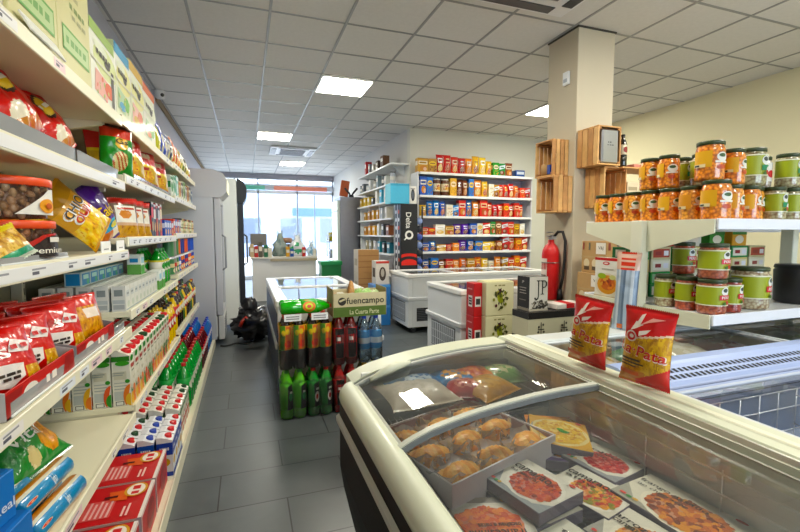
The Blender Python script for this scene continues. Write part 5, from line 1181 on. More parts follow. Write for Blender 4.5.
SEQ = [
 (BZ[5], 'top shelf', [('gold', .18, .2, 'b'), ('gold', .15, .2, 'b'), ('red', .13, .27, 'g'), ('red', .13, .27, 'g'), ('red', .13, .25, 'g'), ('red', .13, .24, 'g'), ('orange', .12, .24, 'g'), ('yellow', .13, .28, 'g'), ('yellow', .13, .27, 'g'), ('yellow', .11, .22, 'g'), ('green', .12, .2, 'b'), ('green', .12, .19, 'b'), ('brown', .13, .2, 'b')], 2.58),
 (BZ[4], 'fifth shelf up', [('blue', .12, .27, 'b'), ('blue', .11, .26, 'b'), ('gold', .15, .24, 'j'), ('gold', .15, .24, 'j'), ('yellow', .12, .26, 'b'), ('brown', .12, .25, 'g'), ('brown', .1, .24, 'g'), ('blue', .1, .26, 'b'), ('orange', .16, .26, 'g'), ('yellow', .12, .24, 'g'), ('white', .1, .2, 'b'), ('gold', .1, .19, 'b'), ('red', .1, .2, 'g'), ('red', .1, .2, 'g'), ('red', .11, .22, 'g'), ('orange', .1, .19, 'g'), ('red', .11, .16, 'b'), ('red', .1, .16, 'b')], 2.62),
 (BZ[3], 'fourth shelf up', [('yellow', .12, .16, 'g'), ('blue', .11, .22, 'g'), ('blue', .11, .23, 'g'), ('blue', .11, .22, 'g'), ('white', .12, .17, 'b'), ('blue', .1, .16, 'b'), ('red', .13, .24, 'b'), ('blue', .13, .25, 'g'), ('orange', .13, .23, 'g'), ('red', .14, .25, 'b'), ('red', .11, .22, 'g'), ('red', .1, .19, 'g'), ('red', .1, .2, 'g'), ('red', .11, .21, 'b'), ('red', .1, .2, 'g'), ('red', .1, .22, 'b'), ('red', .1, .2, 'g')], 2.63),
 (BZ[2], 'third shelf up', [('red', .13, .11, 'b'), ('red', .12, .1, 'b'), ('white', .17, .15, 'b'), ('gold', .16, .13, 'b'), ('purple', .15, .16, 'g'), ('purple', .14, .16, 'g'), ('blue', .13, .17, 'b'), ('white', .11, .17, 'b'), ('red', .14, .18, 'b'), ('green', .1, .2, 'b'), ('brown', .12, .21, 'b'), ('red', .12, .19, 'b'), ('red', .12, .2, 'b'), ('gold', .12, .17, 'b'), ('white', .1, .17, 'b')], 2.64),
 (BZ[1], 'second shelf up', [('blue', .14, .13, 'b'), ('blue', .13, .15, 'g'), ('gold', .16, .1, 'b'), ('red', .12, .1, 'g'), ('orange', .12, .12, 'b'), ('purple', .15, .16, 'g'), ('blue', .14, .17, 'g'), ('blue', .14, .15, 'b'), ('yellow', .14, .13, 'b'), ('yellow', .12, .14, 'g'), ('brown', .12, .15, 'b'), ('red', .13, .22, 'b'), ('red', .13, .23, 'g'), ('orange', .13, .19, 'b'), ('red', .11, .2, 'b')], 2.65),
 (BZ[0], 'lowest visible shelf', [('blue', .15, .18, 'g'), ('blue', .14, .2, 'b'), ('brown', .13, .17, 'g'), ('red', .13, .18, 'b'), ('orange', .13, .17, 'g'), ('orange', .13, .19, 'g'), ('gold', .14, .18, 'b'), ('orange', .14, .2, 'g'), ('yellow', .13, .18, 'g'), ('white', .12, .14, 'g'), ('orange', .13, .2, 'g'), ('gold', .12, .19, 'b'), ('red', .12, .18, 'b'), ('orange', .12, .21, 'b'), ('red', .13, .19, 'b')], 2.66)]
kcache = {}
def shelf_pack(cn, w, h, ty, v):
    h *= 1.12
    key = (cn, round(w, 3), round(h, 2), ty, v % 6)
    if key in kcache: return kcache[key]
    c = PAL[cn][v % len(PAL[cn])]; c2 = ['#f4ecd8', '#f0c840', '#ffffff', '#e8d8b0', '#f4e0c8', '#dfe8f4'][v % 6]; c3 = ['#c8843c', '#7a3a20', '#d8a050', '#b85a2c', '#e0c080', '#8a4424'][(v*5) % 6]
    art = [('r', -.42, .56, .42, .8, c2), ('r', -.34, .62, .34, .74, mixc(c, '#222', .35)), ('e', [.05, -.1, .12][v % 3], .3, .34, .2, c3), ('e', [.2, .1, -.1][v % 3], .24, .17, .13, mixc(c3, '#fff', .35)), ('r', -.5, .92, .5, 1, mixc(c, '#000', .25))]
    if v % 3 == 1: art = [('e', 0, .66, .42, .16, c2), ('r', -.3, .62, .3, .7, mixc(c, '#300', .4)), ('s', -.45, .05, .45, .5, [c3, mixc(c3, '#fff', .4), mixc(c3, '#000', .3)], 14, w*.09)]
    if v % 3 == 2: art = [('p', [(-.5, .5), (.5, .66), (.5, .92), (-.5, .78)], c2), ('r', -.3, .66, .3, .74, mixc(c, '#222', .2)), ('e', 0, .26, .38, .18, c3), ('e', -.08, .3, .2, .1, mixc(c3, '#fff', .3)), ('r', -.5, 0, .5, .06, c2)]
    if ty == 'g':
        def cf(u, vv):
            if vv > .93 or vv < .04: return mixc(c, '#000', .2)
            if .56 < vv < .8 and abs(u) < .75-.2*(v % 2): return c2 if not (.63 < vv < .72 and abs(u) < .5) else mixc(c, '#222', .4)
            if u*u+(vv-.3)**2*10 < .45: return c3 if (int(u*4+9)+int(vv*12)) & 1 else mixc(c3, '#fff', .35)
            return c
        k = Kit('biscuit_bag', 'bag', [(None, bag_mb(w, h, .09, cf, (), c, 12, 16, seed=v))], h)
    elif ty == 'j':
        k = k_jar(w*.44, h, '#5a3018', 'print', '#e8e4d8', [('r', -.5, .1, .5, .9, '#e8dcc0'), ('e', 0, .5, .28, .3, '#a82a1c'), ('e', .05, .4, .18, .15, '#e0b060')], parts=False, name='cocoa_tub', cat='tub')
    else:
        k = k_box('biscuit_box', 'box', w-.006, .11, h, c, {'f': art, 'l': [('r', -.4, .5, .4, .8, c2)], 't': [('r', -.4, .1, .4, .9, mixc(c, '#fff', .2))]})
    kcache[key] = k; return k
nm = {'b': 'box', 'g': 'bag', 'j': 'tub'}
for z, sn, seq, x0 in SEQ:
    tot = sum(s[1] for s in seq); sc = min(1.02, (BX1-.02-x0-(.35 if sn == 'top shelf' else 0))/tot); x = x0
    cnt = {}
    for v, (cn, w, h, ty) in enumerate(seq):
        w *= sc
        put(shelf_pack(cn, w, h, ty, v), '%s %s on the rear biscuit shelving, %s, %s from the left' % (cn, nm[ty], sn, nth(v)), (x+w/2, BYF+.085, z+.0012), 0, 'goods on the rear biscuit shelving, '+sn)
        x += w
m = MB(); m.box(-.09, -.06, 0, .09, .06, .12, '#3c5a9c', 'print', .003); m.marks(box_faces(.18, .12, .12)['f'], [('r', -.4, .4, .4, .8, '#d8e0ec')], 'print')
put(Kit('small_box', 'box', [(None, m)]), 'small blue and white box alone at the right end of the top biscuit shelf', (4.5, 6.5, BZ[5]+.0012))

# ================================================================== shelves on the side wall, facing left
SX = 2.24; SZ = [1.0, 1.31, 1.6, 1.88]
parts = []
b = MB(); b.box(2.555, 6.76, 0, 2.568, 9.0, 1.93, '#c8cad0', 'paint'); parts.append(('back_panel', b))
for y in (6.76, 7.6, 8.3, 8.98): u = MB(); u.box(SX+.06, y-.012 if y > 6.8 else y, 0, 2.555, y+.012, 1.9, '#e4e6ea', 'paint'); parts.append(('upright', u))
for z in [.12, .65]+SZ: s = MB(); s.box(SX, 6.76, z-.028, 2.554, 9.0, z, '#e6e8ea', 'paint'); parts.append(('shelf', s))
build('side_shelving', 'shelving', 'white shelving of jars and boxes along the side wall beyond the black display', parts)
for z, y0, lab in ((2.5, 6.78, 'white bracket shelf high on the side wall, upper of two'), (2.17, 6.78, 'white bracket shelf high on the side wall, lower of two')):
    s = MB(); s.box(2.25, y0, z-.03, 2.569, 9.0, z, '#e4e6e6', 'paint'); br = []
    for y in (7.0, 8.0, 8.8): q = MB(); q.extrude([(2.569, z-.03), (2.569, z-.2), (2.35, z-.03)], 'y', y-.01, y+.01, '#d0d4d8', 'paint'); br.append(('bracket', q))
    build('bracket_shelf', 'shelf', lab, [('board', s)]+br)
sp = [(2.5, [('#6a4a34', .16, .2, 'brown'), ('#4a3a30', .14, .16, 'dark brown'), ('#c8c4b8', .1, .14, 'pale'), ('#8c949c', .1, .18, 'grey'), ('#d02024', .1, .26, 'red')], 7.3), (2.17, [('#c8d0d8', .1, .2, 'silver'), ('#d8dcd8', .1, .16, 'white'), ('#3c4c58', .1, .2, 'slate'), ('#8ca0a8', .1, .22, 'blue-grey'), ('#b8b4a8', .12, .17, 'stone'), ('#e0e4e4', .12, .2, 'pale grey'), ('#c4ccd0', .12, .14, 'light steel'), ('#5c646c', .1, .18, 'dark grey'), ('#9aa4a8', .12, .16, 'mid grey')], 6.9),
      (1.88, [('#e8eae8', .2, .24, 'white'), ('#6cb8d8', .13, .24, 'light blue'), ('#f0ece0', .12, .24, 'cream'), ('#3c3a38', .12, .14, 'black'), ('#d8c070', .14, .17, 'yellow'), ('#d8b858', .14, .18, 'mustard'), ('#c8a84c', .14, .17, 'gold')], 7.05), (1.6, [('#d8d4c8', .1, .2, 'white'), ('#b8bcc0', .1, .19, 'grey'), ('#c89a5c', .14, .17, 'tan'), ('#d8a858', .14, .18, 'amber'), ('#b8844c', .14, .17, 'brown'), ('#c8a060', .14, .16, 'ochre')], 7.1),
      (1.31, [('#8a5a44', .14, .17, 'brown'), ('#3c3c40', .12, .2, 'black'), ('#d8d8d4', .12, .2, 'white'), ('#e0a838', .16, .18, 'yellow'), ('#d89830', .16, .18, 'orange'), ('#c8882c', .16, .17, 'amber')], 7.0), (1.0, [('#2c6a80', .14, .19, 'teal'), ('#1f1f22', .12, .18, 'black'), ('#3c8a9a', .14, .2, 'turquoise'), ('#d4d4d8', .12, .2, 'white'), ('#8c8a78', .14, .2, 'khaki'), ('#b4a888', .14, .2, 'beige')], 6.95)]
zn = {2.5: 'the upper bracket shelf', 2.17: 'the lower bracket shelf', 1.88: 'the top of the side shelving', 1.6: 'the second side shelf down', 1.31: 'the third side shelf down', 1.0: 'the fourth side shelf down'}
for z, its, y0 in sp:
    y = y0
    for i, (c, w, h, n) in enumerate(its):
        if z in (2.17,) and i % 2 == 0: kit = k_jar(w*.42, h, c, 'print', '#4a4a4c', [('r', -.4, .2, .4, .7, '#e8e8e4')], parts=False, name='storage_jar', cat='jar')
        else: kit = k_box('goods_box', 'box', w, .12, h, c, {'f': [('r', -.4, .5, .4, .8, '#ece8e0'), ('e', 0, .28, .3, .16, mixc(c, '#000', .4))], 'l': [('r', -.4, .4, .4, .75, '#ece8e0')]})
        put(kit, '%s %s on %s, %s from the near end' % (n, kit.cat, zn[z], nth(i)), (SX+.1, y+w/2, z+.0012), -PI/2, 'goods along the side wall'); y += w+.1*(1.9/len(its))+.12

# ---- black coffee capsule display
w, d, h = .275, .26, 1.79
b = MB(); b.box(-w/2, -d/2, 0, w/2, d/2, h, '#15181f', 'print', .004); F = box_faces(w, d, h)
arc = []
def ring(u0, v0, r0, r1, c, a0=.15*PI, a1=.85*PI, asp=w/h):
    n = 12; return ('p', [(u0+r1*math.cos(a0+(a1-a0)*i/n), v0+r1*asp*math.sin(a0+(a1-a0)*i/n)) for i in range(n+1)]+[(u0+r0*math.cos(a1-(a1-a0)*i/n), v0+r0*asp*math.sin(a1-(a1-a0)*i/n)) for i in range(n+1)], c)
b.marks(F['f'], [('t', 'Delta', -.02, .84, .62, .045, '#eef0f2', -PI/2)] if 0 else [], 'print')
# lettering runs down the front
vs, fs = None, None
b.marks(Surf(w, h, F['f'].map), [('r', -.5, 0, .5, .565, '#15181f')], 'print')
def vtext(mb, S, s, cu, cv, L, H, c): 
    vs, fs = text_geo(s); o = len(mb.v)
    for x, y in vs: mb.v.append(tuple(S.map(cu+y*H, cv-x*L, .0016)))
    for f in fs: mb.f.append(tuple(o+i for i in f)); mb.m.append('print'); mb.c.append(hx(c)); mb.s.append(False)
vtext(b, F['f'], 'Delta', -.01, 1.54, .24, .085, '#f0f0ee')
S = F['f']; n = 24
def disc(r0, r1, cu, cv, c, l=.0016, a0=0, a1=2*PI):
    P = [[S.map(cu+r*math.cos(a0+(a1-a0)*i/n), cv+r*math.sin(a0+(a1-a0)*i/n), l) for i in range(n+1)] for r in (r0, r1)]
    b.grid(P, c, 'print', False)
disc(.038, .068, .0, 1.32, '#f0f0ee'); b.face([S.map(u, v, .0018) for u, v in ((-.02, 1.285), (-.03, 1.3), (-.085, 1.25), (-.07, 1.238))], '#f0f0ee', 'print')
for r0, r1, c in ((.19, .25, '#e0342c'), (.13, .19, '#15181f'), (.0, .13, '#e0342c')):
    P = [[S.map(max(-.125, min(.125, r*math.cos(PI*i/n)*1.15)), .86+r*.72*math.sin(PI*i/n), .001) for i in range(n+1)] for r in (max(r0, .001), r1)]
    b.grid(P, c, 'print', False)
S2 = F['l']
side = [('r', -.5, 0, -.3, 1, '#1c2028'), ('r', -.1, 0, .0, 1, '#e0e2e6'), ('r', .1, .0, .3, 1, '#22262e')]
for k in range(14): side += [('e', -.22, .05+.068*k, .12, .017, '#e8eaee'), ('e', .26, .05+.068*k, .12, .017, ['#e8eaee', '#d8522c'][k % 2])]
b.marks(S2, side, 'print')
br = MB()
for k in range(12):
    br.lathe([(0, -.03), (.05, -.03), (.055, 0), (.05, .03), (0, .03)], ['#3c58b8', '#1c2030', '#8ca4e0'][k % 3], 'plastic', 12, Matrix.Translation((w/2+.075, 0, .16+.125*k)) @ Matrix.Rotation(PI/2, 4, 'X'))
for x in (w/2+.02, w/2+.13): br.box(x-.006, -.02, 0, x+.006, .02, h-.02, '#2a2c34', 'paint')
build('capsule_display', 'display', 'tall black coffee display with Delta Q lettering and red arcs', [('tower', b), ('capsule_column', br)], (2.19, 6.0, 0) if 0 else (2.335, 6.285, 0))
put(k_box('coffee_machine_box', 'box', .3, .26, .3, '#4ab4dc', {'f': [('r', -.5, .88, .5, 1, '#3a9cc4')], 'l': [('r', -.5, 0, .5, 1, '#7cd0e8')]}, 'card'), 'light blue box on top of the black coffee display', (2.2, 6.32, 1.7935), 0)
put(k_box('coffee_machine_box', 'box', .12, .2, .27, '#e4e2de', {'f': [('e', 0, .5, .26, .34, '#22262e'), ('e', 0, .5, .15, .24, '#5a6270'), ('r', -.3, .82, .3, .88, '#8c8c90')]}, 'card'), 'slim white box with a dark oval on top of the black display', (2.42, 6.32, 1.7935), 0)
# cartons on the floor left of the display
k = k_box('cardboard_carton', 'carton', .34, .3, .36, '#b98a54', {'l': [('r', -.5, 0, .5, 1, '#d8d0c4'), ('r', -.3, .3, .3, .6, '#b4a894')], 'f': [('r', -.5, .46, .5, .52, '#a87844'), ('r', -.5, .72, .5, .76, '#a07040'), ('r', -.5, .22, .5, .26, '#a07040')], 't': [('r', -.5, .3, .5, .7, '#e0d8c8')]}, 'card')
for i in range(3): put(k, ['brown carton beyond the long chest freezer, bottom of the stack', 'brown carton beyond the long chest freezer, middle of the stack', 'brown carton beyond the long chest freezer, top of the stack'][i], (1.82, 6.75, .002+.3615*i), 0, 'brown cartons beyond the freezers')
put(k_box('appliance_box', 'box', .2, .22, .34, '#dcd4cc', {'f': [('e', 0, .45, .26, .3, '#4a3c34'), ('e', 0, .5, .13, .18, '#b8b0a4'), ('r', -.5, .9, .5, 1, '#c83a30')], 'l': [('r', -.3, .3, .3, .7, '#5a4c40')]}, 'card'), 'white appliance box right of the brown carton stack', (1.86, 6.1, .6025), 0)
put(k_box('storage_box', 'box', .26, .3, .3, '#2c7cc8', {'f': [('r', -.5, .88, .5, 1, '#4c9ce0')]}, 'plastic', .006), 'upper blue plastic box under the white appliance box', (1.84, 6.1, .3015), 0, 'blue boxes')
put(k_box('storage_box', 'box', .26, .3, .298, '#2c7cc8', {'f': [('r', -.5, .88, .5, 1, '#4c9ce0')]}, 'plastic', .006), 'lower blue plastic box standing on the floor beyond the freezers', (1.84, 6.1, .002), 0, 'blue boxes')
# ================================================================== curved glass island freezer in the foreground
PX = [(.335, .822), (.37, .840), (.42, .858), (.48, .872), (.55, .885), (.64, .897), (.73, .906), (.82, .911), (.95, .913)]
def prof_z(x):
    for (a, za), (b, zb2) in zip(PX, PX[1:]):
        if a <= x <= b: return za+(zb2-za)*(x-a)/(b-a)
    return PX[0][1] if x < PX[0][0] else PX[-1][1]
XS = [.335+(.955-.335)*i/28 for i in range(29)]
FY0, FY1 = -.75, 1.5
CRM = '#cdd1bb'
cab = MB()
# left skin: black panels, tapering foot
cab.extrude([(.30, .735), (.335, .735), (.36, .70), (.36, .44), (.43, .06), (.45, .06), (.45, .44), (.40, .735), (.395, .80), (.355, .80)][:0] or [(.302, .765), (.302, .505), (.315, .42), (.40, .05), (.47, .05), (.38, .44), (.355, .52), (.355, .765)], 'y', FY0, FY1, '#0c0d0e', 'panel')
cab.extrude([(.30, .70), (.29, .692), (.29, .674), (.302, .668)], 'y', FY0, FY1+.004, '#c4c6bc', 'plastic')
cab.box(1.0, FY0, .05, 1.07, FY1, .86, '#c8cacc', 'paint'); cab.box(.40, FY1-.06, .05, 1.0, FY1, .84, '#c8cacc', 'paint')
cab.extrude([(.355, .52), (.315, .42), (.40, .06), (.47, .06), (.38, .44)], 'y', FY1-.03, FY1+.002, '#c9cabc', 'plastic')
cab.box(.355, FY1-.05, .5, 1.0, FY1, .80, '#c9cabc', 'plastic')
cab.box(.40, FY0, .05, 1.0, FY1-.06, .40, '#8f9498', 'paint'); cab.box(.355, FY0, .05, 1.07, FY0+.05, .8, '#c8cacc', 'paint')
lin = MB(); G = '#e2e4e0'
lin.box(.355, FY0+.05, .40, .368, FY1-.05, .80, G, 'plastic'); lin.box(.968, FY0+.05, .40, .998, FY1-.05, .868, '#d6d8d0', 'plastic')
lin.box(.368, FY1-.062, .40, .968, FY1-.05, .86, G, 'plastic'); lin.box(.368, FY0+.05, .40, .968, FY1-.062, .655, '#eef0ee', 'plastic')
# rounded bumper on the left, running round the far corner
bump = MB(); bp = [(.357, .80), (.345, .826), (.324, .832), (.303, .823), (.289, .803), (.286, .785), (.291, .768), (.306, .760), (.357, .760)]
P = []
cc = [(x-.357, z) for x, z in bp]
P.append([(.357+a, FY0, z) for a, z in cc]); P.append([(.357+a, FY1-.075, z) for a, z in cc])
for k in range(1, 9):
    t = PI/2*k/8; P.append([(.357+.0+a*math.cos(t)*1.0, FY1-.075+(-a)*math.sin(t)*1.0+.0, z) for a, z in cc])
bump.grid(P, CRM, 'plastic', True, True)
# far end frame following the curve
ef = MB()
xs = [.332]+XS[1:]
def strip(mb, y0, y1, lift0, lift1, c, mat='plastic', xs=XS, sm=True):
    top = [[(x, y0, prof_z(x)+lift1) for x in xs], [(x, y1, prof_z(x)+lift1) for x in xs]]; bot = [[(x, y0, prof_z(x)+lift0) for x in xs], [(x, y1, prof_z(x)+lift0) for x in xs]]
    mb.grid(top, c, mat, sm); mb.grid(bot, c, mat, sm)
    mb.grid([bot[0], top[0]], c, mat, sm); mb.grid([bot[1], top[1]], c, mat, sm)
    for i in (0, -1): mb.face([top[0][i], top[1][i], bot[1][i], bot[0][i]], c, mat)
strip(ef, 1.435, 1.535, -.03, .008, CRM); strip(ef, 1.425, 1.437, -.012, .004, '#6f7470', 'rubber')
sk = MB(); sk.grid([[(x, 1.512, .70) for x in XS], [(x, 1.512, prof_z(x)-.02) for x in XS]], '#c9cabc', 'plastic')
sk.grid([[(x, 1.44, .80) for x in XS], [(x, 1.44, prof_z(x)-.02) for x in XS]], '#c9cabc', 'plastic')
# right rim: glass channel, cream ledge, outer lip
rim = MB()
rim.extrude([(.945, .86), (.945, .916), (.958, .922), (.964, .912), (.975, .910), (.985, .922), (1.075, .922), (1.083, .912), (1.083, .86)], 'y', FY0, 1.535, CRM, 'plastic')
rim.extrude([(.9475, .918), (.9525, .928), (.9585, .928), (.9605, .918)], 'y', FY0, 1.44, '#cfd2cc', 'steel'); rim.extrude([(.966, .9118), (.968, .914), (.976, .914), (.978, .9118)], 'y', FY0, 1.5, '#8c9088', 'rubber')
rim.extrude([(1.02, .9225), (1.024, .926), (1.04, .926), (1.044, .9225)], 'y', FY0, 1.53, '#e4e4cc', 'plastic')
def lid(y0, y1, lift, bar0, bar1):
    g = MB(); xs = [x for x in XS if x > .34]
    g.grid([[(x, y0+.02, prof_z(x)+lift) for x in xs], [(x, y1-.01, prof_z(x)+lift) for x in xs]], '#fff', 'glass')
    f = MB()
    if bar0: strip(f, y0, y0+.018, lift-.006, lift+.008, '#c6c8ba', 'plastic'); strip(f, y0-.006, y0+.001, lift-.010, lift+.004, '#6c7274', 'rubber')
    for xa, xb in ((.342, .352), (.938, .948)): f.grid([[(xa, y0, prof_z(xa)+lift+.003), (xa, y1, prof_z(xa)+lift+.003)], [(xb, y0, prof_z(xb)+lift+.003), (xb, y1, prof_z(xb)+lift+.003)]], '#b8bab2', 'plastic')
    if bar1: strip(f, y1-.016, y1, lift-.006, lift+.007, '#b8bab2', 'plastic')
    return f, g
f1, g1 = lid(.955, 1.43, -.004, True, True); f2, g2 = lid(-.2, .965, -.016, True, False)
hd = MB()
hp = []
for k in range(13):
    t = k/12; x = .385+.155*t; hp.append((x, 1.385+.02*math.sin(PI*t)*-1+.03*t, prof_z(x)+.006+.014*math.sin(PI*t)))
hd.tube(hp, [.006+.009*math.sin(PI*k/12) for k in range(13)], '#cfd0b8', 'plastic', 10)
lock = MB(); lock.lathe([(0, 0), (.012, 0), (.014, .004), (0, .006)], '#b8bab8', 'steel', 14, Matrix.Translation((.3015, .90, .61)) @ Matrix.Rotation(-PI/2, 4, 'Y')); lock.box(.296, .88, .55, .302, .92, .57, '#c8cac8', 'steel')
# wire basket floor and rods
wb = MB(); BZF = .70
for k in range(26): x = .385+.0225*k; wb.rod((x, -.2, BZF), (x, 1.40, BZF), .0018, '#c9ccd0', 'steel', 5)
for k in range(18): y = -.18+.092*k; wb.rod((.376, y, BZF-.003), (.96, y, BZF-.003), .0018, '#c9ccd0', 'steel', 5)
for z in (.755, .80): wb.rod((.955, -.2, z+.03), (.955, 1.40, z+.03), .0025, '#dadcd8', 'steel')
for k in range(9): y = -.15+.19*k; wb.rod((.955, y, BZF), (.955, y, .84), .0018, '#dadcd8', 'steel', 5)
for z in (.735, .77): wb.rod((.60, 1.2, z+.02), (.95, 1.2, z+.02), .002, '#e8e8e0', 'steel')
wb.rod((.375, 1.36, .79), (.95, 1.36, .79), .002, '#dadcd8', 'steel')
build('island_freezer', 'freezer', 'large island freezer with a curved sliding glass top and cream bumper, nearest the viewer',
      [('cabinet', cab), ('inner_liner', lin), ('corner_bumper', bump), ('end_frame', ef), ('end_panel', sk), ('glass_rail', rim), ('sliding_lid', f1, [('lid_glass', g1), ('lid_handle', hd)]), ('sliding_lid', f2, [('lid_glass', g2)]), ('lock', lock), ('wire_basket', wb)])
# ---- open grey tray of wrapped buns
tz = .7035
m = MB(); w, d, h = .40, .33, .088; TG = '#d2d0d6'
m.box(-w/2, -d/2, 0, w/2, d/2, .005, TG, 'card', .0005)
for a in ((-w/2, -d/2, w/2, -d/2+.005), (-w/2, d/2-.005, w/2, d/2), (-w/2, -d/2+.005, -w/2+.005, d/2-.005), (w/2-.005, -d/2+.005, w/2, d/2-.005)): m.box(a[0], a[1], .0, a[2], a[3], h, TG, 'card', .0005)
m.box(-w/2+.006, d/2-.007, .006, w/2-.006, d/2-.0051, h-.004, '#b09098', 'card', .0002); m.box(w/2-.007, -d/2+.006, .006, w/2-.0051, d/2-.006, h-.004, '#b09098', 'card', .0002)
TR = math.radians(18); TC = Vector((.556, 1.045, tz))
put(Kit('cardboard_tray', 'tray', [(None, m)]), 'open grey cardboard tray of wrapped buns inside the curved glass freezer', TC, TR)
bn = MB(); 
P = []
for j in range(15):
    t = j/14; a = -1.15+2.3*t; r = .008+.021*math.sin(PI*t)**.8; c = Vector((.045*math.sin(a)*1.05, -.045*math.cos(a)+.03, .022))
    tg = Vector((math.cos(a), math.sin(a), 0)); nn = Vector((math.sin(a), -math.cos(a), 0))
    P.append([c+nn*r*math.cos(2*PI*k/10)*1.1*(1+.12*(j % 2))+Vector((0, 0, 1))*r*math.sin(2*PI*k/10)*(1+.12*(j % 2)) for k in range(10)])
bn.grid(P, (lambda i, j: ['#ffb648', '#ffc460', '#f4a234'][(j+i//3) % 3]), 'food', True, True)
bw = MB(); Q = []
rr = random.Random(11)
for j in range(4):
    row = []
    for k in range(20):
        a = 2*PI*k/20; n = 1+.3*(rr.random()-.5)*(j > 0)
        row.append(((.03+.011*j)*math.cos(a)*n*1.1, (.022+.009*j)*math.sin(a)*n+.004, .004+.014*j+(.016*rr.random() if j == 3 else 0)))
    Q.append(row)
bw.grid(Q, '#fff', 'wrap', False, True)
for sx in (-1, 1): bw.face([(sx*.04, -.012, .02), (sx*.052, .022, .028), (sx*.078, .012, .062)], '#fff', 'wrap'); bw.face([(sx*.01, -.03, .02), (sx*.035, -.034, .03), (sx*.03, -.05, .05)], '#fff', 'wrap')
bn.xf(Matrix.Translation((0, 0, .012)))
bk3 = Kit('wrapped_bun', 'bun', [('bun', bn), ('wrapper', bw)])
Rz = Matrix.Rotation(TR, 3, 'Z'); n = 0
rowname = ['near', 'middle', 'far']
for j in range(3):
    for i in range(3):
        p = Rz @ Vector((-.126+.126*i, -.105+.105*j, .018)); 
        put(bk3, 'wrapped golden bun in the grey tray, %s row, %s' % (rowname[j], ['left', 'centre', 'right'][i]), TC+p+Vector((0, 0, .0065)), TR+R.uniform(-.4, .4), 'wrapped buns in the grey tray', scale=1.12); n += 1
# ---- frozen meal packs: flat card sleeves lying on the basket
def meal(w, d, plate, cols, text, text2, bg='#8e9296', pd=(0, .5, .40, .40), textpos=(-.06, .72), trot=0, sz=14, leaf=False):
    if abs(textpos[0]) > .09: textpos = (-.15, .7)
    t = .03; S = plane_surf((0, -d/2, t), (1, 0, 0), (0, 1, 0), w, d)
    m = MB(); m.box(-w/2, -d/2, 0, w/2, d/2, t, '#6c6878', 'print', .002)
    it = [('r', -.495, .005, .495, .995, bg), ('p', [(-.495, .45), (-.3, .12), (.3, .1), (.495, .3), (.495, .995), (-.495, .995)], mixc(plate, '#ccccc0', .4)) if text else ('r', -.4, .1, .4, .2, bg), ('e', pd[0], pd[1], pd[2], pd[3], plate), ('e', pd[0], pd[1]-.0, pd[2]*.86, pd[3]*.86, mixc(cols[0], plate, .35)),
          ('s', pd[0]-pd[2]*.82, pd[1]-pd[3]*.82, pd[0]+pd[2]*.82, pd[1]+pd[3]*.82, cols, 330, w*.042), ('e', -.4, .1, .035, .03, '#d83a2c'), ('e', -.33, .08, .03, .03, '#3c8a3c'), ('e', -.27, .09, .03, .03, '#e0b030'), ('e', .36, .93, .05, .035, '#c8402c')]
    if text: it += [('t', text, textpos[0], textpos[1], .64, .12, '#12100c', trot), ('t', text2, textpos[0]-.05, textpos[1]-.13, .48, .075, '#2a241c', trot)]
    if leaf: it += [('e', .08, .52, .09, .05, '#3c8a2c'), ('e', .02, .58, .06, .04, '#4c9a38')]
    m.marks(S, it, 'print', .0002)
    return Kit('frozen_meal', 'frozen meal', [(None, m)], t)
RED = ['#c83a24', '#d8502c', '#b02a1c', '#e07048', '#8c2014', '#d86a3c']; YEL = ['#e8b848', '#f0cc68', '#d8962c', '#f4dc90']; ORG = ['#e08a24', '#c86a1c', '#f0a840', '#6a5a1c', '#d87820']; PAS = ['#e08a2c', '#c83a24', '#d85a2c', '#f0b050', '#b82a1c', '#8c8a2c']; CHK = ['#b85a1c', '#8c3a12', '#d87a2c', '#c86820', '#6c2a10', '#e09a4c']; SAL = ['#e8642c', '#e87a3c', '#d8501c', '#f09050']
mz = .7035
E3 = lambda rx, ry, rz: (Matrix.Rotation(rz, 3, 'Z') @ Matrix.Rotation(ry, 3, 'Y') @ Matrix.Rotation(rx, 3, 'X')).to_euler()
fz = 'frozen meals on the wire basket'
def mput(k, lab, x, y, rz, z=mz, rx=0, ry=0): put(k, lab, (x, y-.018, z), 0, fz, rot=E3(rx, ry, rz))
k1 = meal(.19, .19, '#e8e4d8', SAL, 'francesinha', 'bacalhau e natas', '#a09c94', (0, .5, .46, .36), (-.06, .66))
mput(k1, 'frozen meal pack with an orange dish, before the grey bun tray', .47, .775, PI-.28)
k2 = meal(.165, .15, '#e8e6dc', RED, 'camarao', 'ao natural', '#9aa2a6', (.06, .48, .42, .42), (-.1, .8))
mput(k2, 'frozen meal pack with red prawns, raised in the middle of the row', .615, .825, -PI/2+.22, mz+.034, 0, .0)
mput(meal(.165, .15, '#dcd8cc', RED, 'lulas', 'congelado', '#8c9094'), 'frozen meal pack lying beneath the red prawn pack', .61, .82, -PI/2+.15)
k3 = meal(.17, .14, '#eceade', PAS, 'camarao', 'alho', '#dcd8c8', (.1, .42, .40, .42), (-.12, .8))
mput(k3, 'frozen meal pack with orange and red pasta pieces, right of the prawn pack', .765, .80, -PI/2+.25, mz+.004)
k6 = meal(.16, .14, '#eceade', ['#c83a3c', '#d8605c', '#a82a34', '#e08a80', '#b84448'], 'polvo', 'cozido', '#9a9ea2', (.06, .48, .42, .4), (-.14, .74))
mput(k6, 'frozen meal pack with pinkish red seafood beside the right glass wall', .885, .885, -PI/2+.2, mz+.01)
k7 = meal(.24, .15, '#f0ecda', CHK, 'frango assado', 'no churrasco', '#a8a89c', (.1, .42, .42, .46), (-.12, .76))
mput(k7, 'large frozen meal pack with roast chicken and bold black lettering', .885, .665, -PI/2+.12, mz+.012)
k8 = meal(.17, .15, '#ece8d8', ORG, 'arroz de', 'camarao', '#a0a098', (.08, .45, .42, .42), (-.14, .8))
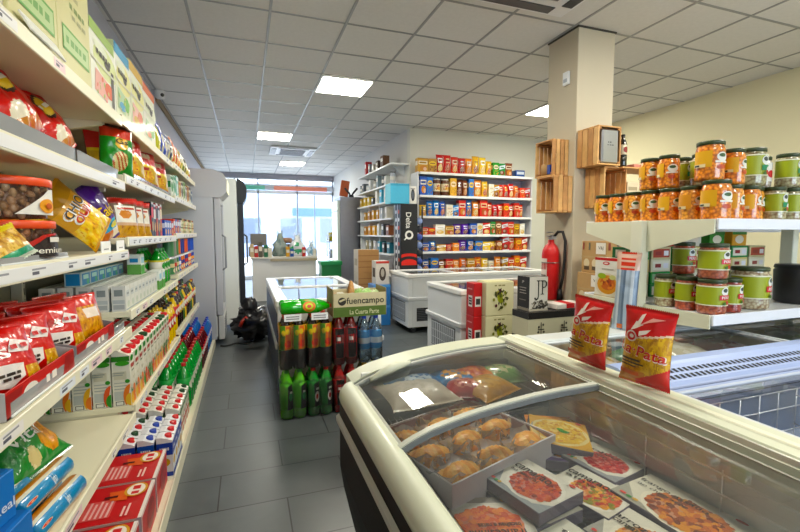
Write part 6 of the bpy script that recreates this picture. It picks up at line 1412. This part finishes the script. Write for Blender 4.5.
mput(k8, 'frozen meal pack with a rice dish, nearest the viewer by the chicken pack', .735, .628, -PI/2+.15)
mput(meal(.17, .15, '#dcdccc', RED, 'tapas', 'de mar', '#80848c'), 'frozen meal pack partly cut off at the near edge below the prawn pack', .58, .64, -PI/2+.2)
k4 = meal(.165, .13, '#e8d8a0', YEL, '', '', '#e4b040', (0, .5, .5, .46), leaf=True); 
m4 = k4; mput(k4, 'frozen meal pack with a yellow dish and green leaf, tilted beside the bun tray', .835, 1.005, -.55, mz+.045, .16, .12)
k5 = meal(.17, .135, '#e8a040', ORG, '', '', '#d8862c', (0, .5, .5, .48))
mput(k5, 'frozen meal pack with an orange bake, behind the yellow dish pack', .89, 1.085, -.5, mz+.02, 0, 0)
mput(meal(.18, .14, '#c8c0d0', ORG, '', '', '#5a4a78'), 'purple-edged frozen pack lying under the yellow dish pack', .83, .99, -.55, mz)
lf = MB(); lf.blob(0, 0, .004, .02, .009, .004, '#4c9a34', 'food', amp=.2); 
# ---- bags of frozen food at the far end
def fro(c, c2):
    return lambda u, v: c2 if ((u+.1)**2*1.5+(v-.45)**2*7 < .5 and (int(u*6+9)+int(v*9)) % 3) else c
fb2 = [('#dcd4c4', '#e8e0d4', .25, .18, 'large pale frozen bag lying beside the bun tray', .53, 1.24, .1), ('#3c70a8', '#c8d4dc', .2, .15, 'blue and white frozen bag at the far end of the curved freezer', .58, 1.33, .35), ('#4a88c0', '#e0a04c', .2, .14, 'blue and orange frozen bag at the far end of the curved freezer', .69, 1.34, -.2),
       ('#e08a34', '#c8502c', .22, .15, 'orange frozen bag at the far end, right of the blue ones', .79, 1.34, .2), ('#6a9a54', '#c8c89c', .18, .14, 'green frozen bag at the far right corner of the curved freezer', .885, 1.34, -.1), ('#c89a5c', '#e0b878', .2, .15, 'tan frozen bag behind the wire divider', .80, 1.235, .4), ('#b8403c', '#e0a090', .16, .12, 'reddish frozen bag in the middle of the far end', .68, 1.26, -.4)]
for c, c2, w, h, lab, x, y, rz in fb2:
    put(k_bag('frozen_bag', 'frozen bag', w, h, .07, fro(c, c2), (), c, seed=int(w*90)), lab, (x, y-.03, mz+.105), 0, 'frozen bags at the far end', rot=E3(-PI/2+.12, 0, rz))
# ---- two bags standing on the glass rail
def pata(u, v):
    if v > .955 or v < .02: return '#c81416'
    if v > .66+.07*u: return '#d81a1c'
    if v > .635+.07*u: return '#f0dcc8'
    if v < .17*(u+.35)+.06 and u > -.3: return '#d01818'
    if v < .2 and u < .1: return '#c87a1c'
    return blot(u, v*1.4, 7, ['#a87414', '#c89018', '#d8a82c', '#e4b840', '#c48a18', '#f0d070'], 4)
W2 = '#f4ece4'
dec = [('p', [(-.32, .70), (-.22, .83), (-.05, .80), (-.2, .74)], W2), ('p', [(-.15, .78), (.1, .9), (.34, .9), (.05, .84)], '#f0b8b0'), ('p', [(-.2, .8), (-.12, .92), (-.05, .94), (-.1, .82)], W2), ('p', [(-.1, .72), (.12, .76), (.05, .7), (-.1, .66)], W2), ('e', -.26, .64, .13, .07, W2), ('e', -.26, .64, .1, .054, '#d81a1c'), ('e', -.24, .645, .05, .025, W2),
       ('t', 'La·Pata', -.0, .47, 1.0, .15, W2, -.12), ('t', 'La·Pata', .005, .472, .96, .125, '#c81a1c', -.12), ('r', -.4, .34, .02, .365, '#3a2a14'), ('r', -.4, .30, .1, .32, '#3a2a14'), ('r', -.4, .262, -.05, .28, '#4a3618'), ('r', -.42, .15, .0, .2, '#d05a1c')]
pk3 = k_bag('snack_bag', 'snack bag', .135, .215, .06, pata, dec, '#b8901c', seed=4, fine=1.8)
o = put(pk3, 'red and golden snack bag standing on the cream freezer rail, farther of the two', (1.022, 1.085, .927), 0, 'snack bags on the freezer rail'); o.rotation_euler = E3(.0, .03, 0) if 0 else (Matrix.Rotation(-PI/2-.28+.5, 3, 'Z') @ Matrix.Rotation(.1, 3, 'Y')).to_euler(); o.location.z += .004
o = put(pk3, 'red and golden snack bag standing on the cream freezer rail, nearer of the two', (1.026, .875, .927), 0, 'snack bags on the freezer rail'); o.rotation_euler = (Matrix.Rotation(-PI/2+.3, 3, 'Z') @ Matrix.Rotation(.06, 3, 'Y')).to_euler(); o.location.z += .003

# ================================================================== second island freezer along the right, with a slotted centre rail
RX0, RX1, RY0, RY1, RZ = 1.095, 4.3, -.2, 1.61, .89
b = MB(); BL = '#c8d2e0'
for a in ((RX0, RY0, RX0+.05, RY1), (RX1-.05, RY0, RX1, RY1), (RX0+.05, RY0, RX1-.05, RY0+.05), (RX0+.05, RY1-.05, RX1-.05, RY1)): b.box(a[0], a[1], .05, a[2], a[3], RZ-.05, '#d4d8de', 'paint')
b.box(RX0+.05, RY0+.05, .05, RX1-.05, RY1-.05, .42, '#9fb4d8', 'paint')
ln = MB(); LB = '#7a9ace'  # liner blue stands in for the bluish reflection in the lid glass
ln.box(RX0+.05, .915, .42, RX1-.05, .945, RZ-.06, LB, 'plastic'); ln.box(RX0+.05, 1.09, .42, RX1-.05, 1.12, RZ-.06, LB, 'plastic'); ln.box(RX0+.05, RY0+.05, .42, RX0+.07, RY1-.05, RZ-.06, LB, 'plastic'); ln.box(RX0+.05, RY0+.05, .42, RX1-.05, RY0+.07, RZ-.06, LB, 'plastic')
rl2 = MB(); RB2 = '#93a6d4'  # bluish daylight is put into the rail colour
rl2.extrude([(.90, .83), (.90, .852), (.925, .862), (.965, .868), (.977, .876), (1.06, .899), (1.075, .905), (1.12, .905), (1.135, .897), (1.135, .83)], 'x', RX0+.05, RX1-.05, RB2, 'paint')
x = RX0+.12
while x < RX1-.12:
    for r in range(2):
        y0 = .985+.032*r; y1 = y0+.02; z0 = .876+(y0-.977)*.277; z1 = .876+(y1-.977)*.277
        rl2.face([(x+.006*r, y0, z0+.0012), (x+.014+.006*r, y0, z0+.0012), (x+.014+.006*r, y1, z1+.0012), (x+.006*r, y1, z1+.0012)], '#20242e', 'matte')
    x += .0235
rl2.box(RX0+.05, .8990, .842, RX1-.05, .9005, .846, '#5a6684', 'rubber', .0003); rl2.box(RX0+.05, .945, .8655, RX1-.05, .955, .8675, '#7c8aae', 'rubber', .0005)
er = MB()
er.box(RX0-.004, RY0, RZ-.05, RX0+.075, RY1+.01, RZ, '#cfd2cc', 'plastic', .006); er.box(RX1-.075, RY0, RZ-.05, RX1+.01, RY1+.01, RZ, '#cfd2cc', 'plastic', .006); er.box(RX0+.075, 1.51, RZ-.05, RX1-.075, RY1+.01, RZ, '#cdd3d2', 'plastic', .006); er.box(RX0+.075, RY0-.01, RZ-.05, RX1-.075, RY0+.08, RZ, '#cfd2cc', 'plastic', .006)
ps = [('cabinet', b), ('inner_liner', ln), ('centre_rail', rl2), ('end_rim', er)]
for y0, y1 in ((RY0+.08, .90), (1.135, 1.51)):
    for k in range(3):
        xa = RX0+.075+(RX1-RX0-.15)*k/3; xb = RX0+.075+(RX1-RX0-.15)*(k+1)/3; zz = RZ-.014+.005*(k % 2)
        g = MB(); g.face([(xa, y0, zz), (xb, y0, zz), (xb, y1, zz), (xa, y1, zz)], '#fff', 'glass'); f = MB()
        for a in ((xa, y0, xa+.02, y1), (xb-.02, y0, xb, y1), (xa, y0, xb, y0+.012), (xa, y1-.012, xb, y1)): f.box(a[0], a[1], zz-.006, a[2], a[3], zz+.006, '#b4bed2' if y0 < .5 else '#d6dce0', 'plastic')
        if 0: f.tube([(xa+.1, y1-.05, zz+.008), (xa+.14, y1-.05, zz+.025), (xa+.32, y1-.05, zz+.025), (xa+.36, y1-.05, zz+.008)], .008, '#e4e4de', 'plastic')
        ps.append(('lid_frame', f, [('lid_glass', g)]))
wk2 = MB()
for k in range(32): wk2.rod((RX0+.1+.095*k, .905, .44), (RX0+.1+.095*k, .905, .82), .0022, '#dfe6f0', 'steel', 5)
for z in (.52, .6, .68, .76, .82): wk2.rod((RX0+.08, .903, z), (RX1-.08, .903, z), .0022, '#dfe6f0', 'steel', 5)
for x in (1.75, 2.45, 3.1):
    for z in (.5, .6, .7, .8): wk2.rod((x, RY0+.1, z), (x, .90, z), .0022, '#dfe6f0', 'steel', 5)
    for k in range(9): wk2.rod((x, RY0+.12+.1*k, .44), (x, RY0+.12+.1*k, .8), .0022, '#dfe6f0', 'steel', 5)
ps.append(('wire_basket', wk2))
st = MB(); st.box(1.18, 1.14, .42, 4.2, 1.54, .74, '#cfd8dc', 'card', .004); ps.append(('raised_floor', st))
build('island_freezer', 'freezer', 'long island freezer with a daylight-tinted slotted centre rail, under the jar rack', ps)
for i in range(6):
    c = ['#3c5ab0', '#c8d4e8', '#5a78c0', '#d8dce4', '#2c3c98', '#b8c8e0'][i]
    put(k_box('frozen_box', 'frozen box', .26, .2, .12, c, {'t': [('r', -.4, .2, .4, .8, '#e8ecf4'), ('e', 0, .5, .2, .2, '#8c5a4c')]}), '%s pack on the near floor of the long freezer, %s from the left' % (['blue', 'pale blue', 'mid blue', 'white', 'dark blue', 'light grey-blue'][i], nth(i)), (1.45+.33*i, .62, .4215), 0, 'packs in the near side of the long freezer')
for i in range(8):
    c = ['#c8a058', '#5c8a4c', '#d8d0b8', '#b8503c', '#e0c880', '#7c9a5c', '#d0b890', '#8c7a5c'][i]
    n = ['tan', 'green', 'cream', 'red', 'straw', 'moss', 'beige', 'brown'][i]
    put(k_bag('frozen_bag', 'frozen bag', .23, .33, .1, fro(c, mixc(c, '#fff', .5)), (), c, seed=i), '%s frozen bag under the jar rack, %s from the left' % (n, nth(i)), (1.34+.245*i, 1.17, .79), 0, 'frozen bags under the jar rack', rot=E3(-PI/2+.1, 0, .1))
for i in range(18):
    c, n = [('#d8d4c0', 'cream'), ('#7c9a4c', 'green'), ('#b8683c', 'rust'), ('#e8e4dc', 'white'), ('#c8a850', 'straw'), ('#5a7a8c', 'slate blue')][(i*5) % 6]
    put(k_box('frozen_box', 'frozen box', .11, .08, .115, c, {'f': [('r', -.4, .5, .4, .85, mixc(c, '#fff', .6)), ('e', 0, .28, .3, .18, '#8c6a3c')], 't': [('r', -.4, .1, .4, .9, mixc(c, '#fff', .45))]}), '%s frozen packet standing under the rear glass below the rack, %s from the left' % (n, nth(i)), (1.42+.125*i, 1.46, .7415), 0, 'frozen packets below the rack')
# ================================================================== jar rack above the long freezer
JX0, JX1 = 1.9, 4.2
ps = []
for x in (JX0-.04, 3.05, JX1-.015):
    u = MB(); u.box(x, 1.632, .0, x+.05, 1.70, 1.412, '#e0e0cc', 'paint', .004); ps.append(('upright', u))
for z, n in ((1.405, 'shelf'), (.985, 'shelf')):
    for y0, y1, lipy in ((1.30, 1.63, 1.30), (1.702, 2.04, 2.04)):
        s = MB(); s.box(JX0+.001, y0, z-.03, JX1, y1, z, '#e4e6ea', 'paint', .002)
        if y0 < 1.5: s.box(JX0, y0-.012, z-.04, JX1, y0, z+.008, '#e9ecf4', 'paint', .002)
        else: s.box(JX0, y1, z-.05, JX1, y1+.012, z+.012, '#e9ecf4', 'paint', .002)
        e = MB()
        if y0 < 1.5: e.extrude([(y0, z+.006), (y0, z-.055), (y1, z-(.15 if z > 1.2 else .07)), (y1, z+.006)], 'x', JX0-.008, JX0-.0005, '#dcdcc4', 'paint')
        else: e.extrude([(y0, z+.006), (y0, z-(.15 if z > 1.2 else .07)), (y1, z-.055), (y1, z+.006)], 'x', JX0-.008, JX0-.0005, '#dcdcc4', 'paint')
        ps.append((n, s, [('end_bracket', e)]))
c = MB(); c.box(JX0+.012, 1.63, 1.38, JX1, 1.702, 1.4045, '#d8dade', 'paint', .001); ps.append(('centre_strip', c))
build('jar_rack', 'rack', 'cream and white double-sided rack of jars over the long freezer', ps)
# jars
OLB = '#30401c'
lupin_l = [('r', -.5, 0, .5, 1, '#e0901c'), ('r', -.5, .92, .5, 1, '#d8c88c')]
def orange_jar(r, h, v):
    art = [('e', .12, .64, .1, .2, '#f2f0e6'), ('e', .11, .7, .06, .08, '#3c5a34'), ('r', .0, .38, .22, .46, '#f4f0e4'), ('e', .1, .2, .07, .1, '#c8502c'), ('r', -.3, .2, -.04, .9, ['#e0a42c', '#e8b03c', '#dc9424'][v % 3]), ('r', -.3, .2, -.12, .34, '#e8d8b0'), ('r', -.28, .23, -.2, .31, '#3a3a30')]
    return k_jar(r, h, ['#ffa828', '#ff9a20', '#ffb438'][v % 3], 'bean', OLB, art, (.22, .8), .8)
def green_jar(r, h, v, dk_=False, fill='#8c8c5c', red=True):
    art = [('r', -.5, 0, .5, 1, '#a0ac24'), ('p', [(.0, .95), (.06, .5), (.5, .5), (.5, .98)], '#e8ece4') if 0 else ('e', .14, .72, .1, .22, '#eceee8'), ('e', .13, .78, .06, .1, '#34403c'), ('r', -.5, .94, .5, 1, '#e8e8d0'), ('r', -.5, 0, .5, .05, '#e8e8d0')]
    if red: art += [('r', .0, .3, .3, .55, '#d02430'), ('t', 'PERE', .13, .425, .18, .13, '#f6ece8')]
    else: art += [('r', .04, .25, .3, .5, '#2c8a5c'), ('e', .2, .3, .06, .14, '#e8e8e0')]
    art += [('e', .16, .16, .05, .1, '#c83a2c'), ('e', .1, .12, .04, .08, '#4a6a2c')]
    return k_jar(r, h, fill, 'bean', OLB, art, (.26, .82), .6, parts=True)
ZT = 1.4062
OJ = [orange_jar(.047, .16, v) for v in range(3)]; OJB = orange_jar(.057, .175, 1)
GJ = green_jar(.048, .16, 0, False, '#b8b48c', False); GJB = green_jar(.064, .175, 0, False, '#a8a878', False)
fa = -PI/2+.75
col = [(1.985, 0), (1.885, 1), (1.78, 2), (1.675, 0), (1.57, 1), (1.462, 2)]
for i, (y, v) in enumerate(col):
    put(OJ[v], 'orange bean jar in the bottom tier of the rack top, %s from the left' % nth(i), (1.962, y, ZT), fa+(-.35 if i < 4 else .1), 'orange bean jars on the rack top')
put(OJB, 'larger jar of orange lupin beans at the front corner of the rack top', (1.965, 1.35, ZT), fa+.1, 'orange bean jars on the rack top')
for i, x in enumerate((2.085, 2.2)): put(OJ[i], 'jar of orange lupin beans on the rack top, %s right of the front corner jar' % nth(i), (x, 1.365, ZT), -.3, 'orange bean jars on the rack top')
put(OJ[2], 'orange bean jar squeezed behind the green-labelled jar on the rack top', (2.30, 1.41, ZT), -.2, 'orange bean jars on the rack top')
for i, x in enumerate((2.375, 2.50, 2.615, 2.73, 2.85)): put(GJ, 'lime-labelled jar in the bottom tier on the rack, %s after the orange ones' % nth(i), (x, 1.36, ZT), -.5+.1*i, 'lime-labelled jars on the rack top')
# inner jars of the bottom tier
for i in range(5):
    for j in range(2): put((OJ[(i+j) % 3] if i < 3 else GJ), '%s jar, bottom tier of the rack, %s, %s from the left' % ('orange' if i < 3 else 'lime', ['second row in', 'third row in'][j], nth(i)), (2.09+.125*i, 1.50+.12*j, ZT), .2*i, 'inner jars on the rack top')
Z2 = ZT+.1615
for i, (y, v) in enumerate(((1.69, 0), (1.585, 1))): put(OJ[v], 'orange bean jar in the upper tier of the rack, %s of the left pair' % ['farther', 'nearer'][i], (1.965, y, Z2), fa-.3, 'orange bean jars on the rack top')
put(GJ, 'small jar with a lime label standing behind the upper orange jars, left one', (2.1, 1.62, Z2), -.6, 'lime-labelled jars on the rack top'); put(GJ, 'small jar with a lime label standing behind the upper orange jars, right one', (2.085, 1.505, Z2), -.6, 'lime-labelled jars on the rack top')
put(OJB, 'tall jar of orange lupin beans in the upper tier above the corner jar', (1.985, 1.40, ZT+.1765), fa+.2, 'orange bean jars on the rack top')
put(OJ[1], 'jar of orange lupin beans in the upper tier, right of the tall corner one', (2.1, 1.375, Z2), -.35, 'orange bean jars on the rack top')
put(GJB, 'large jar with a wide lime label in the upper tier of the rack top', (2.255, 1.40, Z2), -.45, 'lime-labelled jars on the rack top')
put(k_jar(.042, .15, '#d8d4c4', 'bean', OLB, [('r', -.5, 0, .5, 1, '#eceae4'), ('e', .1, .4, .12, .2, '#c83a3c')], (.2, .8), .6), 'jar with a white and red label in the upper tier of the rack top', (2.385, 1.43, Z2), -.3)
put(GJ, 'jar with a lime label in the upper tier, right of the white-labelled jar', (2.47, 1.365, Z2), -.4, 'lime-labelled jars on the rack top')
put(GJ, 'jar with a lime label in the upper tier at the right edge of the photo', (2.60, 1.365, Z2), -.4, 'lime-labelled jars on the rack top')
# lower shelf
ZL = .9862
PJ = [green_jar(.049, .158, 0, False, f) for f in ('#c8c4a0', '#c85a34', '#a83c28')]
PJL = green_jar(.058, .158, 0, False, '#b8603c'); PJX = green_jar(.08, .2, 0, False, '#c0b898')
put(PJ[0], 'lime and red labelled jar on the lower rack shelf, leftmost in front', (1.98, 1.585, ZL), fa+.2, 'lime and red labelled jars on the lower shelf')
put(PJ[1], 'lime and red labelled jar on the lower rack shelf, second in front', (1.985, 1.475, ZL), fa+.2, 'lime and red labelled jars on the lower shelf')
put(PJL, 'wider jar with a lime and red label at the front corner of the lower shelf', (1.985, 1.36, ZL), fa+.35, 'lime and red labelled jars on the lower shelf')
put(PJL, 'jar with a lime and red label stacked on the corner jar of the lower shelf', (1.985, 1.36, ZL+.1595), fa+.35, 'lime and red labelled jars on the lower shelf')
put(PJ[2], 'jar of red peppers right of the corner jar on the lower shelf', (2.10, 1.36, ZL), -.3, 'lime and red labelled jars on the lower shelf')
put(PJX, 'big jar of mixed pickles with a lime and red label on the lower shelf', (2.31, 1.405, ZL), -.15, 'lime and red labelled jars on the lower shelf')
for i, (y, z) in enumerate(((1.55, .1435), (1.44, .1435))):
    pass
put(PJ[0], 'jar with a lime label stacked at the dark back of the lower shelf, left end', (2.09, 1.58, ZL), fa+.2, 'lime and red labelled jars on the lower shelf'); put(PJ[1], 'jar with a lime label on top at the dark back of the lower shelf', (2.09, 1.58, ZL+.1595), fa+.2, 'lime and red labelled jars on the lower shelf')
m = MB(); m.lathe([(0, 0), (.09, 0), (.1, .01), (.105, .17), (.1, .175), (.1, .18), (.105, .185), (.1, .2), (0, .2)], '#17181a', 'plastic', 28)
l = MB(); l.marks(cyl_surf(.1045, .05, .08, 2*PI), [('r', -.02, 0, .3, 1, '#a8b02c'), ('r', -.02, .92, .3, 1, '#e8e8d0'), ('r', .1, .3, .3, .6, '#d02430')], 'print', .0015)
put(Kit('plastic_tub', 'tub', [('tub', m), ('paper_label', l)]), 'black plastic tub with a lime label at the right of the lower shelf', (2.72, 1.42, ZL), -.3)
m = MB(); m.blob(0, 0, .05, .07, .05, .06, '#4a5878', 'film', amp=.3); put(Kit('cloth_bag', 'bag', [(None, m)]), 'small dark blue bag at the back of the lower rack shelf', (2.13, 1.475, ZL), 0)
# green and white packets stacked on the far half of the lower shelf
pc = [('#e0dcc4', '#3c8a3c', 'cream'), ('#2c8a4c', '#e8e4d8', 'green'), ('#c8c09c', '#a83a2c', 'beige'), ('#3c9a50', '#d8c83c', 'bright green'), ('#d8c890', '#2c7a44', 'straw')]
for i in range(7):
    for j in range(4):
        c, c2, n = pc[(i+j*2) % 5]
        kk = ('pc', (i+j*2) % 5)
        if kk not in kcache: kcache[kk] = k_box('soup_packet', 'packet', .15, .12, .07, c, {'f': [('r', -.42, .15, .42, .85, c2 if (i+j) % 2 else mixc(c, '#fff', .3)), ('r', -.3, .35, .0, .65, '#8c2a2c'), ('r', .12, .3, .36, .7, '#e8e8f0')], 'l': [('r', -.3, .2, .3, .8, c2)]})
        put(kcache[kk], '%s packet stacked at the back of the lower rack shelf, %s column, %s up' % (n, nth(i), nth(j)), (2.07+.165*i, 1.885, ZL+.0712*j), 0, 'packets at the back of the lower shelf')
for i in range(5):
    c, n = [('#d8c83c', 'yellow'), ('#c8402c', 'red'), ('#e8e4d8', 'white'), ('#3c8a3c', 'green'), ('#e0a030', 'orange')][i]
    put(k_box('soup_packet', 'packet', .13, .07, .085, c, {'f': [('e', 0, .45, .3, .3, '#f0e8d8'), ('r', -.5, .8, .5, 1, '#3c7a3c')]}), '%s packet on top of the stacks at the back of the lower shelf' % n, (2.1+.2*i, 1.87, ZL+.285+.0012), 0, 'packets at the back of the lower shelf')
# white soup box and silver bag by the left end of the rack
m = box_mb(.19, .05, .225, '#e6e4dc', {}, 'print', .003); F = box_faces(.19, .05, .225)['f']
m.marks(F, [('r', -.5, .93, .5, 1, '#c8282c'), ('e', -.06, .86, .13, .045, '#c8282c'), ('e', -.06, .86, .08, .02, '#f0e0dc'), ('r', -.22, .7, .22, .73, '#b8b4a8'), ('e', .0, .32, .46, .3, '#e0d8c4'), ('e', .0, .33, .38, .24, '#d8a060'), ('e', .02, .36, .28, .17, '#c86a34'), ('s', -.25, .2, .3, .52, ['#b8502c', '#e08a4c', '#8c3a20', '#d8a868'], 24, .012), ('e', -.2, .54, .16, .07, '#9ab04c'), ('e', .2, .52, .12, .06, '#c8c88c'), ('r', -.5, .0, .5, .05, '#c8bca4')], 'print', .0006)
put(Kit('soup_box', 'box', [(None, m)]), 'white box picturing a plate of food, at the left end of the rack', (1.932, 1.885, ZL), -PI/2)
def silv(u, v):
    if v > .78: return '#d8402c' if abs(u) < .6 and int(v*30) % 2 else '#e0c0b0'
    return ['#a8b4c0', '#d4dce4', '#8c9cb0', '#68788c', '#b8c4d0'][int((u+1)*4.2) % 5]
kb = k_bag('foil_bag', 'foil bag', .105, .37, .05, silv, [('r', -.28, .02, -.05, .08, '#e8742c')], '#9aa8b8', seed=8)
o = put(kb, 'tall silver foil bag with a red top, leaning before the rack upright', (1.675, 1.55, .8915), 0); o.rotation_euler = (Matrix.Rotation(-PI/2+.55, 3, 'Z') @ Matrix.Rotation(.04, 3, 'Y')).to_euler()
